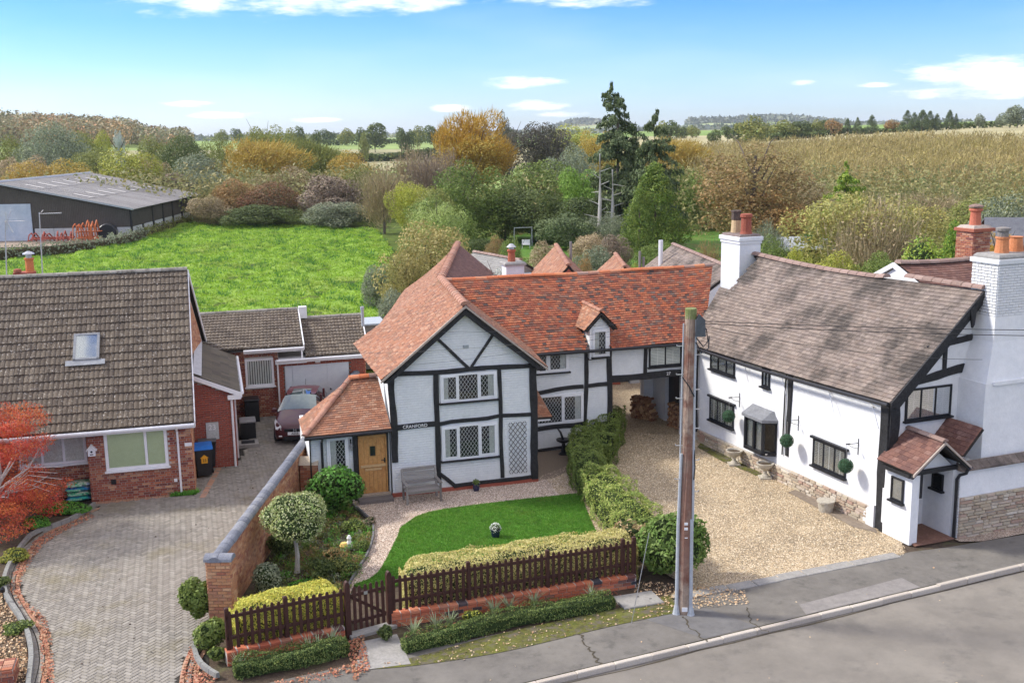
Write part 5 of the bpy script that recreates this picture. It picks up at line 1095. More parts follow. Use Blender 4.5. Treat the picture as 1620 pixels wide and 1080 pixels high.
# ---- kitchen wing and garage behind
KW=9.0; KP=Plane((0,KW,0),(1,0,0),(0,-1,0))
gar=thing('garage_wing','low red brick wing with tiled roofs, white blinds window and wide pale garage door','garage',tuple(FB.o),FB.yaw)
mb=MB(); mb.box(.3,3.3,KW+.02,13.6,0,2.75); mb.prism([(3.3,KW+.0,0),(6.75,KW+.0,0),(6.75,KW+.0,2.3),(3.3,KW+.0,2.3)],(0,4.6,0)); mb.build('wall_core',M_mortar,gar)
bricks(gar,KP,1.3,3.28,0,2.72,M_brickfl,holes=[(1.98,3.08,1.2,2.45)],bond='flemish',seed=9)
window(gar,KP,1.98,3.10,1.28,2.42,[1],M_upvc,'vertical',openf=[0],sill=True,fw=.09,label='white kitchen window with vertical blind slats')
GP=Plane((0,KW-.15,0),(1,0,0),(0,-1,0)); bricks(gar,GP,3.25,6.8,0,2.28,M_brickside,holes=[(3.5,6.12,0,2.08)],seed=10)
mb=MB()
GP.box(mb,3.52,6.10,0,2.06,0,.015); 
for a,b in ((3.55,3.80),(3.82,5.20),(5.22,6.07)): GP.box(mb,a,b,.03,2.03,.015,.045)
for k in range(16): GP.box(mb,3.84,5.18,.06+k*.125,.06+k*.125+.115,.045,.055); 
gd=mb.build('garage_door',mat('pale_garage_door',[(.56,.60,.64),(.62,.66,.69)],rough=.45,na=.05),gar)
mb=MB(); mb.tube([GP.P(5.32,1.0,.05),GP.P(5.32,1.0,.11)],.03,8); mb.build('handle',M_black,gd)
mb=MB(); GP.box(mb,4.75,4.95,2.12,2.2,.02,.1); mb.build('lamp_box',M_plast,gar)
# roofs (pitched away from the yard, eaves to the camera)
tiles(gar,[(-.3,KW-.25,2.86),(4.28,KW-.25,2.86),(4.45,12.9,3.66),(.1,12.9,3.66)],.33,.30,.032,M_conc,prof='roll',seed=24,indiv=0)
tiles(gar,[(4.36,KW-.42,2.42),(6.85,KW-.42,2.42),(7.15,12.5,3.30),(4.50,12.5,3.30)],.33,.30,.032,M_conc,prof='roll',seed=25)
ridge(gar,(.1,12.95,3.72),(4.46,12.95,3.72),M_ridgec,n=10,r=.13); ridge(gar,(4.5,12.55,3.36),(7.15,12.55,3.36),M_ridgec,n=6,r=.13)
tiles(gar,[(4.3,16.5,2.8),(-.3,16.5,2.8),(.1,13.0,3.66),(4.45,13.0,3.66)],.5,.6,.014,M_conc,prof='roll',seed=26); tiles(gar,[(7.1,16.0,2.4),(4.4,16.0,2.4),(4.5,12.6,3.30),(7.15,12.6,3.30)],.5,.6,.014,M_conc,prof='roll',seed=27)
mb=MB(); mb.prism([(4.30,KW-.3,2.72),(4.46,12.95,3.55),(4.46,12.95,3.75),(4.30,KW-.3,2.93)],(.05,0,0)); mb.prism([(6.87,KW-.45,2.30),(7.17,12.6,3.2),(7.17,12.6,3.42),(6.87,KW-.45,2.5)],(.05,0,0)); mb.prism([(7.17,12.6,3.2),(7.17,16.1,2.3),(7.17,16.1,2.5),(7.17,12.6,3.42)],(.05,0,0)); mb.build('barge_board',M_upvc,gar)
mb=MB(); mb.prism([(6.75,KW-.1,0),(7.05,15.9,0),(7.05,15.9,2.4),(6.95,12.5,3.2),(6.75,KW-.1,2.35)],(.06,0,0)); mb.build('gable_wall',M_brickwarm,gar)
mb=MB(); mb.box(1.95,4.32,KW-.30,KW-.27,2.68,2.82); mb.tube([(1.95,KW-.36,2.80),(4.3,KW-.36,2.80)],.055,8); mb.box(4.20,6.88,KW-.47,KW-.44,2.24,2.38); mb.tube([(3.2,KW-.52,2.36),(6.88,KW-.52,2.36)],.055,8); mb.box(3.15,4.4,KW-.44,KW-.4,2.20,2.38)
mb.tube([(4.22,KW-.33,2.78),(4.22,KW-.45,2.4)],.035,8); mb.tube([(3.25,KW-.50,2.34),(3.25,KW-.2,2.2),(3.25,KW-.2,0)],.035,8); mb.build('gutter',M_upvc,gar)
mb=MB(); mb.box(4.46,4.8,12.3,12.6,3.4,3.9); mb.build('roof_vent_box',M_plast,gar)
mb=MB(); mb.box(3.3,4.35,KW-.42,KW,2.36,2.40); mb.build('porch_flat_roof',mat('flat_roof_pale',[(.5,.5,.5),(.56,.56,.56)],rough=.8),gar)
# felt roofed shed behind the garage
sh=thing('garden_shed','low shed with pale grey flat roof behind the garage ridge','shed',tuple(FB.w(7.6,17.5,0)),FB.yaw)
mb=MB(); mb.box(-1.9,1.2,-.9,.9,0,2.15); mb.build('shed_wall',M_greywood,sh); mb=MB(); mb.box(-2,1.3,-1,1,2.16,2.24); mb.build('shed_roof',mat('pale_felt',[(.34,.38,.42),(.4,.44,.48)],rough=.8),sh)
# ================================================================ brick garden wall between drive and garden
GW0=Vector((-6.93,23.28,0)); GW1=Vector((-6.42,44.0,0)); gd_=(GW1-GW0).normalized(); gyaw=math.atan2(gd_.y,gd_.x)
gw=thing('garden_wall','long warm brick garden wall with rounded blue-grey coping beside the driveway','wall',tuple(GW0),gyaw); GL=(GW1-GW0).length
mb=MB(); mb.box(0.1,GL,-.105,.105,-.05,1.56); mb.build('wall_core',mat('wall_mortar',[(.38,.28,.18),(.46,.36,.24)],rough=1,bump=.5,ns=7),gw)
WR=Plane((0,-.105,0),(1,0,0),(0,-1,0)); WL_=Plane((0,.105,0),(1,0,0),(0,1,0))
bricks(gw,WR,.35,GL,0,1.55,M_brickwarm,bond='flemish',seed=11,rough=.004,mortar=M_mortar2); bricks(gw,WL_,.35,GL,0,1.55,M_brickwarm,bond='flemish',seed=12)
cpm=MB(); vs=[]; k=8
for yy in(0,.008,.96,1):
    rr=.155 if yy in(.008,.96) else .145
    for i in range(k): a=math.pi*i/(k-1); vs.append((yy,math.cos(a)*rr,math.sin(a)*rr*.85))
cpm.add(vs,[(s_*k+i,s_*k+i+1,(s_+1)*k+i+1,(s_+1)*k+i)[::-1] for s_ in range(3) for i in range(k-1)]+[tuple(range(k))[::-1],tuple(range(3*k,4*k))],0); cpme=cpm.mesh('coping_stone'); cpme.materials.append(M_coping)
nC=int(GL/.30)
for i in range(nC):
    o=inst('coping_stone',cpme,gw,(GL*i/nC,random.uniform(-.006,.006),1.56+random.uniform(-.005,.005)),(random.uniform(-.02,.02),0,random.uniform(-.015,.015)),(GL/nC*.985,1,1))
# end pier
pr_=thing('brick_pier','square warm brick pier with dark rounded coping at the front end of the garden wall','pier',tuple(GW0+Vector((0.06,.0,0))),gyaw-R(90))
mb=MB(); mb.box(-.24,.30,.02,.43,-.05,1.57); mb.build('pier_core',M_mortar2,pr_)
bricks(pr_,Plane((0,.02,0),(1,0,0),(0,-1,0)),-.24,.30,0,1.56,M_brickwarm,indiv=True,seed=13,bond='stretcher'); bricks(pr_,Plane((.30,.02,0),(0,1,0),(1,0,0)),0,.41,0,1.56,M_brickwarm,indiv=True,seed=14,bond='stretcher'); bricks(pr_,Plane((-.24,.02,0),(0,1,0),(-1,0,0)),0,.41,0,1.56,M_brickwarm,seed=15)
for i in range(2): inst('coping_stone',cpme,pr_,(-.30+.33*i,.18,1.575),None,(.325,1.25,1.0))
# inner buttress pier by the porch
bp=thing('buttress_pier','short brick buttress with sloping tile cap against the garden wall beside the leafy bush','pier',tuple(GW0+gd_*8.3+Vector((.34,0,0))),gyaw-R(90))
mb=MB(); mb.box(-.17,.36,0,.40,0,1.28); mb.build('pier_core',M_mortar2,bp)
bricks(bp,Plane((0,0,0),(1,0,0),(0,-1,0)),-.17,.36,0,1.27,M_brick,indiv=True,seed=16); bricks(bp,Plane((.36,0,0),(0,1,0),(1,0,0)),0,.4,0,1.27,M_brick,indiv=True,seed=17)
mb=MB(); mb.prism([(-.2,-.06,1.28),(-.2,.44,1.28),(-.2,.2,1.50)],(.6,0,0)); mb.build('tile_cap',M_stone,bp)
# ================================================================ white rendered house on the right
FR=Frame(10.38,28.65,21.3)
rh=thing('white_rendered_house','long white rendered cottage with brown sagging roof, black windows and stone plinth','house',tuple(FR.o),FR.yaw)
LW=Plane((0,0,0),(0,1,0),(-1,0,0)); GF=Plane((0,0,0),(1,0,0),(0,-1,0))
mb=MB(); mb.loft([X(p) for p in((0,0,0),(5.6,0,0),(5.6,0,3.9),(2.75,0,6.35),(0,0,3.8))],[X(p) for p in((0,10.05,0),(5.6,10.05,0),(5.6,10.05,3.6),(2.75,10.05,6.2),(0,10.05,3.55))]); mb.build('rendered_wall',M_render,rh)
sagR=lambda u,v:-.16*math.sin(math.pi*u)*v-.05*math.sin(u*7+1)*math.sin(v*3)-.06*(1-v)*math.sin(math.pi*u)*.5
# roof : u from far end to near end (eave) so that normals face the drive
tiles(rh,[(-.26,10.35,3.54),(-.28,-.32,3.78),(2.75,-.34,6.66),(2.75,11.7,6.60)],.142,.19,.022,M_tilebrown,indiv=300,seed=31,prio=lambda u,v:-u*3+v*.8,sag=sagR,jit=.005,clip=lambda u,v: not(v>.62 and u<.06+ (v-.62)*.13))
tiles(rh,[(5.9,-.32,3.78),(5.9,10.3,3.6),(2.75,11.7,6.60),(2.75,-.34,6.66)],.3,.4,.013,M_tilebrown,seed=32,sag=sagR)
ridge(rh,(2.75,-.36,6.72),(2.75,2.7,6.70),M_ridgeb,n=8,r=.15); ridge(rh,(2.75,3.6,6.68),(2.75,11.2,6.62),M_ridgeb,n=18,r=.15,sag=lambda t:-.17*math.sin(math.pi*(.3+.7*t)) if 0<t<1 else -.1)
mb=MB(); mb.tube([(-.34,10.35,3.50),(-.36,6,3.52),(-.37,3,3.62),(-.36,-.3,3.74)],.055,8); mb.build('gutter',M_gutter,rh)
mb=MB(); mb.tube([(-.06,9.98,3.5),(-.10,9.95,3.3),(-.08,9.95,.35)],.045,8); 
mb.build('downpipe',M_gutter,rh); mb=MB(); mb.tube([(-.02,4.72,3.6),(-.045,4.74,3.3),(-.045,4.80,.9)],.025,6); mb.build('downpipe',M_gutter,rh)
for a,b in(((-.30,-.38,3.60),(2.75,-.38,6.50)),((5.9,-.38,3.6),(2.75,-.38,6.5))):
    mb=MB(); mb.prism([a,b,(b[0],b[1],b[2]+.2),(a[0],a[1],a[2]+.2)],(0,.05,0)); mb.build('barge_board',M_timber,rh)
mb=MB(); mb.prism([(-.2,-.33,3.68),(2.75,-.33,6.45),(2.75,-.33,6.3),(0,-.33,3.6)],(0,.33,0)); mb.build('soffit_board',M_timber,rh)
# stone plinth, long side
mb=MB(); mb.prism([(-.10,.35,0),(-.10,9.8,0),(-.10,9.8,.44),(-.10,.75,.55),(-.10,.35,.5)],(.12,0,0)); mb.build('plinth_core',M_mortar,rh)
bricks(rh,Plane((-.10,0,0),(0,1,0),(-1,0,0)),.6,9.8,0,.56,M_stone,bl=.30,bh=.075,j=.012,dep=.03,indiv=True,bond='stone',name='plinth_stone',seed=33,rough=.025,shape=lambda a,b:b<.57-.013*a)
mb=MB(); mb.prism([(-.14,.30,0),(-.14,.75,0),(-.14,.70,.42),(-.14,.48,.60),(-.14,.30,.66)],(.16,0,0)); mb.build('render_block',M_render,rh)
# corner post and timbers
beam(rh,LW,(.10,0),(.08,3.72),.42,M_timber,-.05,.14,wob=.02,seg=9); beam(rh,GF,(.06,.0),(.06,3.72),.40,M_timber,-.05,.14,wob=.02); beam(rh,GF,(.02,1.2),(.10,.55),.3,M_timber,.0,.12,wob=.0)
beam(rh,LW,(4.58,.92),(4.52,3.62),.15,M_timber,0,.05,tap=1.5)
beam(rh,GF,(1.15,5.12),(2.72,5.32),.16,M_timber,0,.05,wob=.02,tap=1.2); beam(rh,GF,(.50,4.20),(2.62,4.46),.20,M_timber,0,.05,wob=.025,tap=1.3); beam(rh,GF,(1.80,4.40),(1.80,5.2),.13,M_timber,0,.045,wob=.01)
beam(rh,GF,(-.1,3.66),(2.8,6.40),.2,M_timber,0,.06,wob=.01)
mb=MB(); GF.box(mb,2.6,5.6,4.14,4.24,.96,1.05); mb.build('render_ledge',M_render,rh)
for a in (2.35,2.85):
    mb=MB(); mb.prism([(a-.12,-.40,6.2 if a<2.5 else 6.25),(a+.12,-.40,6.3 if a<2.5 else 6.1),(a+.06,-.40,5.75),(a,-.40,5.66)],(0,.07,0)); mb.build('gable_finial',M_timber,rh)
window(rh,GF,.50,2.10,3.13,4.03,[1,1.05,1.1],M_black,'shutter',openf=[0,0,0],sill=True,fw=.06,label='black framed window with cream louvred shutters in the gable')
window(rh,LW,7.66,9.20,2.86,3.47,[1,1.1,1],M_black,'curtain',openf=[0,0,0],sill=True,fw=.05,label='upper black window nearest the passage')
window(rh,LW,5.62,6.04,2.90,3.50,[1,1],M_black,'curtain',openf=[0,0],sill=True,fw=.055,label='narrow upper black window')
window(rh,LW,7.66,9.18,1.02,1.84,[1,1,1],M_black,'shutter',openf=[0,0,0],sill=True,fw=.055,head=True,label='lower black window behind the leftmost topiary ball')
window(rh,LW,1.72,3.26,1.02,1.86,[1,1.1,1],M_black,'shutter',openf=[0,0,0],sill=True,fw=.055,head=True,label='lower black window nearest the road')
# bay
bay=MB(); by0,by1=5.20,6.68; z0,z1=.78,1.84
pts=[(0,by0),(-.34,by0+.24),(-.34,by1-.24),(0,by1)]
def bar(mb,p,q,za,zb,t=.035):
    d=X((q[0]-p[0],q[1]-p[1],0)); l=d.length; d/=l; s=X((-d.y,d.x,0)); c=X(((p[0]+q[0])/2,(p[1]+q[1])/2,(za+zb)/2)); mb.obox(c,d*(l/2+.01),s*t,X((0,0,(zb-za)/2)))
for i in range(3):
    p,q=pts[i],pts[i+1]; bar(bay,p,q,z0-.05,z0+.06,.06); bar(bay,p,q,z1-.06,z1)
for p in pts+[(-.34,(by0+by1)/2)]: bay.box(p[0]-.04,p[0]+.04,p[1]-.045,p[1]+.045,z0,z1)
bw_=bay.build('bay_window',M_black,rh); bw_['label']='projecting bay window with grey lead roof'
mb=MB(); 
for i in range(3): bar(mb,pts[i],pts[i+1],z0+.06,z1-.06,.004)
mb.build('pane',M_glass,bw_)
mb=MB(); mb.box(-.02,-.005,by0+.05,by1-.05,z0,z1); mb.build('dark_backing',M_dark,bw_)  # dark sheet on the wall, its colour standing in for an unlit interior
for a_,b_ in((by0+.25,by0+.72),(by1-.66,by1-.26)): mb=MB(); mb.box(-.285,-.275,a_,b_,z0+.06,z1-.06); mb.build('curtain',M_cream,bw_)
mb=MB(); mb.box(-.3,-.02,by0+.1,by1-.1,z0,z0+.02); mb.build('bay_base',M_cream,bw_)
rp=[(0.02,by0-.10),(-.46,by0+.16),(-.46,by1-.16),(.02,by1+.10)]
mb=MB(); lo=[X((a,b,z1)) for a,b in rp]; md=[X((a,b,z1+.09)) for a,b in rp]; hi=[X((.0,by0+.12,z1+.34)),X((-.02,by0+.2,z1+.34)),X((-.02,by1-.2,z1+.34)),X((.0,by1-.12,z1+.34))]; mb.loft(lo,md); mb.loft(md,hi); mb.build('lead_roof',mat('bay_lead',[(.17,.175,.185),(.23,.235,.245)],rough=.55,ns=3),bw_)
# chimneys
ch=MB(); cF=(2.55,11.15); ch.box(2.1,3.0,10.75,12.0,4.2,7.12); ch.build('chimney_stack',M_painty,rh)
ch=MB(); ch.bbox(2.03,3.07,10.68,12.07,7.12,7.26,.02); ch.bbox(2.07,3.03,10.72,12.03,7.0,7.12,.0); ch.build('chimney_crown',M_painty,rh)
ch=MB(); ch.bbox(2.1,3.0,10.75,12.0,7.26,7.35,.05); ch.build('flaunching',mat('dark_flaunching',[(.16,.12,.11),(.24,.19,.17)],rough=.95,bump=.8),rh)
ch=MB(); ch.lathe([(.20,0),(.18,.28),(.17,.48)],(2.55,11.72,7.33),14); ch.build('chimney_pot',mat('buff_clay_pot',[(.50,.36,.20),(.56,.42,.25)],ns=6),rh)
ch=MB(); ch.lathe([(.175,.0),(.19,.04),(.18,.28),(.21,.32),(.2,.36),(.14,.37)],(2.55,11.72,7.81),14,flute=-.12); ch.build('chimney_pot',mat('sooty_pot',[(.05,.04,.035),(.14,.10,.08)],ns=8),rh)
ch=MB(); ch.lathe([(.24,0),(.20,.12),(.185,.6),(.23,.64),(.22,.74),(.15,.76)],(2.55,11.05,7.33),14); ch.build('chimney_pot',mat('dark_red_pot',[(.27,.075,.05),(.33,.10,.06)],ns=6,bump=.2),rh)
# big white stack on the gable
ch=MB(); q=lambda a,b,c,d,z:[X((a,c,z)),X((b,c,z)),X((b,d,z)),X((a,d,z))]; ch.loft(q(2.35,5.6,-1.0,.1,1.9),q(2.38,5.6,-.98,.1,4.2)); ch.loft(q(2.38,5.6,-.98,.1,4.2),q(2.72,4.35,-.80,.1,5.3)); ch.loft(q(2.72,4.35,-.80,.1,5.3),q(2.72,4.35,-.80,.1,6.0)); ch.build('chimney_breast',M_render,rh)
ch=MB(); ch.box(2.74,4.3,-.78,.15,5.6,7.55); ch.build('chimney_stack',M_mortar if False else mat('dark_old_joint',[(.10,.09,.08),(.18,.17,.15)],rough=1,ns=7),rh)
wb=mat('flaking_white_brick',[(.64,.65,.65),(.72,.72,.71)],attr=True,na=.08,ns=6,rough=.7,bump=.3,blot=((.3,.27,.24),9,.68,.8,.6))
bricks(rh,Plane((2.74,0,0),(0,1,0),(-1,0,0)),-.78,.15,6.0,7.55,wb,bl=.22,bh=.068,j=.014,dep=.02,indiv=True,name='chimney_brick',seed=34)
bricks(rh,Plane((0,-.78,0),(1,0,0),(0,-1,0)),2.74,4.3,6.0,7.55,wb,bl=.22,bh=.068,j=.005,dep=.02,seed=35)
ch=MB(); ch.bbox(2.68,4.37,-.84,.21,7.44,7.56,.01); ch.build('chimney_crown',wb,rh); ch=MB(); ch.bbox(2.74,4.30,-.78,.15,7.56,7.68,.06); ch.build('flaunching',M_concrete,rh)
ch=MB(); ch.lathe([(.20,0),(.17,.3),(.165,.42),(.19,.43),(.19,.48)],(3.35,-.25,7.64),14); ch.build('chimney_pot',mat('orange_pot2',[(.52,.19,.08),(.58,.24,.11)],ns=6,bump=.2),rh)
ch=MB(); ch.lathe([(.15,0),(.15,.16),(.2,.17),(.2,.24),(.08,.27)],(3.35,-.25,8.12),12); ch.build('cowl',M_greywood,rh)
ch=MB(); ch.lathe([(.22,0),(.17,.4),(.19,.45)],(3.95,-.15,7.64),14); ch.build('chimney_pot',MATS['orange_pot2'],rh)
# rear wing roof and brick stack
RWy=5.2
tiles(rh,[(5.3,2.6,4.95),(10.6,2.6,4.95),(10.6,6.2,6.62),(5.5,6.2,6.5)],.145,.19,.013,M_tilered,seed=36,sag=lambda u,v:-.1*math.sin(math.pi*u))
tiles(rh,[(10.6,9.6,4.9),(5.3,9.6,4.9),(5.5,6.3,6.5),(10.6,6.3,6.62)],.3,.4,.013,M_tilered,seed=37)
ridge(rh,(5.45,6.25,6.58),(10.6,6.25,6.69),M_ridgeb,n=12,r=.16,sag=lambda t:-.12*math.sin(math.pi*t)+.0)
mb=MB(); mb.prism([(5.35,3.0,0),(5.35,9.4,0),(5.35,9.4,4.8),(5.35,6.25,6.4),(5.35,3.0,4.8)],(4.9,0,0)); mb.build('rear_wing_wall',M_render,rh)
mb=MB(); mb.prism([(5.24,2.5,4.75),(5.24,6.25,6.45),(5.24,6.25,6.62),(5.24,2.5,4.95)],(.07,0,0)); mb.prism([(5.24,9.7,4.7),(5.24,6.25,6.45),(5.24,6.25,6.62),(5.24,9.7,4.9)],(.07,0,0)); mb.build('barge_board',M_upvc,rh)
CX_,CY_,CZ_=10.65,8.2,-.85
ch=MB(); ch.box(CX_,CX_+.82,CY_,CY_+.85,4.5,8.1+CZ_); ch.build('stack_core',M_mortar,rh)
bricks(rh,Plane((CX_,0,0),(0,1,0),(-1,0,0)),CY_,CY_+.85,6.1,8.1+CZ_,M_bricknew if False else M_brick,seed=38,indiv=True,name='chimney_brick',cap=120); bricks(rh,Plane((0,CY_,0),(1,0,0),(0,-1,0)),CX_,CX_+.82,6.1,8.1+CZ_,M_brick,seed=39,indiv=True,name='chimney_brick',cap=120)
ch=MB(); ch.bbox(CX_-.08,CX_+.98,CY_-.08,CY_+.93,8.1+CZ_,8.22+CZ_,.02); ch.build('chimney_crown',M_brick,rh); ch=MB(); ch.bbox(CX_-.02,CX_+.92,CY_-.02,CY_+.87,8.22+CZ_,8.32+CZ_,.1); ch.build('flaunching',M_mort_edge,rh)
ch=MB(); ch.lathe([(.22,0),(.19,.4),(.19,.52),(.25,.56),(.24,.64),(.17,.65)],(CX_+.45,CY_+.42,8.30+CZ_),14); ch.build('chimney_pot',mat('red_pot',[(.45,.13,.08),(.5,.17,.1)],ns=6,bump=.2),rh)
ch=MB(); ch.lathe([(.27,.0),(.27,.06),(.1,.12)],(CX_+.45,CY_+.42,8.98+CZ_),12); ch.build('cowl',M_ridgeb,rh)
# roadside porch
mb=MB(); mb.prism([(-.14,-1.15,0),(.12,-1.15,0),(.12,-1.15,2.15),(-.14,-1.15,1.95)],(0,.22,0)); mb.box(-.14,-.04,-.93,-.02,0,1.95); mb.box(1.28,1.44,-1.12,.0,0,2.0); mb.box(-.04,1.28,-.05,.0,0,2.3); mb.build('porch_wall',M_render,rh)
mb=MB(); mb.prism([(-.14,-1.0,1.95),(1.44,-1.0,1.95),(.64,-1.0,2.62)],(0,1.0,0)); mb.build('porch_gable',M_render,rh)
mb=MB(); mb.box(-.04,1.28,-1.3,-.05,0,.03); 
for k in range(9): mb.bbox(-.04+k*.147,-.04+k*.147+.142,-1.32,-.06,.03,.045,.004)
mb.build('porch_floor',mat('red_floor_tile',[(.17,.085,.06),(.24,.13,.09)],ns=5,na=.35,blot=((.3,.27,.22),3,.6,.75,.4)),rh)
mb=MB(); mb.box(-.03,.9,-.055,-.045+.0,.03,1.9); mb.build('porch_door',M_dark,rh)
tiles(rh,[(-.36,.0,2.13),(-.36,-1.42,2.10),(.64,-1.42,2.86),(.64,.0,2.88)],.14,.17,.012,M_tilered,seed=40,indiv=60)
tiles(rh,[(1.55,-1.42,2.12),(1.55,.0,2.12),(.64,.0,2.88),(.64,-1.42,2.86)],.14,.17,.012,M_tilered,seed=41)
ridge(rh,(.64,-1.44,2.90),(.64,0,2.92),M_ridgeb,n=3,r=.10)
for a,b in(((-.38,-1.47,2.04),(.64,-1.47,2.82)),((1.57,-1.47,2.04),(.64,-1.47,2.82))):
    mb=MB(); mb.prism([a,b,(b[0],b[1],b[2]+.07),(a[0],a[1],a[2]+.07)],(0,.05,0)); mb.build('verge_mortar',M_mort_edge,rh)
    mb=MB(); mb.prism([(a[0],-1.43,a[2]-.07),(b[0],-1.43,b[2]-.07),(b[0],-1.43,b[2]),(a[0],-1.43,a[2])],(0,.08,0)); mb.build('porch_rafter',M_timber,rh)
mb=MB(); mb.box(-.1,1.4,-1.17,-1.07,1.96,2.07); mb.box(-.30,-.1,-1.2,-.1,1.92,2.03); mb.box(.12,.2,-1.17,-1.09,1.3,2.0); mb.build('porch_beam',M_timber,rh)
PLW=Plane((-.14,0,0),(0,1,0),(-1,0,0)); window(rh,PLW,-.86,-.38,1.10,1.76,[1],M_black,'curtain',openf=[0],sill=True,fw=.05,label='small black window in the left porch wall')
PIW=Plane((1.28,0,0),(0,1,0),(-1,0,0)); window(rh,PIW,-.80,-.38,1.24,1.70,[1],M_black,'plain',openf=[0],sill=True,fw=.04,label='small window inside the open porch')
# second little roof over the lean-to, stone plinth wall by the pavement
tiles(rh,[(1.42,.0,2.36),(1.42,-1.3,2.36),(2.05,-1.3,3.05),(2.05,.0,3.05)],.14,.17,.012,M_tilered,seed=42,indiv=60)
mb=MB(); mb.prism([(1.44,-1.15,2.0),(1.98,-1.15,2.85),(1.98,-1.15,2.98),(1.44,-1.15,2.36)],(0,1.15,0)); mb.build('lean_to_cheek',M_render,rh)
mb=MB(); mb.box(1.44,6.5,-1.2,-.0,0,1.98); mb.build('lean_to_wall',M_render,rh)
mb=MB(); mb.box(2.35,6.5,-.99,-.0,1.98,4.2); mb.box(5.5,6.5,-.99,0,4.2,4.21); mb.build('lean_to_top',M_render,rh)

for k in range(20):
    cm=MB(); cm.prism([(1.38+k*.26,-1.34,1.92),(1.38+k*.26,-1.34,1.96),(1.38+k*.26,-1.10,2.14),(1.38+k*.26,-1.10,1.92)],(.252,0,0)); cm.build('coping_tile',M_tilebrown,rh)
mb=MB(); mb.box(1.42,6.5,-1.27,-1.2,0,1.14); mb.build('plinth_core',M_mortar,rh)
bricks(rh,Plane((0,-1.27,0),(1,0,0),(0,-1,0)),1.42,6.5,-.12,1.16,M_stone,bl=.30,bh=.075,j=.014,dep=.035,indiv=True,bond='stone',name='plinth_stone',seed=43,rough=.03)
bricks(rh,Plane((1.42,-1.2,0),(0,1,0),(-1,0,0)),-.06,.2,0,1.9,wb,seed=44)
mb=MB(); mb.tube([(1.50,-1.42,2.02),(1.46,-1.40,1.9),(1.38,-1.26,1.82),(1.33,-1.22,1.7),(1.33,-1.22,.02)],.045,8); mb.build('downpipe',M_gutter,rh); mb=MB(); mb.tube([(1.55,0,2.08),(1.57,-1.45,2.06)],.05,8); mb.build('porch_gutter',mat('navy_pipe',[(.02,.022,.05),(.03,.032,.06)],rough=.35),rh)
poly_sheet('gravel_margin',[FR.w(1.3,-1.3),FR.w(6.4,-1.3),FR.w(6.4,-1.75),FR.w(1.9,-1.72),FR.w(1.3,-1.5)],.012,M_gravelp)
# hanging topiary balls on scroll brackets, awning rods
for yb,z,lab in((7.79,1.72,'round topiary ball hanging in front of the lower window furthest from the road'),(4.51,1.72,'middle round topiary ball hanging against the black timber post'),(1.68,1.72,'round topiary ball hanging in front of the lower window nearest the road')):
    t=thing('topiary_ball',lab,'topiary ball',tuple(FR.w(-.42,yb-.45,z-.12)),FR.yaw,'topiary balls on wall brackets')
    rg=np.random.default_rng(int(yb*10)); D=unit(rg.normal(0,1,(2600,3))); V,F=leafquads(D*.205*(1+rg.normal(0,.03,(2600,1))),D,.03,.5,.6,rng=rg); obj('foliage',npmesh('foliage',V,F),L_ball,t)
    mb=MB(); mb.lathe([(.02,-.185),(.14,-.12),(.185,0),(.14,.12),(.02,.185)],(0,0,0),10); mb.build('shadow_core',C_green,t)
    mb=MB(); mb.tube([(0,0,.2),(0,0,.62)],.006,4); mb.build('hanging_chain',M_steel,t)
    b=thing('hanging_bracket','black iron bracket on the white wall above the '+{7.79:'leftmost',4.51:'middle',1.68:'rightmost'}[yb]+' topiary ball','bracket',tuple(FR.w(0,yb-.45,z+.36)),FR.yaw,'iron brackets on the white wall')
    mb=MB(); mb.tube([(-.012,0,-.2),(-.012,0,.28)],.012,5); mb.tube([(0,0,.15),(-.42,0,.15)],.010,5); mb.tube([(0,0,-.02),(-.2,0,.04),(-.36,0,.14)],.007,4); mb.tube([(-.30,0,.16),(-.44,0,.165)],.02,5); mb.build('scroll_iron',M_black,b)
for k,yb in enumerate((7.0,4.9,2.55,.62)):
    t=thing('awning_rod',['thin rod bracket under the eaves nearest the passage','thin rod bracket under the eaves beside the black timber post','thin rod bracket under the eaves between post and house corner','thin rod bracket under the eaves beside the black corner post'][k],'bracket',tuple(FR.w(-.03,yb,3.42)),FR.yaw,'rod brackets under the eaves')
    mb=MB(); mb.tube([(0,.22,.08),(-.02,0,.04),(-.1,-.1,.0),(-.16,-.42,-.5)],.011,5); mb.tube([(0,.1,.0),(-.06,0,.05)],.009,4); mb.build('rod',M_steel,t)
# ================================================================ fences, gate and dwarf walls
def dwarf(name,label,a,b,ht0,ht1,seed):
    a=Vector(a);b=Vector(b); d=b-a; yaw=math.atan2(d.y,d.x); L=d.length
    t=thing(name,label,'wall',(a.x,a.y,0),yaw)
    mb=MB(); mb.box(0,L,.0,.21,-.05,ht0-.015); mb.build('wall_core',M_mortar,t)
    bricks(t,Plane((0,0,0),(1,0,0),(0,-1,0)),0,L,-.03,ht0-.07,M_bricknew,indiv=True,seed=seed,j=.014)
    # soldier coping
    cb=MB(); cb.bbox(0,.208,-.03,.24,0,.065,.010,r=0); me=cb.mesh('coping_brick'); me.materials.append(M_bricknew); n=int(L/.222)
    for i in range(n): inst('coping_brick',me,t,(i*L/n,0,ht0-.068+random.uniform(-.004,.004)))
    return t
def Gf(px,py,z): return G(px,py,z)
A0=Vector((-6.22,21.48,0)); A1=Vector((-3.86,22.62,0)); B0=Vector((-2.90,23.22,0)); B1=Vector((3.0,25.25,0))
dwarf('dwarf_wall','low red brick dwarf wall below the short picket run left of the gate',A0-Vector((.0,.10,0)),A1-Vector((0,.10,0)),.30,.3,51)
dwarf('dwarf_wall','long low bright red brick dwarf wall below the picket run right of the gate',B0+Vector((.03,-.10,0)),B1+Vector((0,-.10,0)),.30,.3,52)
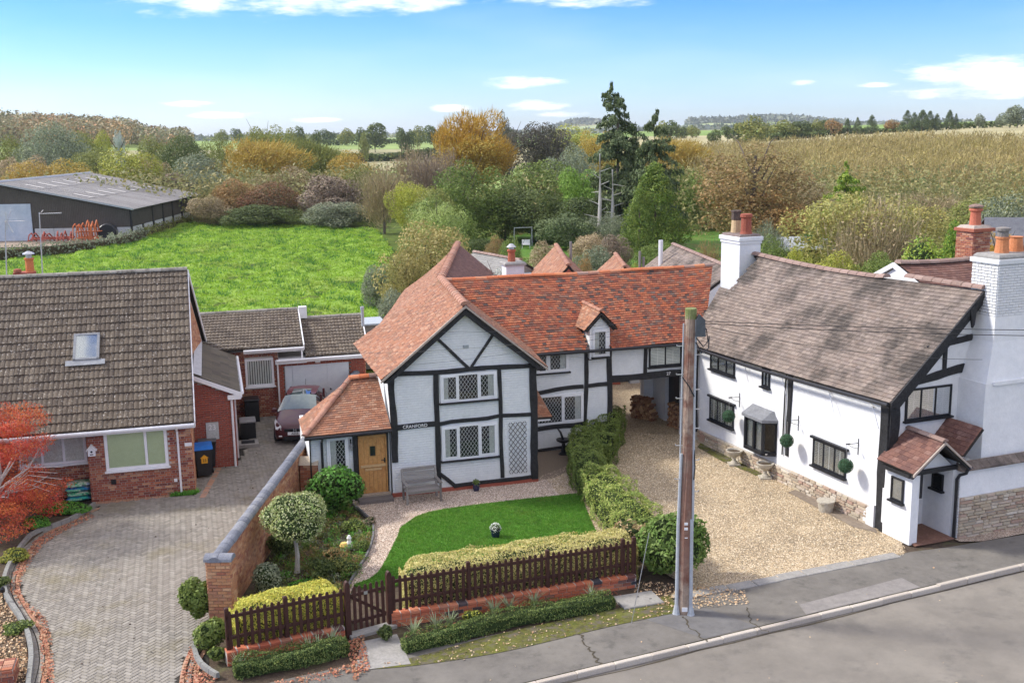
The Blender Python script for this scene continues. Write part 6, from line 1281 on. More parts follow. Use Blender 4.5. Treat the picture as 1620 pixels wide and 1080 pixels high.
def pickmesh(h,wd=.074,th=.018):
    mb=MB(); pr=[(-wd/2,0),(wd/2,0),(wd/2,h-.05),(wd*.3,h-.012),(0,h),(-wd*.3,h-.012),(-wd/2,h-.05)]
    mb.prism([(x,0,z) for x,z in pr],(0,th,0),r=0); me=mb.mesh('picket'); me.materials.append(M_picket); return me
pm=pickmesh(.86)
def fence(label,a,b,n,z0,posts=(),slope=0.0,pmesh=None):
    d=b-a; yaw=math.atan2(d.y,d.x); L=d.length; t=thing('picket_fence',label,'fence',(a.x,a.y,0),yaw)
    for i in range(n):
        inst('picket',pmesh or pm,t,(L*(i+.5)/n,-.02+random.uniform(-.003,.003),z0+random.uniform(-.01,.01)),(random.uniform(-.012,.012),random.uniform(-.02,.02),0))
    for z in (.2,.68):
        mb=MB(); mb.bbox(0,L,.0,.045,z0+z,z0+z+.075,.008); mb.build('rail',M_picket,t)
    for s in posts:
        mb=MB(); mb.bbox(s-.045,s+.045,-.0,.09,0,z0+.92,.015); mb.build('post',M_picket,t)
    return t
fence('short run of dark brown pickets left of the garden gate',A0,A1,17,.33,(.03,1.3))
fence('long run of dark brown pickets right of the garden gate',B0,B1,41,.33,(1.9,3.9,5.9,6.2))
for p,l in((A1+Vector((.06,.03,0)),'round topped brown gatepost on the latch side left of the gate'),(B0-Vector((.02,.03,0)),'thick round topped brown gatepost on the right side of the gate')):
    t=thing('gatepost',l,'gatepost',(p.x,p.y,0),R(28)); mb=MB(); mb.prism([(-.06,-.05,0),(.06,-.05,0),(.06,-.05,1.24),(.035,-.05,1.31),(0,-.05,1.335),(-.035,-.05,1.31),(-.06,-.05,1.24)],(0,.11,0)); mb.build('post',M_picket,t)
ga=A1+Vector((.14,.08,0)); gb=B0-Vector((.10,.09,0)); d=gb-ga; L=d.length
gt=thing('garden_gate','dark brown picket gate with diagonal brace standing across the gravel path','gate',(ga.x,ga.y,0),math.atan2(d.y,d.x)); gm=pickmesh(1.05)
for i in range(6): inst('picket',gm,gt,(L*(i+.5)/6,-.03,.12),(0,random.uniform(-.01,.01),0))
for z in(.28,.92):
    mb=MB(); mb.bbox(0,L,-.01,.035,z,z+.075,.008); mb.build('rail',M_picket,gt)
mb=MB(); mb.obox((L/2,.012,.63),X((L/2,0,-.30)),(0,.015,0),X((.3,0,L/2)).normalized()*.035); mb.build('brace',M_picket,gt)
mb=MB(); mb.box(L*.36,L*.46,-.05,-.03,.93,1.0); mb.build('latch',M_steel,gt)
mb=MB(); mb.bbox(-.1,L+.2,-.16,.12,-.03,.05,.01); t=thing('gate_step','narrow stone threshold under the picket gate','step',(ga.x,ga.y,0),math.atan2(d.y,d.x)); mb.build('slab',M_concrete,t)
poly_sheet('concrete_pad',[G(572,1015),G(628,1003),G(650,1050),G(560,1062)],.014,M_concrete,kind='structure')
mc=thing('manhole_cover','pale square concrete inspection cover in the verge left of the utility pole','manhole cover',tuple(G(1010,950)),R(18))
mb=MB(); mb.bbox(-.52,.52,-.36,.36,-.02,.05,.015); mb.build('slab',M_concrete,mc); mb=MB(); mb.box(.0,.07,.1,.14,.05,.054); mb.box(.25,.31,-.1,-.07,.05,.054); mb.build('lifting_slot',M_dark,mc)
# path edging (curved grey edging of the flower bed)
ed=thing('path_edging','curved grey timber edging between flower bed and gravel path','edging',(0,0,0),0)
P=edgeL; mb=MB(); 
for i in range(len(P)-1):
    d=(P[i+1]-P[i]).normalized(); s=Vector((-d.y,d.x,0))*.025; mb.loft([P[i]-s,P[i]+s,P[i]+s+X((0,0,.09)),P[i]-s+X((0,0,.09))],[P[i+1]-s,P[i+1]+s,P[i+1]+s+X((0,0,.09)),P[i+1]-s+X((0,0,.09))])
mb.build('edging_strip',mat('edging_grey',[(.13,.13,.135),(.19,.19,.19)],rough=.9,ns=9),ed)
# left bed stone kerb edging
le=thing('bed_edging','winding grey concrete kerb around the bed under the red acer','edging',(0,0,0),0)
P=[G(150,800),G(133,812),G(110,825),G(80,836),G(48,850),G(22,885),G(8,915),G(10,945),G(30,975),G(46,1010),G(50,1045),G(46,1080),G(44,1130)]; P=smooth(P,2)
for i in range(len(P)-1):
    d=(P[i+1]-P[i]); dn=d.normalized(); s=Vector((-dn.y,dn.x,0))*.06; a=P[i]+dn*.006; b=P[i+1]-dn*.006
    mb=MB(); mb.loft([a-s,a+s,a+s*.8+X((0,0,.13)),a-s*.8+X((0,0,.13))],[b-s,b+s,b+s*.8+X((0,0,.13)),b-s*.8+X((0,0,.13))]); mb.build('edging_stone',mat('edging_concrete',[(.20,.20,.185),(.28,.28,.26)],rough=.95,ns=6,na=.25,bump=.4,blot=((.14,.15,.08),2,.55,.75,.6)),le)
re_=thing('bed_edging','small curved kerb around the climbing plant at the foot of the brick pier','edging',(0,0,0),0)
P=smooth([G(312,1000),G(308,1030),G(320,1055),G(345,1072)],2)
for i in range(len(P)-1):
    d=(P[i+1]-P[i]); dn=d.normalized(); s=Vector((-dn.y,dn.x,0))*.05; a=P[i]+dn*.006; b=P[i+1]-dn*.006
    mb=MB(); mb.loft([a-s,a+s,a+s*.8+X((0,0,.12)),a-s*.8+X((0,0,.12))],[b-s,b+s,b+s*.8+X((0,0,.12)),b-s*.8+X((0,0,.12))]); mb.build('edging_stone',MATS['edging_concrete'],re_)
pc=thing('brick_corner_pier','low red brick pier cut by the bottom left edge beside fallen leaves','pier',tuple(G(12,1075)),R(16))
mb=MB(); mb.box(-.5,.18,-.3,.26,-.1,.34); mb.build('pier_core',M_mortar,pc)
bricks(pc,Plane((0,-.3,0),(1,0,0),(0,-1,0)),-.5,.18,0,.35,M_brick,indiv=True,seed=61); bricks(pc,Plane((.18,0,0),(0,1,0),(1,0,0)),-.3,.26,0,.35,M_brick,indiv=True,seed=62)
cb=MB(); cb.bbox(0,.21,0,.1,0,.03,.005,r=0); cme=cb.mesh('coping_brick'); cme.materials.append(M_brick)
for i in range(3):
    for j in range(5): inst('coping_brick',cme,pc,(-.49+i*.222,-.29+j*.11,.345+random.uniform(-.003,.004)))
# ================================================================ bins, compost bags
def wheelie(label,loc,yaw,lidm,num=False,bodym=None):
    t=thing('wheelie_bin',label,'bin',loc,yaw); bm=bodym or mat('black_bin_plastic',[(.02,.022,.024),(.035,.037,.04)],rough=.45)
    mb=MB(); lo=[X(p) for p in((-.22,-.24,.08),(.22,-.24,.08),(.22,.26,.08),(-.22,.26,.08))]; hi=[X(p) for p in((-.28,-.32,.92),(.28,-.32,.92),(.28,.36,.92),(-.28,.36,.92))]; mb.loft(lo,hi)
    rim=[X((p.x*1.06,p.y*1.06,.92)) for p in hi]; mb.loft(rim,[p+X((0,0,.06)) for p in rim]); mb.build('bin_body',bm,t)
    mb=MB(); mb.prism([(-.30,-.37,.985),(-.30,.36,.985),(-.30,.38,1.06),(-.30,.30,1.10),(-.30,-.2,1.07),(-.30,-.37,1.01)],(.6,0,0)); mb.tube([(-.22,.42,1.02),(.22,.42,1.02)],.022,6); mb.build('lid',lidm,t)
    for s in(-1,1):
        mb=MB(); mb.tube([(s*.25,.26,.11),(s*.31,.26,.11)],.11,12); mb.build('wheel',M_dark,t)
    return t
b1=wheelie('black wheelie bin with blue lid and orange house sticker beside the bungalow corner',tuple(G(324,752)),FB.yaw+R(4),mat('blue_lid',[(.02,.16,.55),(.03,.20,.62)],rough=.4))
mo=mat('orange_sticker',[(.85,.42,.03),(.88,.46,.04)],rough=.6,na=.03)
mb=MB(); mb.prism([(-.09,-.318,.52),(.11,-.318,.52),(.11,-.330,.70),(.15,-.330,.70),(.01,-.338,.82),(-.13,-.330,.70),(-.09,-.330,.70)],(0,.004,0)); mb.build('house_sticker',mo,b1)
text(b1,'23',.13,(.01,-.335,.62),(1,0,0),(0,.08,1),M_dark,'sticker_number')
wheelie('dark grey wheelie bin standing directly behind the blue lidded bin',tuple(G(324,745)+Vector((.02,.45,0))),FB.yaw,mat('grey_lid',[(.10,.10,.105),(.13,.13,.135)],rough=.5))
mt_=mat('black_storage_plastic',[(.018,.02,.022),(.03,.032,.035)],rough=.3)
st=thing('storage_box','black plastic storage box with pale lid beside the side door step','storage box',tuple(G(393,690)),FB.yaw)
mb=MB(); mb.bbox(-.28,.28,-.35,.35,0,.62,.03); mb.build('box_body',mt_,st); mb=MB(); mb.bbox(-.30,.30,-.37,.37,.62,.68,.02); mb.build('lid',mat('grey_lid2',[(.2,.2,.2),(.27,.27,.27)],rough=.5),st)
st=thing('storage_box','second darker storage box against the kitchen wall behind the first','storage box',tuple(G(396,668)+Vector((0,.3,0))),FB.yaw)
mb=MB(); mb.bbox(-.25,.3,-.3,.4,0,.85,.03); mb.build('box_body',mt_,st); mb=MB(); mb.bbox(-.27,.32,-.32,.42,.85,.92,.02); mb.build('lid',mt_,st)
ds=thing('door_step','grey concrete step with dark mat outside the side door','step',tuple(G(392,705)),FB.yaw); mb=MB(); mb.bbox(-.35,.4,-.3,.35,0,.14,.02); mb.build('slab',M_concrete,ds); mb=MB(); mb.box(-.22,.26,-.18,.22,.14,.155); mb.build('mat',M_dark,ds)
mbl=mat('compost_bag_blue',[(.03,.20,.55),(.05,.45,.30),(.02,.10,.35),(.55,.62,.55)],ns=4,rough=.35,na=.2); mbg=mat('compost_bag_green',[(.04,.38,.18),(.02,.25,.12),(.6,.65,.5),(.03,.18,.5)],ns=5,rough=.35,na=.2)
for k in range(4):
    t=thing('compost_bag',['bottom','second lowest','third','topmost'][k]+' plastic compost bag in the blue and green stack under the bungalow window','compost bag',tuple(FB.w(-3.52+.03*(k%2),.38,.02+k*.15)),FB.yaw+R(random.uniform(-4,4)),'stacked compost bags')
    n=9; vs=[];fs=[]
    for zz in(0,1):
        for i in range(n):
            for j in range(n):
                u=i/(n-1)*2-1; v=j/(n-1)*2-1; pf=(1-abs(u)**4)*(1-abs(v)**4); vs.append((u*.36,v*.25,.075+(1 if zz else -1)*.075*pf**.45+.006*math.sin(i*3+j*2+k)))
    for zz in(0,1):
        for i in range(n-1):
            for j in range(n-1):
                q=(zz*n*n+i*n+j,zz*n*n+(i+1)*n+j,zz*n*n+(i+1)*n+j+1,zz*n*n+i*n+j+1); fs.append(q if zz else q[::-1])
    mb=MB(); mb.add(vs,fs,.5); mb.build('bag',mbl if k%2==0 else mbg,t,smooth=True)
    mb=MB(); mb.box(-.30,.1,-.258,-.252,.045,.10); mb.build('label_panel',mat('bag_panel',[(.5,.6,.5),(.1,.5,.25),(.8,.8,.75)],ns=12),t)
# ================================================================ car
car=thing('parked_car','dark red small hatchback parked nose out in front of the pale garage door','car',tuple(Vector((-8.02,38.15,0))),R(90+3))
# local: x = rearwards length, y = width ... built with the nose at x=0
paint=mat('maroon_car_paint',[(.06,.008,.011),(.075,.010,.014)],rough=.35,na=.05,coat=.35,spec=.4)
cgl=mat('car_glass',[(.05,.07,.075),(.07,.09,.095)],rough=.04,spec=.9,na=.02,coat=1.0)
S=[ # x, zsill, [halfwidth at sill, mid, belt], zmid,zbelt, roofw, zroof
 (0.00,.28,(.50,.58,.50),.50,.62,.42,.66),(0.12,.20,(.70,.78,.70),.50,.70,.60,.75),(0.45,.20,(.80,.84,.80),.55,.80,.70,.86),(0.95,.20,(.82,.85,.82),.58,.92,.70,1.0),
 (1.15,.20,(.82,.85,.82),.60,.97,.68,1.06),(1.85,.20,(.82,.85,.83),.60,1.02,.58,1.46),(2.5,.20,(.82,.85,.83),.60,1.04,.58,1.53),(3.2,.20,(.82,.85,.82),.62,1.06,.57,1.50),(3.62,.24,(.80,.83,.79),.62,1.08,.52,1.40),(3.86,.32,(.72,.78,.72),.62,1.0,.48,1.06),(3.92,.36,(.6,.66,.6),.6,.8,.42,.86)]
def sec(s):
    x,zs,(w0,w1,w2),zm,zb,wr,zr=s; h=[(w0,zs),(w1,zs+.12),(w1,zm),(w2,zb),(wr,zr-.02 if zr-zb>.2 else zr-.02),(wr*.6,zr+.015),(0,zr+.025)]
    return [(x,-a,b) for a,b in h]+[(x,a,b) for a,b in h[::-1][1:]]
secs=[sec(s) for s in S]; body=MB(); glass=MB(); scr=MB(); roofb=MB(); n=len(secs[0])
for i in range(len(secs)-1):
    for k in range(n-1):
        q=[secs[i][k],secs[i][k+1],secs[i+1][k+1],secs[i+1][k]]; kk=min(k,n-2-k)
        if kk==3 and 4<=i<=7: glass.add(q,[(3,2,1,0)]); continue
        if kk in(4,5) and i==4: scr.add(q,[(3,2,1,0)]); continue
        if kk in(4,5) and i==8: scr.add(q,[(3,2,1,0)]); continue
        if kk==5 and i==5: roofb.add(q,[(3,2,1,0)]); continue
        body.add(q,[(3,2,1,0)])
body.add(secs[0],[tuple(range(n))]); body.add(secs[-1],[tuple(range(n))[::-1]]); body.add([(.1,-.7,.2),(3.8,-.7,.2),(3.8,.7,.2),(.1,.7,.2)],[(0,1,2,3)])
bo=body.build('body',paint,car,smooth=False); bv=bo.modifiers.new('w','WELD'); sb=bo.modifiers.new('s','SUBSURF'); sb.levels=1; sb.render_levels=1; bo.data.shade_smooth()
g1=glass.build('side_window',cgl,car); scr.build('windscreen',mat('windscreen_glass',[(.13,.17,.17),(.17,.21,.21)],rough=.08,spec=.7,coat=.3,na=.05),car); roofb.build('glass_roof',cgl,car)
g1['label']='dark side windows'
def cbox(nm,m_,*b,lab=None):
    mb=MB(); [mb.bbox(*q,.006) for q in b]; o=mb.build(nm,m_,car); 
    if lab: o['label']=lab
    return o
cbox('pillar',paint,(1.9,2.0,-.80,-.72,1.0,1.44),(2.75,2.85,-.80,-.72,1.0,1.46))
for s in(-1,1):
    hl=MB(); hl.prism([(.04,s*.50,.56),(.10,s*.72,.58),(.50,s*.815,.74),(.58,s*.78,.84),(.30,s*.66,.80),(.06,s*.50,.68)],(0,0,.03)); hl.build('headlight',mat('headlamp_lens',[(.7,.72,.72),(.8,.82,.82)],rough=.1,coat=1),car,smooth=False)
    for xx in(.72,3.15):
        wm=MB(); wm.tube([(xx,s*.66,.30),(xx,s*.85,.30)],.30,20); wo_=wm.build('wheel',M_dark,car); rm=MB(); rm.tube([(xx,s*.84,.30),(xx,s*.862,.30)],.19,14); rm.build('rim',M_galv,wo_)
    mm=MB(); mm.bbox(1.22,1.38,*(sorted((s*.84,s*1.02))),.96,1.10,.03); mm.build('wing_mirror',paint,car)
    fg=MB(); fg.bbox(-.01,.03,*(sorted((s*.48,s*.60))),.33,.37,.005); fg.build('fog_lamp',mat('lamp_clear',[(.8,.8,.78),(.8,.8,.8)],rough=.2),car)
cbox('grille',M_dark,(-.03,.02,-.38,.38,.52,.62),(-.02,.05,-.42,.42,.22,.33))
cbox('number_plate',M_white,(-.05,-.025,-.26,.26,.40,.51)); 
o=text(car,'AE58',.12,(-.057,0,.455),(0,-1,0),(0,0,1),M_dark,'plate_lettering')
em=MB(); em.box(-.045,-.03,-.055,-.035,.53,.63); em.box(-.045,-.03,.035,.055,.53,.63); em.box(-.045,-.03,-.035,.035,.57,.59); em.build('badge',M_steel,car)
wp=MB(); wp.tube([(1.12,-.62,1.03),(1.18,-.1,1.09)],.012,4); wp.tube([(1.10,.0,1.05),(1.18,.55,1.07)],.012,4); wp.build('wiper',M_dark,car)
an=MB(); an.tube([(3.3,0,1.52),(3.45,0,1.72)],.008,4); an.build('aerial',M_dark,car)
# ================================================================ utility pole
pb=Vector((3.95,23.62,0)); pole=thing('utility_pole','tall weathered wooden telegraph pole with grey conduits at the pavement edge','utility pole',tuple(pb),0)
mb=MB(); mb.tube([(0,0,-.1),(.01,0,2),(.03,0,4.5),(.05,.02,7.22)],[.165,.155,.14,.125],16); mb.build('pole_shaft',M_polewood,pole,smooth=False)
mb=MB(); mb.lathe([(.128,-.22),(.131,.0),(.12,.02)],(.05,.02,7.22),14); mb.build('pole_top',mat('mossy_pole_top',[(.16,.19,.06),(.24,.25,.12)],rough=1,bump=.5,ns=8),pole)
mb=MB(); mb.tube([(-.19,-.06,0),(-.175,-.05,2.2),(-.13,-.06,3.9)],[.045,.04,.035],8); mb.tube([(.13,-.13,0),(.12,-.12,2.35)],.045,8); mb.tube([(.15,-.1,2.3),(.14,-.08,5.6),(.16,-.06,7.0)],.03,8); mb.tube([(-.15,-.02,3.8),(-.11,0,6.9)],.018,6); mb.build('cable_conduit',M_galv,pole)
for c_ in((-.19,-.06,0),(.13,-.13,0)): mb=MB(); mb.lathe([(.10,0),(.09,.03),(.05,.22)],c_,8); mb.build('conduit_foot',M_galv,pole)
bx=MB(); bx.prism([(.13,-.16,6.62),(.36,-.16,6.62),(.34,-.16,7.0),(.22,-.16,7.12),(.15,-.16,7.0)],(0,.16,0)); bx.build('junction_box',mat('grey_box',[(.07,.08,.09),(.10,.11,.12)],rough=.5),pole)
mb=MB(); 
for i,(sx_,z) in enumerate([(1,3.0),(-1,3.3),(1,3.75),(-1,4.1),(1,4.5),(1,4.95),(-1,5.2),(1,5.4),(-1,5.75),(-1,6.4),(1,6.2)]): mb.tube([(sx_*.11,-.08,z),(sx_*.27,-.08,z)],.012,5); mb.tube([(sx_*.27,-.08,z),(sx_*.27,-.08,z+.03)],.014,5)
mb.build('step_iron',M_steel,pole)
for pts_ in ([(.15,-.16,6.6),(.3,-.2,6.4),(.42,-.1,6.5),(.40,0,6.75),(.2,0,7.0)],[(.14,-.15,6.5),(.28,-.16,6.25),(.44,-.1,6.35),(.46,0,6.6)],[(-.14,-.1,5.7),(.0,-.17,5.5),(.13,-.12,5.25)],[(.16,-.1,4.0),(.17,-.16,3.6),(.15,-.14,3.3)]):
    mb=MB(); mb.tube(pts_,.015,5); mb.build('loose_cable',M_gutter,pole)
mb=MB(); mb.box(-.05,.03,-.165,-.155,2.10,2.16); mb.box(-.05,.03,-.165,-.155,2.22,2.28); mb.box(-.04,.03,-.163,-.158,1.9,1.92); mb.box(-.08,.05,-.18,-.165,.10,.2); mb.build('marker_plate',M_white,pole)
def wire(label,a,b,sag,r=.008,m=None):
    a=Vector(a);b=Vector(b); n=16; t=thing('overhead_wire',label,'wire',tuple(a),0); mb=MB(); mb.tube([(b-a)*(k/n)+X((0,0,-sag*4*(k/n)*(1-k/n))) for k in range(n+1)],r,4); mb.build('cable',m or M_gutter,t)
pt=pb+Vector((.06,0,6.95))
wire('upper dark overhead wire running right from the pole across the brown roof',pt+X((.2,0,0)),(16.5,22.6,6.75),.10)
wire('lower dark overhead wire running right from the pole across the brown roof',pt+X((.2,0,-.05)),(16.5,22.7,6.62),.14)
wire('thin wire running right from the pole to the white gable',pt+X((.2,0,-.1)),tuple(FR.w(4.2,-.3,4.6)),.25,.006)
wire('thin wire from the pole across the cottage gable to its left',pt+X((-.1,0,0)),tuple(FC.w(.5,-.35,4.25)),.12,.0035,M_gutter)
wire('second thin wire from the pole across the top of the cottage gable',pt+X((-.1,0,.1)),tuple(FC.w(1.6,-.32,5.2)),.1,.0035,M_gutter)
wire('thin wire from the pole far left to the bungalow gable',pt+X((-.1,0,.05)),tuple(FB.w(.2,3,4.4)),.6,.0035,M_gutter)
sy=thing('stay_wire','thin pale steel stay wire slanting down beside the pole hedge to the pavement','stay wire',tuple(G(999,985)),0)
a=G(999,985); b=atd(1027,842,23.6); mb=MB(); mb.tube([(0,0,0),tuple(b-a)],.009,5); mb.build('cable',M_steel,sy)
# ================================================================ bench, pots, urns
bn=thing('garden_bench','weathered grey slatted wooden bench on the gravel against the cottage front','bench',tuple(FC.w(.80,-.62,0)),FC.yaw+R(2))
mb=MB()
def part(nm,*bs):
    mb=MB(); [mb.bbox(*b,.006) for b in bs]; return mb.build(nm,M_greywood,bn)
for sx_ in(-1,1):
    a,b=sorted((sx_*.56,sx_*.50)); part('leg',(a,b,-.28,-.22,0,.62)); part('leg',(a,b,.24,.30,0,.5)); part('armrest',(min(a,b)-.02,max(a,b)+.02,-.32,.30,.60,.64))
    o=part('back_post',(a,b,-.03,.03,0,.55)); o.location=(0,.26,.42); o.rotation_euler=(R(-14),0,0)
for k in range(5): part('seat_slat',(-.54,.54,-.28+k*.105,-.28+k*.105+.085,.40,.425))
for k in range(4):
    mb=MB(); mb.bbox(-.55,.55,-.012,.012,0,.10,.005); o=mb.build('back_slat',M_greywood,bn); o.location=(0,.29+k*.03,.50+k*.125); o.rotation_euler=(R(-14),0,0)
mb=MB(); mb.bbox(-.52,.52,-.27,-.24,.33,.40,.005); mb.build('seat_rail',M_greywood,bn)
nav=mat('navy_glazed_pot',[(.008,.012,.045),(.015,.02,.07)],rough=.2,coat=1)
def pot(label,loc,r,h,m,lm,n=350,sp=.14,flow=None,cat='plant pot'):
    t=thing('potted_plant',label,cat,tuple(loc),0); mb=MB(); mb.lathe([(r*.7,0),(r*.9,h*.5),(r,h*.92),(r*1.06,h*.93),(r*1.06,h),(r*.85,h),(r*.8,h*.85)],(0,0,0),16); mb.build('pot',m,t,smooth=False)
    rg=np.random.default_rng(int(h*1000)); D=unit(rg.normal(0,1,(n,3))+np.array([0,0,.8])); P=D*sp*rg.uniform(.3,1,(n,1))+np.array([0,0,h]); P[:,2]=np.maximum(P[:,2],h*.9); V,F=leafquads(P,D,.045,.5,.7,rng=rg); obj('foliage',npmesh('foliage',V,F),lm,t)
    if flow:
        P2=D[:n//2]*sp*1.05+np.array([0,0,h+.02]); V,F=leafquads(P2,D[:n//2],.035,.9,.5,rng=rg); obj('flowers',npmesh('flowers',V,F),flow,t)
    return t
wf=leafm('white_petals',[(.75,.75,.72),(.6,.65,.55)])
pot('navy blue pot with green plant on the gravel beside the cottage wall',FC.w(2.62,-.28,0),.125,.25,nav,L_green)
pot('navy blue pot with white flowers standing alone on the lawn',G(784,850),.14,.25,nav,L_dgreen,sp=.15,flow=wf)
urnm=mat('old_cast_stone',[(.38,.34,.27),(.50,.46,.38)],rough=.95,ns=9,na=.25,bump=.6,blot=((.2,.2,.12),4,.55,.72,.5))
def urn(label,p):
    t=thing('garden_urn',label,'urn',tuple(p),0,'stone urns along the white house wall'); mb=MB(); mb.box(-.19,.19,-.19,.19,0,.06); mb.lathe([(.15,.06),(.13,.10),(.07,.16),(.06,.24),(.09,.28),(.19,.35),(.25,.43),(.26,.47),(.285,.49),(.285,.52),(.24,.52),(.21,.46)],(0,0,0),18); mb.build('urn_body',urnm,t); mb=MB(); mb.lathe([(.21,.475),(.0,.48)],(0,0,0),12); mb.build('soil',M_soil,t)
urn('stone urn on the gravel against the plinth below the bay window, further from the road',G(1161,735)); urn('stone urn on the gravel nearer the road than its twin, below the timber post',G(1210,756))
t=thing('stone_planter','round pale stone planter tub beside the drainpipe at the passage corner','planter',tuple(G(1105,690)+Vector((0,-.25,0))),0); mb=MB(); mb.lathe([(.28,0),(.30,.36),(.33,.38),(.33,.42),(.26,.42),(.25,.34)],(0,0,0),20); mb.build('tub',urnm,t); mb=MB(); mb.lathe([(.25,.36),(0,.37)],(0,0,0),12); mb.build('soil',M_soil,t)
t=thing('stone_planter','small round stone pot by the plinth near the house corner','planter',tuple(G(1306,808)),0); mb=MB(); mb.lathe([(.20,0),(.24,.27),(.27,.29),(.27,.34),(.21,.34)],(0,0,0),16); mb.build('tub',urnm,t); mb=MB(); mb.lathe([(.21,.29),(0,.30)],(0,0,0),10); mb.build('soil',M_soil,t)
poly_sheet('wall_foot_slab',[FR.w(-.14,.2),FR.w(-.14,3.9),FR.w(-.5,3.8),FR.w(-.62,.6),FR.w(-.3,-.1)],.02,mat('brown_slab',[(.20,.16,.12),(.27,.22,.17)],rough=.95,ns=2,na=.25,bump=.4))
poly_sheet('wall_foot_moss',[FR.w(-.12,5.6),FR.w(-.12,9.6),FR.w(-.5,9.2),FR.w(-.62,7.5),FR.w(-.45,5.6)],.02,M_moss)
# log piles in the passage
logm=mat('cut_logs',[(.36,.20,.10),(.20,.09,.05),(.48,.30,.16),(.15,.07,.045)],attr=True,ns=9,na=.3,rough=.9)
def logs(label,o,dx,n,rows,rad,yaw):
    t=thing('log_pile',label,'log pile',tuple(o),yaw)
    lm=MB(); lm.tube([(0,0,0),(0,.3,0)],[1,.96],8,r=0); me=lm.mesh('log'); me.materials.append(logm)
    for r_ in range(rows):
        for k in range(n-r_//3):
            s=rad*random.uniform(.75,1.1); inst('log',me,t,(k*rad*1.95+(r_%2)*rad+random.uniform(-.01,.01),random.uniform(-.06,.03),rad+r_*rad*1.72),(0,random.random()*6,0),(s,1.0,s))
logs('dark log stack against the white passage pier',FC.w(10.72,6.35,0),0,9,8,.065,FC.yaw-R(60)); logs('paler log stack beside the dark passage doorway',FC.w(11.55,4.65,0),0,9,9,.06,FC.yaw-R(75))
# bird table / fountain stump by the hedge
t=thing('bird_bath','dark low ornament against the cottage wall in the gravel corner','ornament',tuple(FC.w(6.55,2.55,0)),0); mb=MB(); mb.lathe([(.2,0),(.08,.1),(.06,.4),(.25,.5),(.26,.55)],(0,0,0),12); mb.tube([(0,0,.5),(-.1,0,.8),(-.22,.05,.95)],[.05,.04,.02],6); mb.build('stand',M_black,t)
# flower bed ornament
t=thing('garden_ornament','small white and yellow ornament among the flower bed plants','ornament',tuple(G(553,868)),0); mb=MB(); mb.lathe([(.07,0),(.09,.15),(.05,.26),(.07,.32),(.03,.40)],(0,0,0),10); mb.build('figure',M_white,t); mb=MB(); mb.lathe([(.09,0),(.13,.12),(.08,.2)],(-.14,-.03,0),8); mb.build('yellow_base',mat('ornament_yellow',[(.75,.5,.15),(.8,.55,.2)]),t)
t=thing('stake_light','small black iron stake in the leaf bed at the left edge','garden light',tuple(G(7,958)),0); mb=MB(); mb.tube([(0,0,0),(0,0,.38)],.012,5); mb.lathe([(.05,.36),(.06,.44),(.02,.5)],(0,0,0),8); mb.build('stake',M_black,t)
# ================================================================ near planting
hedge('gold_hedge','clipped golden yellow euonymus hedge behind the short picket run left of the gate','hedge',[A0+Vector((.0,.62,0)),A1+Vector((-.22,.62,0))],.95,1.06,16000,.045,L_evy,C_green,seed=3,lump=.03,top=None)
hedge('gold_hedge','long pale golden variegated hedge behind the right hand picket run','hedge',[Vector((-2.65,23.95,0)),Vector((0,24.95,0)),Vector((2.95,25.95,0))],[.95,1.0],[1.18,1.14],30000,.045,L_evy2,C_green,seed=4,lump=.04)
hedge('box_hedge','low dark box hedge in front of the dwarf wall left of the garden path','hedge',[G(372,1068),G(460,1052),G(548,1030)],.42,.34,7500,.038,L_box,C_green,seed=5,lump=.06,group=None)
hedge('box_hedge','long low dark box hedge in front of the right hand dwarf wall','hedge',[G(640,1030),G(800,988),G(968,958)],.40,.32,12500,.038,L_box,C_green,seed=6,lump=.055)
bush('ivy_shrub','small dark ivy shrub at the foot of the right gatepost','shrub',G(612,1012),.22,.18,.42,500,.06,L_dgreen,C_green,seed=7)
hedge('drive_hedge','dense dark green hedge block nearest the passage at the back of the front garden','hedge',[Vector((3.55,39.2,0)),Vector((3.1,36.6,0)),Vector((2.9,35.0,0))],[1.3,1.0],[1.15,1.0],11000,.065,L_green,C_green,seed=8,lump=.09)
hedge('drive_hedge','middle rounded green hedge block with pale tips between lawn and gravel drive','hedge',[Vector((2.45,36.4,0)),Vector((2.35,33.6,0)),Vector((2.4,32.0,0))],[.95,1.05],[1.05,1.1],12000,.06,L_green,C_green,seed=9,lump=.07)
hedge('drive_hedge','loose yellow green hedge block between lawn and gravel drive','hedge',[Vector((2.55,32.0,0)),Vector((2.95,29.8,0)),Vector((3.5,27.6,0))],[1.1,1.25],[1.05,1.0],14000,.055,leafm('leaf_mid_yellow',[(.17,.21,.045),(.10,.15,.03),(.26,.27,.08),(.06,.10,.02)]),C_green,seed=10,lump=.10)
bush('laurel_shrub','big dark green leafy shrub behind the base of the utility pole','shrub',Vector((3.95,25.6,0)),1.15,.8,1.85,6500,.12,leafm('leaf_laurel',[(.06,.10,.02),(.09,.15,.03),(.035,.06,.015),(.14,.19,.05)]),C_green,seed=11,lob=18,asp=.4)
bush('ivy_mass','dark ivy mass joining the drive hedge to the pole shrub','shrub',Vector((3.75,26.7,0)),.8,.8,1.35,4000,.09,L_green,C_green,seed=71,lob=16)
bush('autumn_shrub','pale pinkish yellow autumn shrub spilling over the end of the picket fence','shrub',Vector((3.0,26.2,0)),.85,.6,1.35,2200,.10,leafm('leaf_autumn_pale',[(.30,.24,.10),(.42,.28,.18),(.18,.19,.06),(.24,.24,.08)]),C_green,seed=12,asp=.45)
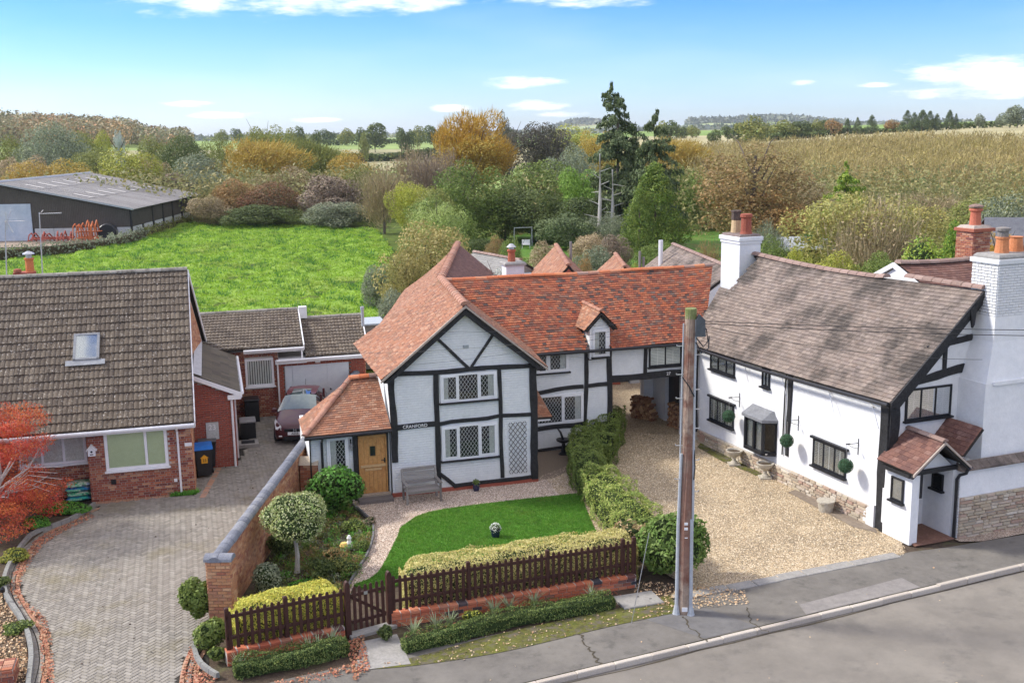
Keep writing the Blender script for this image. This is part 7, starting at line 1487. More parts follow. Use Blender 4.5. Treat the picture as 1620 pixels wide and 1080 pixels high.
bush('hydrangea_bush','glossy bright green bush below the porch window','shrub',FC.w(-1.95,-.95,0),.95,.75,1.6,4200,.11,leafm('leaf_glossy_green',[(.05,.13,.02),(.08,.19,.03),(.03,.07,.015),(.20,.30,.07)],blot=None),C_green,seed=13,lob=16,asp=.65)
bush('topiary_tree','round variegated cream and green lollipop tree on a short trunk beside the garden wall','small tree',G(470,905),1.03,1.0,1.45,15000,.055,L_var,C_green,seed=14,lob=40,z0=.86,stem=.07,corek=.88)
for lab,px,py,rx,h,n,lf,mt in [('grey green shrub against the garden wall behind the pier',422,945,.55,.95,2600,.06,L_grey),
 ('dark evergreen shrub at the foot of the lollipop tree',505,915,.45,.6,1200,.07,L_dgreen),('dark shrub between lollipop tree and garden wall',445,880,.5,.7,1200,.07,L_dgreen),
 ('low bright green mat in the flower bed behind the golden hedge',480,935,.55,.25,1100,.06,L_bright),('olive tinted low plant in the middle of the flower bed',545,905,.45,.4,900,.06,L_olive),
 ('russet stemmed plant in the flower bed',535,890,.4,.45,700,.06,L_rust),('green plant beside the curved path edging',575,870,.3,.3,600,.05,L_green),('silvery green clump near the end of the path edging',560,905,.28,.2,450,.05,L_grey),
 ('purplish low plant at the bend of the path edging',583,830,.3,.25,500,.05,L_purple),('bright low plant below the glossy bush',558,838,.35,.3,600,.06,L_green),('dark green low clump behind the gate end of the golden hedge',520,945,.4,.35,700,.06,L_dgreen),
 ('climbing green plant spilling over the drive side of the brick pier',318,985,.46,1.35,3000,.09,L_green),('low leafy plant at the kerb below the brick pier',333,1028,.40,.8,1700,.08,L_green),('pale grey leaved tuft on the dwarf wall corner',345,1045,.22,.35,300,.07,L_green)]:
    bush('garden_plant',lab,'plant',G(px,py),rx,rx*.9,h,n,lf,mt,C_green,seed=px,lob=10,group=None)
# mixed low growth filling the flower bed
bedf=[G(395,1005),G(400,960),G(440,880),G(490,810),G(520,790),G(556,802),G(588,838),G(586,870),G(560,910),G(542,950),G(545,985)]
rg=np.random.default_rng(55); xs=[p.x for p in bedf]; ys=[p.y for p in bedf]; X_=rg.uniform(min(xs),max(xs),1600); Y_=rg.uniform(min(ys),max(ys),1600); k=inpoly(X_,Y_,bedf); X_=X_[k][:480]; Y_=Y_[k][:480]; n=len(X_); hh=rg.uniform(.07,.24,n)*np.where(rg.random(n)<.15,1.8,1)
for q,(fm_,nm_) in enumerate([(L_green,'mid green'),(L_olive,'olive'),(L_rust,'russet'),(L_bright,'bright green'),(L_grey,'grey green')]):
    ii=np.arange(q,n,5); idx=np.repeat(ii,75); D=unit(rg.normal(0,1,(len(idx),3))+np.array([0,0,.7])); P=np.stack([X_[idx],Y_[idx],np.zeros(len(idx))-.02],1)+D*hh[idx][:,None]*rg.uniform(.5,1.2,(len(idx),1))*np.array([.9,.9,1]); P[:,2]=np.maximum(P[:,2],0)
    V,F=leafquads(P,D,.055,.5,.7,rng=rg); o=obj('bed_planting',npmesh('bed_planting',V,F),fm_,kind='stuff'); tag(o,nm_+' mixed low plants covering the flower bed soil','plants')
# strappy iris clumps between box hedge and dwarf wall
L_iris=leafm('iris_blade',[(.22,.29,.16),(.30,.36,.22),(.38,.40,.26),(.14,.2,.08)])
def clump(label,p,n,h,m=L_iris,seed=1,cat='plant'):
    t=thing('iris_clump',label,cat,tuple(p),0); rg=np.random.default_rng(seed); V=[];F=[]
    for i in range(n):
        a=rg.random()*6.28; d=Vector((math.cos(a),math.sin(a),0)); s=Vector((-d.y,d.x,0))*.018; L_=h*rg.uniform(.7,1.2); o_=d*rg.uniform(0,.06); ln=rg.uniform(.15,.75); b=len(V)
        for k in range(4):
            q=o_+d*(ln*L_*(k/3)**1.8)+Vector((0,0,L_*(k/3)*(1-.35*ln*(k/3)))); w_=1-(k/3)**2*.95; V+= [tuple(q-s*w_),tuple(q+s*w_)]
        for k in range(3): F.append((b+2*k,b+2*k+1,b+2*k+3,b+2*k+2))
    obj('leaf_blades',npmesh('leaf_blades',np.array(V),np.array(F)),m,t)
for i,(px,py,l) in enumerate([(655,1005,'grey iris tuft nearest the gatepost'),(690,995,'grey iris tuft left of the low green plant'),(712,990,'drooping iris tuft beside the low green plant'),(782,972,'dry iris tuft in the middle of the dwarf wall'),(806,966,'upright dry iris tuft before the dwarf wall'),(845,958,'pale iris tuft right of the middle'),(936,950,'large pale iris clump beside the inspection cover'),(490,1035,'grey iris tuft left of the gate'),(505,1030,'wide grey iris tuft on the left dwarf wall'),(380,1062,'small iris tuft at the left end of the dwarf wall'),(525,1022,'short iris tuft close to the gate')]): clump(l,G(px,py),26,.42,seed=i+1)
bush('garden_plant','low bright green plant among the iris before the dwarf wall','plant',G(748,985),.3,.2,.3,600,.055,L_ygreen,C_green,seed=77)
# fallen leaves
band=smooth([G(140,812),G(100,832),G(60,852),G(35,885),G(15,920),G(25,950),G(50,975),G(62,1010),G(66,1080),G(64,1140)],4)
band2=smooth([G(150,818),G(112,836),G(75,858),G(50,888),G(33,925),G(40,950),G(65,970),G(80,1000),G(86,1080),G(82,1140)],4)
scatter('leaf_litter',band+band2[::-1],6500,.055,L_litter,.02,.6,21)
scatter('leaf_litter',[G(-60,880),G(6,920),G(12,960),G(38,1000),G(45,1050),G(40,1140),G(-80,1140)],4200,.06,L_litter2,.04,.6,22)
scatter('leaf_litter',[G(300,1020),G(345,1070),G(330,1090),G(285,1080)],500,.06,L_litter,.0,.6,23)
scatter('leaf_litter',[G(548,1018),G(575,1005),G(585,1060),G(560,1080)],400,.06,L_litter,.03,.6,24); scatter('leaf_litter',[G(1010,920),G(1085,925),G(1180,935),G(1185,955),G(1080,965),G(1000,945)],900,.05,L_litter2,.02,.6,25)
scatter('leaf_litter',mossp,300,.05,L_litter2,.02,.6,26); scatter('leaf_litter',[G(640,1000),G(980,930),G(985,945),G(640,1015)],700,.055,L_litter,.0,.6,27)
scatter('leaf_litter',[G(430,1080),G(560,1050),G(565,1062),G(440,1095)],250,.055,L_litter,.02,.6,28)
scatter('leaf_litter',[kp(-20,.2),kp(30,.2),kp(30,2.0),kp(-20,2.0)],160,.05,L_litter2,.012,.5,29); scatter('leaf_litter',[kp(-20,-6),kp(30,-6),kp(30,-.2),kp(-20,-.2)],120,.05,L_litter2,-.10,.5,30)
scatter('leaf_litter',drive,130,.05,mat('dark_fallen_leaf',[(.04,.03,.02),(.1,.06,.04)],attr=True),.008,.5,31)
# left bed: acer, ground cover
ac=thing('acer_tree','brilliant red and orange acer with pale branches in front of the bungalow window','tree',(G(12,850).x-.55,G(12,850).y+.2,0),0)
rg=np.random.default_rng(77); lob=95; C=[];Rr=[]
for i in range(lob):
    t_=rg.random(); a=rg.random()*6.28; r_=2.1*math.sqrt(rg.random())*(1-.55*max(0,t_-.45)); C.append((r_*math.cos(a),r_*math.sin(a),.35+3.4*t_*(1-.25*(r_/2.1)**2))); Rr.append(rg.uniform(.24,.48))
C=np.array(C);Rr=np.array(Rr); idx=rg.choice(lob,46000,p=Rr**2/(Rr**2).sum()); D=unit(rg.normal(0,1,(46000,3))); P=C[idx]+D*(Rr[idx]*(.55+.5*rg.random(46000)))[:,None]*np.array([1.25,1.25,.65]); k=P[:,2]>.08; P=P[k];D=D[k]
V,F=leafquads(P,D+np.array([0,0,.3]),.06,.4,.7,rng=rg); obj('foliage',npmesh('foliage',V,F,np.clip(rg.random(lob)[idx[k]]*.6+rg.random(len(P))*.4,0,.999)),L_red,ac)
mb=MB(); mb.tube([(0,0,0),(.05,0,.5),(0,.1,.9)],[.09,.07,.06],7)
for i in range(26):
    a=i*.9; r1=rg.uniform(.8,1.7); z1=rg.uniform(1.0,2.8); mb.tube([(0,.1,.8),(.35*r1*math.cos(a),.35*r1*math.sin(a),.9+.25*z1),(.75*r1*math.cos(a+.2),.75*r1*math.sin(a+.2),.6*z1+.4),(r1*math.cos(a+.1),r1*math.sin(a+.1),z1)],[.04,.03,.018,.007],5)
for i in range(5): a=-.5+i*.2; mb.tube([(.3,.1,1.1),(1.1,.3+.3*a,1.5+.1*i),(1.9+.1*(i%3),.3+a,1.35+.12*i)],[.022,.014,.006],4)
mb.build('trunk',M_barkpale,ac)
bedp=[G(140,806),G(100,828),G(60,848),G(30,880),G(0,895),G(-30,860),G(20,810),G(100,798)]
bedl=smooth([G(142,806),G(110,824),G(70,840),G(35,868),G(10,895),G(3,925),G(8,955),G(32,988),G(42,1020),G(44,1140)],3)+[G(-120,1140),G(-120,850),G(60,800)]
poly_sheet('planting_bed',bedl,.03,M_soil,thick=.08)
for lab,px,py,rx,ry,h,n,mt in [('dense bright green ground cover beneath the acer beside the compost bags',105,812,.95,.55,.34,4200,L_bright),('green ground cover mound beneath the acer nearer the road',60,835,.6,.45,.34,2200,L_bright),('yellowish green low plant at the left edge beside the leaf strewn kerb',22,885,.5,.45,.3,1500,L_ygreen),('straggly green plant among fallen leaves at the left edge',30,1000,.4,.35,.22,700,L_green),('small dark green clump by the bed kerb at the left edge',3,930,.35,.4,.3,900,L_dgreen)]:
    bush('ground_cover_plant',lab,'plant',G(px,py),rx,ry,h,n,.06,mt,C_green,seed=px+1,lob=14,group=None)
grass('wall_foot_weeds',[FB.w(-.75,-.25),FB.w(0,-.28),FB.w(.15,.0),FB.w(-.75,-.02)],420,.16,L_bright,0,41,.04,.9)
# ================================================================ barn and farm clutter
BD=Frame(-43.4,123.4,0)
bc=Vector((-43.4,123.4,0)); bl_=G(0,382); far=Vector((-45.8,153.0,0))
fx=(bl_-bc); fx.z=0; yw=math.atan2(-fx.y,-fx.x)
barn=thing('farm_barn','large dark brown clad barn with grey sheet roof and pale block base beyond the meadow','barn',tuple(bc),R(2.0))
EH=3.35; RH=6.4; WB=14.8; LB=31.0
mb=MB(); mb.prism([(0,0,0),(0,0,EH),(-WB,0,RH),(-2*WB,0,EH),(-2*WB,0,0)],(.0,LB,0)); mb.build('wall_core',M_dark,barn)
cl=mat('brown_sheet_cladding',[(.085,.075,.062),(.11,.098,.082)],rough=.6,ns=1,na=.15)
mb=MB(); nW=150
for i in range(nW):
    x=-2*WB*i/nW-.1; x2=x-2*WB/nW*.5; top=lambda q: RH-(RH-EH)*abs(q+WB)/WB
    if -28>x: break
    lo=1.45 if x>-11.0 else (4.25)
    mb.prism([(x,-.04,lo),(x2,-.04,lo),(x2,-.04,top(x2)-.02),(x,-.04,top(x)-.02)],(0,-.05,0))
mb.prism([(0,-.005,1.4),(-11.0,-.005,1.4),(-11.0,-.005,4.2),(-28,-.005,4.2),(-2*WB,-.005,EH),(-WB,-.005,RH),(0,-.005,EH)],(0,-.035,0))
for i in range(120):
    y=.1+i*(LB-.3)/120; mb.box(.03,.08,y,y+.12,1.45 if i<300 else 1.5,EH-.05)
mb.box(0.002,.03,0,LB,1.4,EH); mb.build('cladding',cl,barn)
bk=mat('pale_block_wall',[(.42,.43,.42),(.52,.53,.51)],rough=.9,ns=1.5,na=.15,blot=((.2,.18,.15),1.2,.6,.8,.5))
for i in range(5): 
    mb=MB(); mb.box(-10.85+i*2.17,-10.85+i*2.17+2.12,-.09,-.01,0,1.38); mb.build('block_panel',bk,barn)
for i in range(7):
    mb=MB(); mb.box(0.0,.06,.5+i*4.4,.5+i*4.4+3.5,0,1.36); mb.build('block_panel',bk,barn)
mb=MB(); 
for i in range(8): mb.box(-.02,.14,4.0+i*4.4-.1 if i else -.1,4.0+i*4.4+.25 if i else .2,0,EH)
mb.build('steel_column',M_dark,barn)
dm=mat('barn_door_blue_white',[(.42,.50,.58),(.58,.62,.66)],rough=.5,ns=.8,na=.1)
mb=MB(); mb.box(-19.0,-11.05,-.16,-.06,0,4.2)
for k in range(14): mb.box(-19.0,-11.05,-.19,-.16,.05+k*.3,.05+k*.3+.24)
mb.build('roller_door',dm,barn)
rs=mat('fibre_cement_sheet',[(.31,.295,.28),(.38,.365,.345)],attr=True,rough=.9,spec=.1,ns=.6,na=.15,blot=((.17,.155,.14),.3,.5,.75,.6)); rsl=mat('translucent_roof_sheet',[(.46,.44,.40),(.52,.5,.46)],rough=.6,ns=2,na=.15)
def rp_(y0,y1,u0,u1,dz=0): # on right slope: u from eave(0) to ridge(1)
    def q(u,y): return X((.55-(WB+.55)*u,y,EH-.08+(RH-EH+.15)*u+.12+dz))
    return [q(u0,y0),q(u0,y1),q(u1,y1),q(u1,y0)]
nS=32
for i in range(nS):
    y0=-.5+i*(LB+1)/nS; y1=-.5+(i+1)*(LB+1)/nS-.04; mb=MB()
    for a,b,lift in((0,.38,0),(.36,.72,.03),(.70,1.0,.06)):
        for k in range(4):
            ya=y0+(y1-y0)*k/4; yb=y0+(y1-y0)*(k+.55)/4; p=rp_(ya,yb,a,b,lift); mb.prism(p,(0,0,.04),r=(i*.37)%1)
    p=rp_(y0,y1,0,1,-.03); mb.prism(p,(0,0,.03),r=(i*.37)%1); mb.build('roof_sheet',rs,barn)
for i in range(3,31,4):
    for a,b in((.36,.50),(.72,.86)):
        mb=MB(); p=rp_(-.5+i*(LB+1)/nS,-.5+(i+.75)*(LB+1)/nS,a,b,.10 if a<.5 else .13); mb.prism(p,(0,0,.02)); mb.build('roof_light',rsl,barn)
mb=MB(); mb.prism([(-WB,-.5,RH+.1),(-WB,LB+.5,RH+.1),(-2*WB-.5,LB+.5,EH),(-2*WB-.5,-.5,EH)],(0,0,.12)); mb.build('roof_slope',rs,barn); mb=MB()
mb.tube([(-WB,-.5,RH+.25),(-WB,LB+.5,RH+.25)],.22,6); mb.prism([(.58,-.55,EH-.05),(-WB,-.55,RH+.12),(-WB,-.55,RH+.32),(.58,-.55,EH+.15)],(0,.06,0)); mb.prism([(-2*WB,-.55,EH-.05),(-WB,-.55,RH+.12),(-WB,-.55,RH+.32),(-2*WB,-.55,EH+.15)],(0,.06,0)); mb.build('roof_trim',M_galv,barn)
poly_sheet('barn_yard',[bc+X((0,-.2,0)),bc+X((-30,-1,0)),bc+X((-32,-9,0)),bc+X((-8,-8,0)),bc+X((0,-3,0))],.04,mat('yard_dirt',[(.26,.20,.15),(.34,.28,.22)],rough=1,ns=.8,na=.3))
orange=mat('orange_machine_paint',[(.62,.19,.06),(.50,.14,.05),(.35,.12,.06)],rough=.6,ns=1.5,na=.3); rust=mat('rusty_red_machine',[(.30,.07,.05),(.38,.10,.07),(.20,.06,.05)],rough=.8,ns=2,na=.3)
def implement(label,p,yaw,m,n,h,L,seed):
    t=thing('farm_implement',label,'farm machine',tuple(p),yaw); rg=random.Random(seed); fr=MB(); fr.tube([(0,0,.5),(L,0,.5)],.1,5); fr.tube([(0,1,.5),(L,1,.6)],.1,5); fr.tube([(0,-.8,.35),(0,1.2,.5)],.08,5); fr.tube([(L,-.8,.35),(L,1.2,.6)],.08,5); fr.build('frame',m,t)
    for k in range(n):
        x=L*(k+.5)/n; a=rg.uniform(-.3,.3); mb=MB(); mb.tube([(x,1.1,.2),(x+a*.3,.7,h*rg.uniform(.5,.7)),(x+a,.2,h*rg.uniform(.8,1.1)),(x+a*1.4,-.4,h*.8),(x+a*1.6,-.8,.3)],[.09,.08,.08,.07,.05],5); mb.tube([(x-.25,.3,h*.5),(x+.4,.1,h*.55)],.06,4); mb.build('tine_arm',m,t)
implement('row of folded bright orange machine arms beside the barn base',Vector((-48.3,119.6,0)),R(6),orange,9,2.3,2.6,3)
implement('low tangle of dark rusty red machinery left of the orange arms',Vector((-53.2,119.3,0)),R(4),rust,9,1.25,4.4,4)
t=thing('round_bale','dark wrapped round bale standing at the right end of the machinery','bale',(-45.3,121.3,0),R(10)); mb=MB(); mb.lathe([(.9,0),(1.0,.1),(1.0,1.25),(.9,1.4)],(0,0,0),18); o=mb.build('bale_wrap',M_gutter,t); o.rotation_euler=(R(90),0,0); o.location=(0,.7,1.0)
hedge('field_hedge','straggly low hedge between barn yard and meadow','hedge',[Vector((-60,104,0)),Vector((-50,103.5,0)),Vector((-42.6,112,0)),Vector((-42.3,124,0))],1.1,1.0,4200,.22,L_grey,C_brown,seed=31,lump=.25)
hedge('field_hedge','weedy strip of low growth along the open side of the barn','hedge',[Vector((-42.6,124.5,0)),Vector((-44.0,140,0)),Vector((-45.0,154,0))],1.2,.75,4200,.2,L_olive,C_brown,seed=32,lump=.25)
# aerials on the bungalow chimney
def aerial(label,px,ytop,D,ybase,kind):
    tp=atd(px,ytop,D); bs=atd(px+ (6 if kind else 3),ybase,D); t=thing('tv_aerial',label,'aerial',(bs.x,bs.y,bs.z),0); h=tp.z-bs.z
    mb=MB(); mb.tube([(0,0,0),(tp.x-bs.x,tp.y-bs.y,h)],[.028,.02],6); mb.build('mast',M_steel,t)
    mb=MB(); o=Vector((tp.x-bs.x,0,h-.05))
    if kind:
        mb.tube([o,o+X((.85,0,.03))],.010,4)
        for k in range(9): mb.tube([o+X((.12+.085*k,-.12,.0)),o+X((.12+.085*k,.12,.0))],.005,3)
        for s in(-1,1): mb.tube([o+X((.05,0,0)),o+X((.16,s*.05,.14))],.01,4)
    else:
        mb.tube([o,o+X((.75,0,.02))],.010,4)
        for a,b in((.2,.42),(.2,-.42),(-.0,.35),(-.02,-.32)): mb.tube([o+X((.1,0,0)),o+X((.1+a,0,b))],.010,4); mb.tube([o+X((.05,.03,0)),o+X((.05+a,.04,b))],.008,4)
        for k in range(7): mb.tube([o+X((.2+.08*k,-.08,.0)),o+X((.2+.08*k,.08,.02))],.006,3)
    mb.build('antenna',M_steel,t)
aerial('leftmost television aerial with X shaped arms in front of the barn door',8,348,44,450,0); aerial('taller television aerial on a pale mast right of the X shaped one',62,336,44,445,1)
# ================================================================ outbuildings in the rear gardens
def smallroof(name,label,cat,apex,Wd,L_,rise,yaw,m,z,wallm=M_brickside,hip=False):
    t=thing(name,label,cat,(apex[0],apex[1],0),yaw); zt=z; ze=z-rise
    mb=MB(); mb.prism([(-Wd/2+.2,0,0),(Wd/2-.2,0,0),(Wd/2-.2,0,ze),(0,0,zt-.1),(-Wd/2+.2,0,ze)],(0,-L_,0)); mb.build('outhouse_wall',wallm,t)
    tiles(t,[(-Wd/2,.15,ze),(-Wd/2,-L_,ze),(0,-L_,zt),(0,.15,zt)],.16,.22,.013,m,seed=int(abs(apex[0])*7)+1); tiles(t,[(Wd/2,-L_,ze),(Wd/2,.15,ze),(0,.15,zt),(0,-L_,zt)],.16,.22,.013,m,seed=int(abs(apex[0])*7)+2)
    ridge(t,(0,-L_,zt+.05),(0,.15,zt+.05),M_ridge if m is M_tilepink else M_ridgeb,r=.13); return t
a=atd(880,389,56); smallroof('outbuilding','orange tiled gabled outbuilding roof behind the long ridge beside the chimney pot','outbuilding',a,5.0,9,2.6,R(1),M_tilepink,a.z)
a=atd(974,403,60); smallroof('outbuilding','small hipped clay tiled roof rising behind the middle of the orange ridge','outbuilding',a,4.4,6,2.0,R(-1),M_tilepink,a.z)
a=atd(1066,388,58); smallroof('outbuilding','greyish brown tiled roof behind the ridge just left of the white chimney','outbuilding',a,7.0,11,2.6,R(5),M_tilebrown,a.z,M_render)
a=atd(752,400,60); smallroof('outbuilding','small weathered grey roof peeping out behind the rear wing verge','outbuilding',a,4.2,5,1.2,R(30),mat('pale_grey_slate',[(.22,.21,.195),(.28,.27,.25)],attr=True,ns=4,na=.2),a.z,M_greywood)
t=thing('flat_roof_shed','flat grey roofed shed behind the white chimney of the cottage','shed',tuple(Vector((atd(832,412,56).x,56,0))),FC.yaw); mb=MB(); mb.box(-1.1,1.1,-1.5,1.5,0,3.9); mb.build('shed_wall',M_greywood,t); mb=MB(); mb.box(-1.2,1.2,-1.6,1.6,3.9,4.02); mb.build('shed_roof',mat('grey_flat_roof',[(.30,.32,.33),(.37,.39,.40)],ns=2),t)
p=atd(1258,376,84); t=thing('garden_shed','grey roofed garden shed behind the hedges right of the white chimney','shed',(p.x,p.y,0),R(10)); mb=MB(); mb.box(-2.2,2.2,-1.4,1.4,0,2.3); mb.build('shed_wall',M_dark,t); mb=MB(); mb.prism([(-2.5,-1.7,2.3),(2.5,-1.7,2.3),(2.3,0,3.1),(-2.3,0,3.1)],(0,0,.1)); mb.prism([(-2.3,0,3.1),(2.3,0,3.1),(2.5,1.7,2.3),(-2.5,1.7,2.3)],(0,0,.1)); mb.build('shed_roof',M_galv,t)
p=atd(1598,345,80); t=thing('distant_cottage','grey slate roofed house almost hidden behind the brick chimney','house',(p.x,p.y,0),R(-15)); mb=MB(); mb.box(-1.7,1.7,-2.5,2.5,0,3.4); mb.build('wall',M_brickside,t); mb=MB(); mb.prism([(-2,-2.9,3.4),(2,-2.9,3.4),(1.6,0,5.0),(-1.6,0,5.0)],(0,0,.1)); mb.prism([(-1.6,0,5.0),(1.6,0,5.0),(2,2.9,3.4),(-2,2.9,3.4)],(0,0,.1)); mb.build('roof',mat('dark_slate',[(.10,.105,.12),(.15,.155,.17)],ns=3),t)
# goal, washing line posts, garden furniture
p=G(828,390); t=thing('goal_frame','small white football goal frame on the rear lawn','goal',(p.x,p.y,0),R(10)); mb=MB(); mb.tube([(-.9,0,0),(-.9,0,1.9),(.9,0,1.9),(.9,0,0)],.05,6); mb.tube([(-.9,0,1.9),(-.9,1,0)],.03,5); mb.tube([(.9,0,1.9),(.9,1,0)],.03,5); mb.build('goal_bars',M_galv,t)
p=G(832,392)+Vector((.0,-1.0,0)); t=thing('white_bench','tiny white seat beside the goal frame on the rear lawn','seat',(p.x,p.y,0),0); mb=MB(); mb.box(-.4,.4,-.25,.25,.4,.46); mb.box(-.4,.4,.2,.25,.46,.9); [mb.box(a,a+.05,b,b+.05,0,.4) for a in(-.4,.35) for b in(-.25,.2)]; mb.build('seat_frame',M_plast,t)
p=G(884,400); t=thing('garden_table','long pale garden table at the back of the rear lawn','table',(p.x,p.y+12,0),R(4)); mb=MB(); mb.box(-2,2,-.4,.4,.8,.88); [mb.box(a,a+.1,b,b+.1,0,.8) for a in(-1.9,1.8) for b in(-.35,.25)]; mb.build('table_frame',M_plast,t)
for i,(px,py,h,l) in enumerate([(903,418,3.4,'thin pale post of the washing line beside the first gabled roof'),(1012,425,2.6,'wooden clothes post behind the orange ridge'),(1018,430,2.2,'second shorter wooden post beside the clothes post'),(1045,412,3.0,'pale metal flue pipe standing left of the grey brown roof')]):
    q=atd(px,py,56); t=thing('garden_post',l,'post',(q.x,q.y,0),0); mb=MB(); mb.tube([(0,0,0),(0,0,q.z+h*.35)],.07 if i!=3 else .12,7); mb.build('post_shaft',M_greywood if i!=3 else M_plast,t)
# ================================================================ background trees
def zt(x,y): return float(TH(x,y))
def bt(name,label,px,ytop,wpx,D,style,fm,low=.1,var=0,ybot=None,tm=None,group=None,cat='tree',wy=None,trunk=True,tr=None):
    tp=atd(px,ytop,D); zb=zt(tp.x,tp.y)-.05; H=max(1.0,tp.z-zb); W=wpx/FPX*D*1.0
    return tree(name,label,cat,(tp.x,tp.y,zb),H,W,style,fm,tm,group,low,var,trunk,wy,tr)
TL=[
('willow_tree','grey green willow rising left of the barn roof',92,190,92,205,'dense',L_grey,.1,0),
('tree','yellow green tree at the far left edge below the wood',18,215,75,215,'airy',L_olive,.1,0),
('tree','round olive tree between the grey willow and the yellow crown',128,203,60,225,'dense',L_olive,.1,1),
('tree','small bright yellow green round tree left of the white poplar',160,206,38,240,'dense',L_ygreen,.1,2),
('poplar_tree','slim pale grey poplar spike in front of the wooded hill',186,197,16,245,'airy',L_silver,.1,1),
('willow_tree','dusty green tree filling the gap behind the yellow shrubs on the left',60,225,90,190,'airy',L_grey,.1,2),
('tree','dull green tree above the barn ridge',150,232,80,185,'dense',L_olive,.05,0),
('thicket_tree','rough green brown thicket left of the dark round tree',232,240,60,195,'airy',L_brown,.05,1),
('yellow_tree','golden bush behind the left end of the barn roof',45,250,80,172,'dense',L_yellow,.05,1),
('yellow_tree','golden bush behind the middle of the barn roof',105,251,80,170,'dense',L_yellow,.05,2),
('tree','broad yellow green domed tree behind the barn ridge end',203,233,104,172,'dense',L_ygreen,.05,0),
('oak_tree','dark green round oak standing before the gap in the wooded hill',289,208,76,215,'dense',L_dgreen,.1,1),
('tree','grey green bushy tree below the dark round oak',308,243,92,185,'dense',L_grey,.05,2),
('tree','pale olive tree just right of the dark round oak',345,215,60,230,'airy',L_olive,.05,0),
('thicket_tree','purple brown bare thicket right of the barn',212,270,95,178,'hedge',L_purple,.0,0),
('thicket_tree','long purplish thicket behind the barn eaves corner',280,272,130,175,'hedge',L_purple,.0,1),
('tree','wide golden olive tree left of centre above the meadow',400,213,150,190,'plume',L_yellow,.02,0),
('tree','tall olive green tree on the skyline left of centre',415,190,80,240,'airy',L_olive,.1,1),
('tree','olive brown tree right of the golden one',500,214,110,205,'plume',L_olive,.02,1),
('thicket_tree','rusty brown bush at the left end of the meadow hedge',362,280,95,152,'hedge',L_rust,.0,1),
('thicket_tree','dark red bush in the middle of the meadow hedge',432,284,95,148,'dense',leafm('leaf_dark_red',[(.14,.06,.03),(.18,.08,.04),(.08,.07,.03),(.10,.05,.03)]),.0,1),
('thicket_tree','lilac brown bush right of the dark red one',520,268,125,146,'hedge',L_purple,.0,2),
('thicket_tree','olive brown bush behind the dark red one',455,262,110,165,'airy',L_brown,.0,2),
('bramble_bush','grey green bramble mound at the meadow edge near the bare tree',520,318,130,138,'hedge',L_grey,.0,0),
('bramble_bush','dark bramble mound at the meadow edge below the rusty bush',400,322,150,143,'hedge',L_dgreen,.0,1),
('bramble_bush','pale bramble mound below the barn corner',330,305,70,146,'hedge',L_brown,.0,2),
('bare_tree','thin leafless tree standing at the right end of the meadow',604,262,88,126,'bare',L_brown,.12,0),
('tree','yellowish green ivy clad tree right of the leafless tree',652,278,75,118,'airy',L_ygreen,.0,1),
('bare_tree','pinkish bare twiggy tree left of the tall golden tree',690,238,95,135,'bare',L_purple,.1,1),
('golden_tree','tall windswept golden tree that dominates the centre skyline',748,168,118,150,'plume',L_gold,.28,2),
('golden_tree','lower skirt of yellow foliage under the tall golden tree',742,215,120,148,'airy',L_yellow,.2,2),
('tree','big shaggy dark green tree in front of the golden tree',732,255,150,112,'airy',L_green,.0,0),
('tree','deep green spreading tree right of the shaggy one',798,290,110,116,'airy',L_dgreen,.0,2),
('tree','dark purplish open crowned tree behind on the skyline right of the golden tree',850,182,112,165,'airy',leafm('leaf_dark_purple',[(.055,.055,.04),(.08,.07,.055),(.04,.045,.025)]),.15,1),
('tree','thin dark tree peeping out behind the golden tree',797,178,34,170,'airy',MATS['leaf_dark_purple'],.15,0),
('tree','broad mid green tree right of the centre garden',852,248,130,128,'dense',L_green,.0,1),
('tree','dark green tree with dense shade behind the rear lawn',842,300,140,112,'dense',L_dgreen,.0,2),
('tree','grey green tree between the broad green one and the tall cedar',905,228,95,138,'airy',L_grey,.0,2),
('tree','fresh green soft rounded tree left of the cedar',922,262,90,118,'hedge',leafm('leaf_fresh',[(.10,.16,.025),(.13,.21,.035),(.07,.12,.02)]),.0,0),
('tree','yellow olive tree on the skyline behind the cedar',905,197,105,200,'dense',L_ygreen,.1,2),
('tree','pale yellow tree just left of the cedar top',952,198,70,190,'airy',L_yellow,.1,1),
('tree','golden brown tree right of the second cedar',1060,212,110,180,'plume',L_yellow,.1,0),
('bush','feathery green low conifer left of the dead trunks',905,335,110,104,'hedge',L_conif,.0,1),
('bush','dark bush at the foot of the dead trunks',965,338,80,103,'airy',L_grey,.0,0),
('cherry_tree','wide rust brown tree with bare twig ends behind the white chimney',1195,232,200,96,'airy',L_rust,.18,0),
('cherry_tree','orange brown lower foliage mass under the rust brown tree',1230,300,150,94,'airy',leafm('leaf_orange_brown',[(.21,.12,.045),(.17,.11,.045),(.24,.15,.06)]),.1,2),
('olive_tree','broad straggly olive yellow tree with pale bare branches right of the rust brown tree',1372,288,215,76,'airy',leafm('leaf_straggly',[(.24,.22,.06),(.18,.18,.06),(.33,.27,.08),(.12,.13,.05)]),.0,1),
('olive_tree','tangled brown twiggy tree in front of the straggly olive one',1385,320,150,72,'bare',L_brown,.02,0),
('bush','grey green thicket behind the brick chimney',1600,300,110,86,'dense',L_grey,.0,1),
('bush','dull green thicket at the right edge below the plantation',1560,310,120,105,'dense',L_olive,.0,2),
('bush','brown twiggy growth below the plantation',1470,305,120,118,'bare',L_brown,.0,1),
]
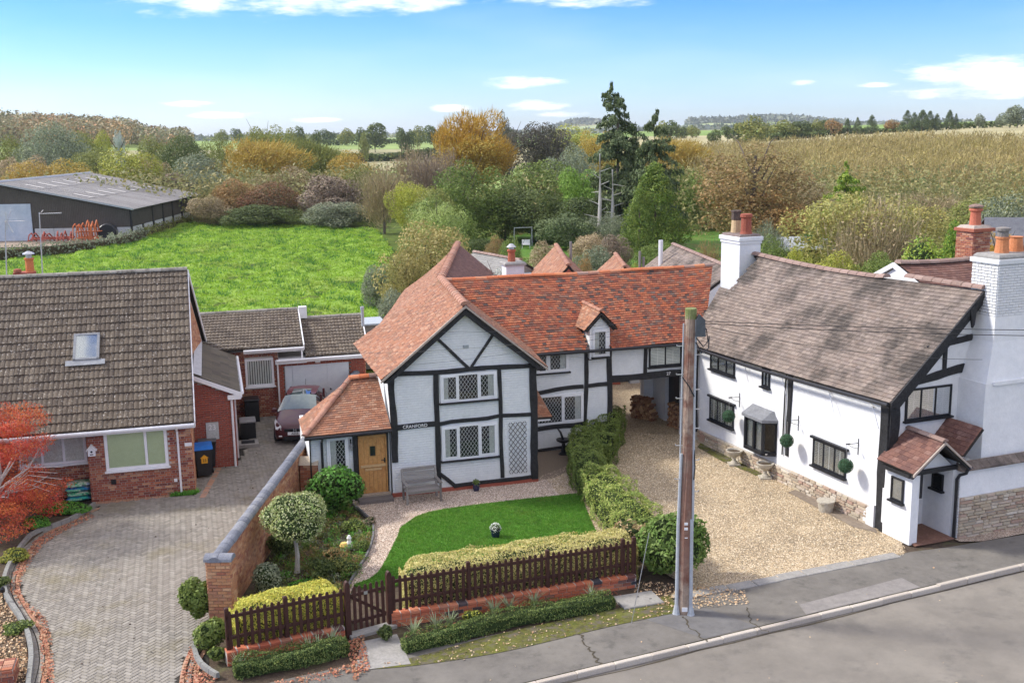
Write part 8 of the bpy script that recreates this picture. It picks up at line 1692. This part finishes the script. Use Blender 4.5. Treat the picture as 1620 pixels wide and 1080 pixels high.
TL+=[('tree','broad olive crown filling the skyline left of the yellow olive one',875,222,100,175,'dense',L_olive,.05,1),('tree','dark green crown behind the leafless tree',565,262,90,150,'airy',L_olive,.0,0),('tree','yellowish spreading crown behind the lilac brown bush',555,238,90,185,'airy',L_yellow,.02,2),
('tree','grey brown twiggy crown between golden tree and pinkish bare tree',655,235,80,165,'bare',L_brown,.05,0),('tree','mid green crown under the golden tree on its left',690,290,90,105,'dense',L_olive,.0,1),('tree','deep green crown behind the conical cypress',1075,262,90,125,'airy',L_green,.0,0),
('tree','olive crown behind the rust brown tree on its left',1120,262,100,130,'airy',L_olive,.0,1),('tree','brown olive crown right of the rust brown tree',1290,285,110,118,'airy',L_brown,.0,2),('tree','yellowish scrub crown left of the tall brick chimney',1440,318,120,95,'airy',MATS.get('leaf_straggly') or L_yellow,.0,0),
('tree','grey green crown behind the far end of the barn',330,262,80,172,'airy',L_grey,.0,1),('tree','olive crown left of the small bright round tree',130,225,70,215,'airy',L_olive,.0,0),('tree','dull green crown between grey willow and dark oak',235,215,60,225,'dense',L_olive,.05,2),('tree','grey brown crown behind the golden bushes on the left',20,238,90,180,'airy',L_brown,.0,1),
('tree','dark understorey crown behind the rear lawn on its right',905,310,110,110,'dense',L_dgreen,.0,0),('tree','green crown joining the shaggy tree and the ivy clad one',690,310,110,100,'airy',L_green,.0,2)]
for (nm,lab,px,yt,wp_,D,stl,fm,low,var) in TL: bt(nm,lab,px,yt,wp_,D,stl,fm,low,var)
bt('cedar_tree','tall dark blue green cedar with a crooked leaning top',978,140,108,110,'cedar',L_conif,.10,0,tr=.28)
bt('cedar_tree','second shorter cedar right of the tall crooked one',1032,178,92,106,'cedar',L_conif,.10,1,tr=.22)
bt('cypress_tree','broad conical green cypress in front of the second cedar',1036,258,118,99,'cone',leafm('leaf_cypress',[(.07,.11,.02),(.11,.16,.03),(.045,.07,.018),(.17,.2,.04)]),.03,0)
bt('spruce_tree','dark green spire filling the gap between the two cedars',1004,215,70,112,'cone',L_conif,.0,0)
bt('spruce_tree','dark dense conifer behind the dead trunks',962,262,70,115,'cone',L_conif,.0,1)
bt('cypress_tree','second lobe of the conical cypress nearer the lawn',1012,300,70,97,'cone',MATS['leaf_cypress'],.03,1)
bt('cedar_tree','flat topped golden green conifer among the straggly trees',1340,262,78,92,'cedar',L_conify,.1,2)
bt('conifer_bush','small dark green layered conifer beside the grey shed',1290,350,60,84,'cedar',leafm('needles_mid',[(.05,.10,.025),(.08,.14,.03)]),.0,3)
for px,yt,yb,l in((947,243,345,'left bare dead trunk in front of the cedar'),(967,268,352,'right bare dead trunk in front of the cedar')):
    D=106; tp=atd(px+2,yt,D); b=Vector((atd(px,yb,D).x,atd(px,yb,D).y,0)); t=thing('dead_tree',l,'dead tree',tuple(b),0); mb=MB(); mb.tube([(0,0,0),(.15,0,tp.z*.5),(tp.x-b.x,0,tp.z)],[.22,.17,.08],7)
    for k in range(9): z=tp.z*(.25+.07*k); s=(-1)**k; mb.tube([(.15,0,z),(s*rg.uniform(.6,1.4),rg.uniform(-.5,.5),z+rg.uniform(-.2,.5))],[.05,.015],4)
    mb.build('trunk',M_barkpale,t)
# visible trunk limbs of the rust brown tree
tp=atd(1193,250,95.5); t=thing('tree_limbs','dark forked trunk showing through the rust brown tree','tree trunk',(tp.x,tp.y,0),0); obj('trunk',trunk_mesh(9,.34,.12,5,9,.6),M_bark,t)
# mid garden shrubs
L_straw=leafm('leaf_olive_straw',[(.20,.18,.06),(.14,.14,.045),(.26,.21,.08),(.10,.10,.035)]); L_spray=leafm('leaf_pale_spray',[(.19,.23,.07),(.25,.29,.10),(.13,.16,.05)])
ML=[('bush','big loose olive bush hiding the meadow corner behind the cottage roof',672,345,140,64,1.35,L_straw,'dense',0),('bush','second half of the olive bush towards the rear wing roof',640,385,80,61,1.0,L_straw,'airy',1),
('bush','windswept pale green spray behind the olive bush',694,308,84,88,1,L_spray,'airy',1),('bush','grey scrubby bush on the meadow boundary',592,415,70,70,1,L_grey,'hedge',0),('bush','dark grey green hedge end beside the garage shed',618,452,80,55,1,L_grey,'hedge',1),
('bush','silver leaved shrub beyond the long ridge',803,408,105,51,1,L_silver,'airy',1),('bush','upright dark green laurel on the rear lawn',812,372,46,72,1,L_green,'dense',0),('bush','brown and buff rounded bush behind the pot',862,378,56,80,1,L_brown,'hedge',1),
('bush','tall brown grassy bush left of the grey one',935,362,80,88,1,L_brown,'hedge',2),('bush','grey lilac bare bush in the rear garden',975,368,62,86,1,L_purple,'hedge',0),('bush','grey green bush between the two clay roofs',940,385,75,72,1,L_grey,'hedge',1),
('bush','green shrub row end beneath the cypress',1045,377,80,84,1,L_green,'hedge',2),('bush','yellow green small shrub beside the clothes post',1002,412,36,60,1,L_ygreen,'dense',1),('bush','russet low shrub between the clay roofs',925,402,50,62,1,L_rust,'airy',0),
('bush','dark green rounded shrub right of the white chimney',1222,372,56,70,1,L_green,'dense',2),('bush','yellowish shrub in front of the grey shed',1262,388,52,66,1,L_ygreen,'airy',2),('bush','pale grey twiggy shrub behind the red pot',1210,352,70,82,1,L_grey,'bare',0),
('hedge_bush','bright yellow green clipped hedge behind the brown ridge',1320,398,110,62,1,L_ygreen,'hedge',0),('bush','small orange leaved tree beside the brick chimney',1590,355,50,66,1,L_gold,'airy',1),('bush','autumn sapling in front of the rust brown tree',1120,380,46,70,1,L_rust,'bare',1),
('hedge_bush','dark clipped hedge below the straggly olive tree',1400,395,90,66,1,L_green,'hedge',1),('bush','dark low growth behind the washing line',760,375,80,92,1,L_dgreen,'hedge',0),('bush','small reddish tree on the rear lawn',780,372,40,84,1,L_rust,'airy',2)]
for (nm,lab,px,yt,wp_,D,_,fm,stl,var) in ML: bt(nm,lab,px,yt,wp_,D,stl,fm,.0,var,cat='bush')
bt('golden_conifer','dense yellow tipped clipped conifer beside the brick chimney',1510,350,70,60,'cone',L_conify,.0,0,cat='conifer')
bush('golden_conifer','broad golden green conifer hedge left of the tall brick chimney','conifer',(atd(1474,350,58).x,atd(1474,350,58).y,0),2.0,1.6,6.1,9000,.16,L_conify,C_green,seed=91,lob=34,asp=.35,flat=.9)
# ---------------------------------------------------------------- far hedgerows, trees on the skyline
FLt=[(460,203,20,520),(475,201,16,560),(497,203,22,430),(575,210,15,420),(592,196,44,560),(573,200,24,600),(548,204,26,700),(634,203,18,520),(646,203,20,520),(660,200,24,640),(682,200,26,700),(517,204,26,800),(350,206,20,900),(375,205,18,900),(1130,204,22,430),(1190,184,46,400),(1168,196,24,450),(1152,198,22,500),(1240,191,44,460),(1262,193,30,470),(1275,192,26,470),(1292,190,24,475),(1304,191,18,480),(1320,187,24,470,'r'),(1341,189,14,470),(1357,188,16,470),(1380,184,22,470),(1412,191,24,480,'r'),(1436,177,24,455),(1447,180,22,452),(1460,176,26,450),(1472,178,24,455),(1483,182,18,455),(1503,176,18,470),(1513,182,12,470),(1550,180,16,480,'b'),(1587,180,20,480,'b'),(1600,170,22,470,'b'),(1612,165,26,470,'b'),(1095,200,26,600),(1078,203,22,560),(1060,189,30,520),(1048,192,26,540),(700,203,26,760),(805,200,24,520),(1215,196,20,500)]
FT=[]
for i,t_ in enumerate(FLt):
    k=t_[4] if len(t_)>4 else ''
    px=t_[0]; side='left' if px<400 else 'centre left' if px<760 else 'centre right' if px<1180 else 'right'
    con=(1335<px<1520 and k=='')
    fm={'r':L_rust,'b':L_grey}.get(k, L_conif if con else (L_dgreen if i%3 else L_olive))
    lab=('tiny '+{'r':'rusty autumn','b':'bare branched'}.get(k,'dark conifer' if con else ['olive','dark green'][i%3>0])+' tree on the '+side+' skyline')
    FT.append((px,lab,t_[1]-2,t_[2],t_[3],'far' if not con else 'cone',fm,i%3))
LM=[(18,'far left edge'),(289,'dark round oak'),(415,'tall olive tree'),(500,'olive brown tree'),(604,'leafless tree'),(748,'tall windswept golden tree'),(850,'dark purplish tree'),(978,'tall crooked cedar'),(1036,'conical cypress'),(1167,'white chimney'),(1340,'flat topped golden conifer'),(1474,'yellow tipped conifer'),(1545,'tall brick chimney'),(1600,'right edge of the photo')]
FT.sort(key=lambda f:f[0]); seen={}
SZ=['tiny','small','little','minute','slight','wee','compact','dwarfed']
for (px,lab,yt,wp_,D,stl,fm,var) in FT:
    dl_=min(LM,key=lambda q:abs(q[0]-px)); side_='above' if abs(px-dl_[0])<8 else ('left of' if px<dl_[0] else 'right of'); kk=(dl_[1],side_,lab.split(' tree on')[0]); seen[kk]=seen.get(kk,0)+1
    od=['','second ','third ','fourth ','fifth ','sixth ','seventh ','eighth '][seen[kk]-1]
    body=lab.replace('tiny ','').split(' on the ')[0]
    bt('far_tree',(od+body.replace(' tree',' far tree')+' '+side_+' the '+dl_[1]).strip(),px,yt,wp_,D,stl,fm,.1,var,group='far trees along the skyline')
# sheep
for i,(px,py) in enumerate([(585,231),(592,233),(601,232),(612,231),(640,242),(577,234),(621,234)]):
    D=470+i*6; q=atd(px,py,D); t=thing('sheep',{577:'leftmost',585:'second from left',592:'third from left',601:'middle',612:'third from right',621:'second from right',640:'rightmost'}[px]+' of the seven tiny white sheep in the far pale green field','sheep',(q.x,q.y,zt(q.x,q.y)),i*1.3,'sheep in the far field'); mb=MB(); mb.lathe([(.05,-.5),(.32,-.35),(.36,0),(.32,.35),(.05,.5)],(0,0,0),8); o=mb.build('body',M_plast,t); o.rotation_euler=(R(90),0,0); o.location=(0,0,.65)
    mb=MB(); mb.box(-.1,.1,-.75,-.5,.6,.85); [mb.box(a,a+.07,b,b+.07,0,.4) for a in(-.2,.13) for b in(-.3,.3)]; mb.build('head_and_legs',M_dark if i%2 else M_plast,t)
# field hedges far off
def farhedge(label,pts,h,wd,fm,n,seed):
    rg=np.random.default_rng(seed); P=[]; 
    for i in range(len(pts)-1):
        a,b=np.array(pts[i]),np.array(pts[i+1]); m=int(n/(len(pts)-1)); t=rg.random((m,1)); q=a+(b-a)*t; P.append(q)
    P=np.concatenate(P)+rg.normal(0,wd/2,(len(P)*0+sum(len(x) for x in P),2)); z=TH(P[:,0],P[:,1])+h*rg.random(len(P))**.6*(1+.35*np.sin(P[:,0]*.05)*np.sin(P[:,0]*.13+P[:,1]*.02)); Q=np.stack([P[:,0],P[:,1],z],1)
    V,F=leafquads(Q,rg.normal(0,1,Q.shape)+np.array([0,0,.4]),1.5,.7,.6,rng=rg); o=obj('hedgerow',npmesh('hedgerow',V,F),fm,kind='stuff'); tag(o,label,'hedgerow')
def ad(px,py,D): q=atd(px,py,D); return (q.x,q.y)
farhedge('dark hedgerow crossing below the far pale field',[ad(540,240,430),ad(700,238,450)],3.2,3,L_dgreen,2200,1); farhedge('far hedgerow across the middle distance fields',[ad(420,220,700),ad(560,220,720),ad(720,220,740)],4,4,L_dgreen,2600,2)
farhedge('furthest hedgerow line below the centre skyline',[ad(330,212,1100),ad(560,212,1200),ad(900,212,1200)],5,8,L_olive,3200,3); farhedge('hedge line at the foot of the wooded hill',[ad(190,236,420),ad(330,235,430)],3,3,L_dgreen,1500,4)
farhedge('hedge line along the top of the right hand hill',[ad(1170,205,440),ad(1300,200,470),ad(1640,192,500)],2.2,3,L_dgreen,2600,5)
# wooded hill on the left
rg=np.random.default_rng(8); n=900; az_=rg.uniform(-.72,-.285,n); D_=rg.uniform(600,860,n); xx=D_*np.sin(az_); yy=D_*np.cos(az_); Hh=rg.uniform(9,15,n)*np.where(az_>-.33,.75,1); Pc=np.stack([xx,yy,TH(xx,yy)+Hh*.55],1)
m_=165; idx=np.repeat(np.arange(n),m_); D=unit(rg.normal(0,1,(len(idx),3))); P=Pc[idx]+D*(Hh[idx]*.5)[:,None]*np.array([1,1,.95])*(1+rg.normal(0,.08,(len(idx),1))); V,F=leafquads(P,D,1.55,.7,.6,rng=rg)
L_wood=leafm('autumn_wood',[(.15,.14,.07),(.25,.16,.075),(.10,.11,.06),(.19,.15,.08),(.12,.13,.07),(.28,.16,.08)],ns=.01,na=.15,tr=.1)
o=obj('far_wood',npmesh('far_wood',V,F,np.clip(rg.random(n)[idx]*.85+rg.random(len(idx))*.15,0,.999)),L_wood,kind='stuff'); tag(o,'dark autumn wood covering the far hill on the left skyline','wood')
# distant blue hills' woods
rg=np.random.default_rng(9); P=[]
for (a0,a1,D0,hh,nn) in((.03,.11,3550,14,1500),(.16,.30,3200,14,2600),(-.30,.40,2300,7,4200)):
    a=rg.uniform(a0,a1,nn); D=D0+rg.uniform(-250,250,nn); x=D*np.sin(a); y=D*np.cos(a); P.append(np.stack([x,y,TH(x,y)+rg.random(nn)*hh],1))
P=np.concatenate(P); V,F=leafquads(P,rg.normal(0,1,P.shape),16,.5,.5,rng=rg); o=obj('far_wood',npmesh('far_wood',V,F),leafm('distant_wood',[(.07,.085,.06),(.10,.105,.07)],ns=.01,tr=.05),kind='stuff'); tag(o,'blue green woods on the most distant hills','wood')
# coppice plantation on the right hand hill
rg=np.random.default_rng(10); n=3600; az_=rg.uniform(.105,.66,n); D_=np.sqrt(rg.uniform(156**2,292**2,n)); front=D_>(158+ np.clip((.30-az_)*60,0,40)); az_=az_[front];D_=D_[front]; n=len(az_)
xx=D_*np.sin(az_); yy=D_*np.cos(az_); H_=rg.uniform(5.0,7.2,n)*(1+.12*np.sin(xx*.06)*np.sin(yy*.045)); base=np.stack([xx,yy,TH(xx,yy)],1)
m_=56; idx=np.repeat(np.arange(n),m_); t=rg.random(len(idx)); spread=.25+.9*t*(1-t*.55); S=base[idx]+np.stack([rg.normal(0,1,len(idx))*spread,rg.normal(0,1,len(idx))*spread,H_[idx]*(.12+.75*t)],1); Dr=unit(np.stack([rg.normal(.1,.5,len(idx)),rg.normal(0,.5,len(idx)),np.ones(len(idx))],1))
Ls=rg.uniform(.6,1.5,len(idx)); V,F=spikes(S,Dr,Ls,rg.uniform(.08,.17,len(idx))*(D_[idx]/200),rg)
St,Fs=spikes(base+rg.normal(0,.15,base.shape)*np.array([1,1,0]),unit(np.stack([rg.normal(.03,.05,n),rg.normal(0,.05,n),np.ones(n)],1)),H_*.95,rg.uniform(.10,.2,n),rg)
lk=rg.random(len(idx))<.33; LV,LF=leafquads((S+Dr*Ls[:,None]*rg.random((len(idx),1)))[lk],rg.normal(0,1,(lk.sum(),3)),.34,.6,.5,rng=rg)
o_=obj('plantation_leaves',npmesh('plantation_leaves',LV,LF),leafm('plantation_leaf',[(.20,.17,.06),(.26,.21,.075),(.15,.14,.05),(.17,.13,.055)],ns=.02,na=.3,tr=.2,blot=((.30,.26,.07),.03,.48,.66,.6)),kind='stuff'); tag(o_,'sparse yellow olive leaves over the coppice plantation','plantation')
o_=obj('plantation_stems',npmesh('plantation_stems',St,Fs),leafm('pale_stem',[(.26,.22,.16),(.20,.17,.12)],tr=0),kind='stuff'); tag(o_,'pale upright coppice stems on the right hand slope','plantation')
o=obj('coppice_plantation',npmesh('coppice_plantation',V,F,np.clip(rg.random(n)[idx]*.4+rg.random(len(idx))*.6,0,.999)),L_plant,kind='stuff'); tag(o,'dense yellow brown coppice plantation covering the slope on the right','plantation')
# tree filler thicket behind the gardens so the plantation foot is closed
rg=np.random.default_rng(14); n=260; px_=rg.uniform(780,1640,n); D_=rg.uniform(118,158,n); P0=np.array([list(atd(a,250,d)) for a,d in zip(px_,D_)]); Hh=rg.uniform(2.5,6.5,n); m_=130; idx=np.repeat(np.arange(n),m_); D=unit(rg.normal(0,1,(len(idx),3))); C_=np.stack([P0[:,0],P0[:,1],Hh*.5],1); P=C_[idx]+D*(Hh[idx]*.55)[:,None]*(1+rg.normal(0,.12,(len(idx),1))); P[:,2]=np.maximum(P[:,2],0); V,F=leafquads(P,D,.42,.6,.7,rng=rg)
o=obj('scrub_belt',npmesh('scrub_belt',V,F,np.clip(rg.random(n)[idx]*.7+rg.random(len(idx))*.3,0,.999)),leafm('scrub_leaf',[(.10,.11,.04),(.17,.15,.06),(.08,.10,.035),(.22,.18,.08)]),kind='stuff'); tag(o,'continuous scrub belt at the foot of the plantation','scrub')
rg=np.random.default_rng(15); n=200; px_=rg.uniform(-60,700,n); D_=rg.uniform(150,180,n); P0=np.array([list(atd(a,250,d)) for a,d in zip(px_,D_)]); Hh=rg.uniform(3,7,n); idx=np.repeat(np.arange(n),m_); D=unit(rg.normal(0,1,(len(idx),3))); C_=np.stack([P0[:,0],P0[:,1],Hh*.5],1); P=C_[idx]+D*(Hh[idx]*.6)[:,None]*(1+rg.normal(0,.12,(len(idx),1))); P[:,2]=np.maximum(P[:,2],0); V,F=leafquads(P,D,.5,.6,.7,rng=rg)
o=obj('scrub_belt',npmesh('scrub_belt',V,F,np.clip(rg.random(n)[idx]*.7+rg.random(len(idx))*.3,0,.999)),MATS['scrub_leaf'],kind='stuff'); tag(o,'tangled undergrowth behind the meadow hedge','scrub')

# ---------------------------------------------------------------- air
hz=MB(); hz.box(-9700,9700,-9700,9700,-3,75)
hm=bpy.data.materials.new('thin_haze'); hm.use_nodes=True; t_=hm.node_tree; t_.nodes.clear(); T=NT(t_); pv_=T.n('ShaderNodeVolumePrincipled',i_Density=0.00009,i_Color=(.86,.92,1,1)); pv_.inputs['Anisotropy'].default_value=.2; oo=T.n('ShaderNodeOutputMaterial'); T.l(pv_.outputs[0],oo.inputs[1])
hz.build('haze',hm,None,kind='stuff')
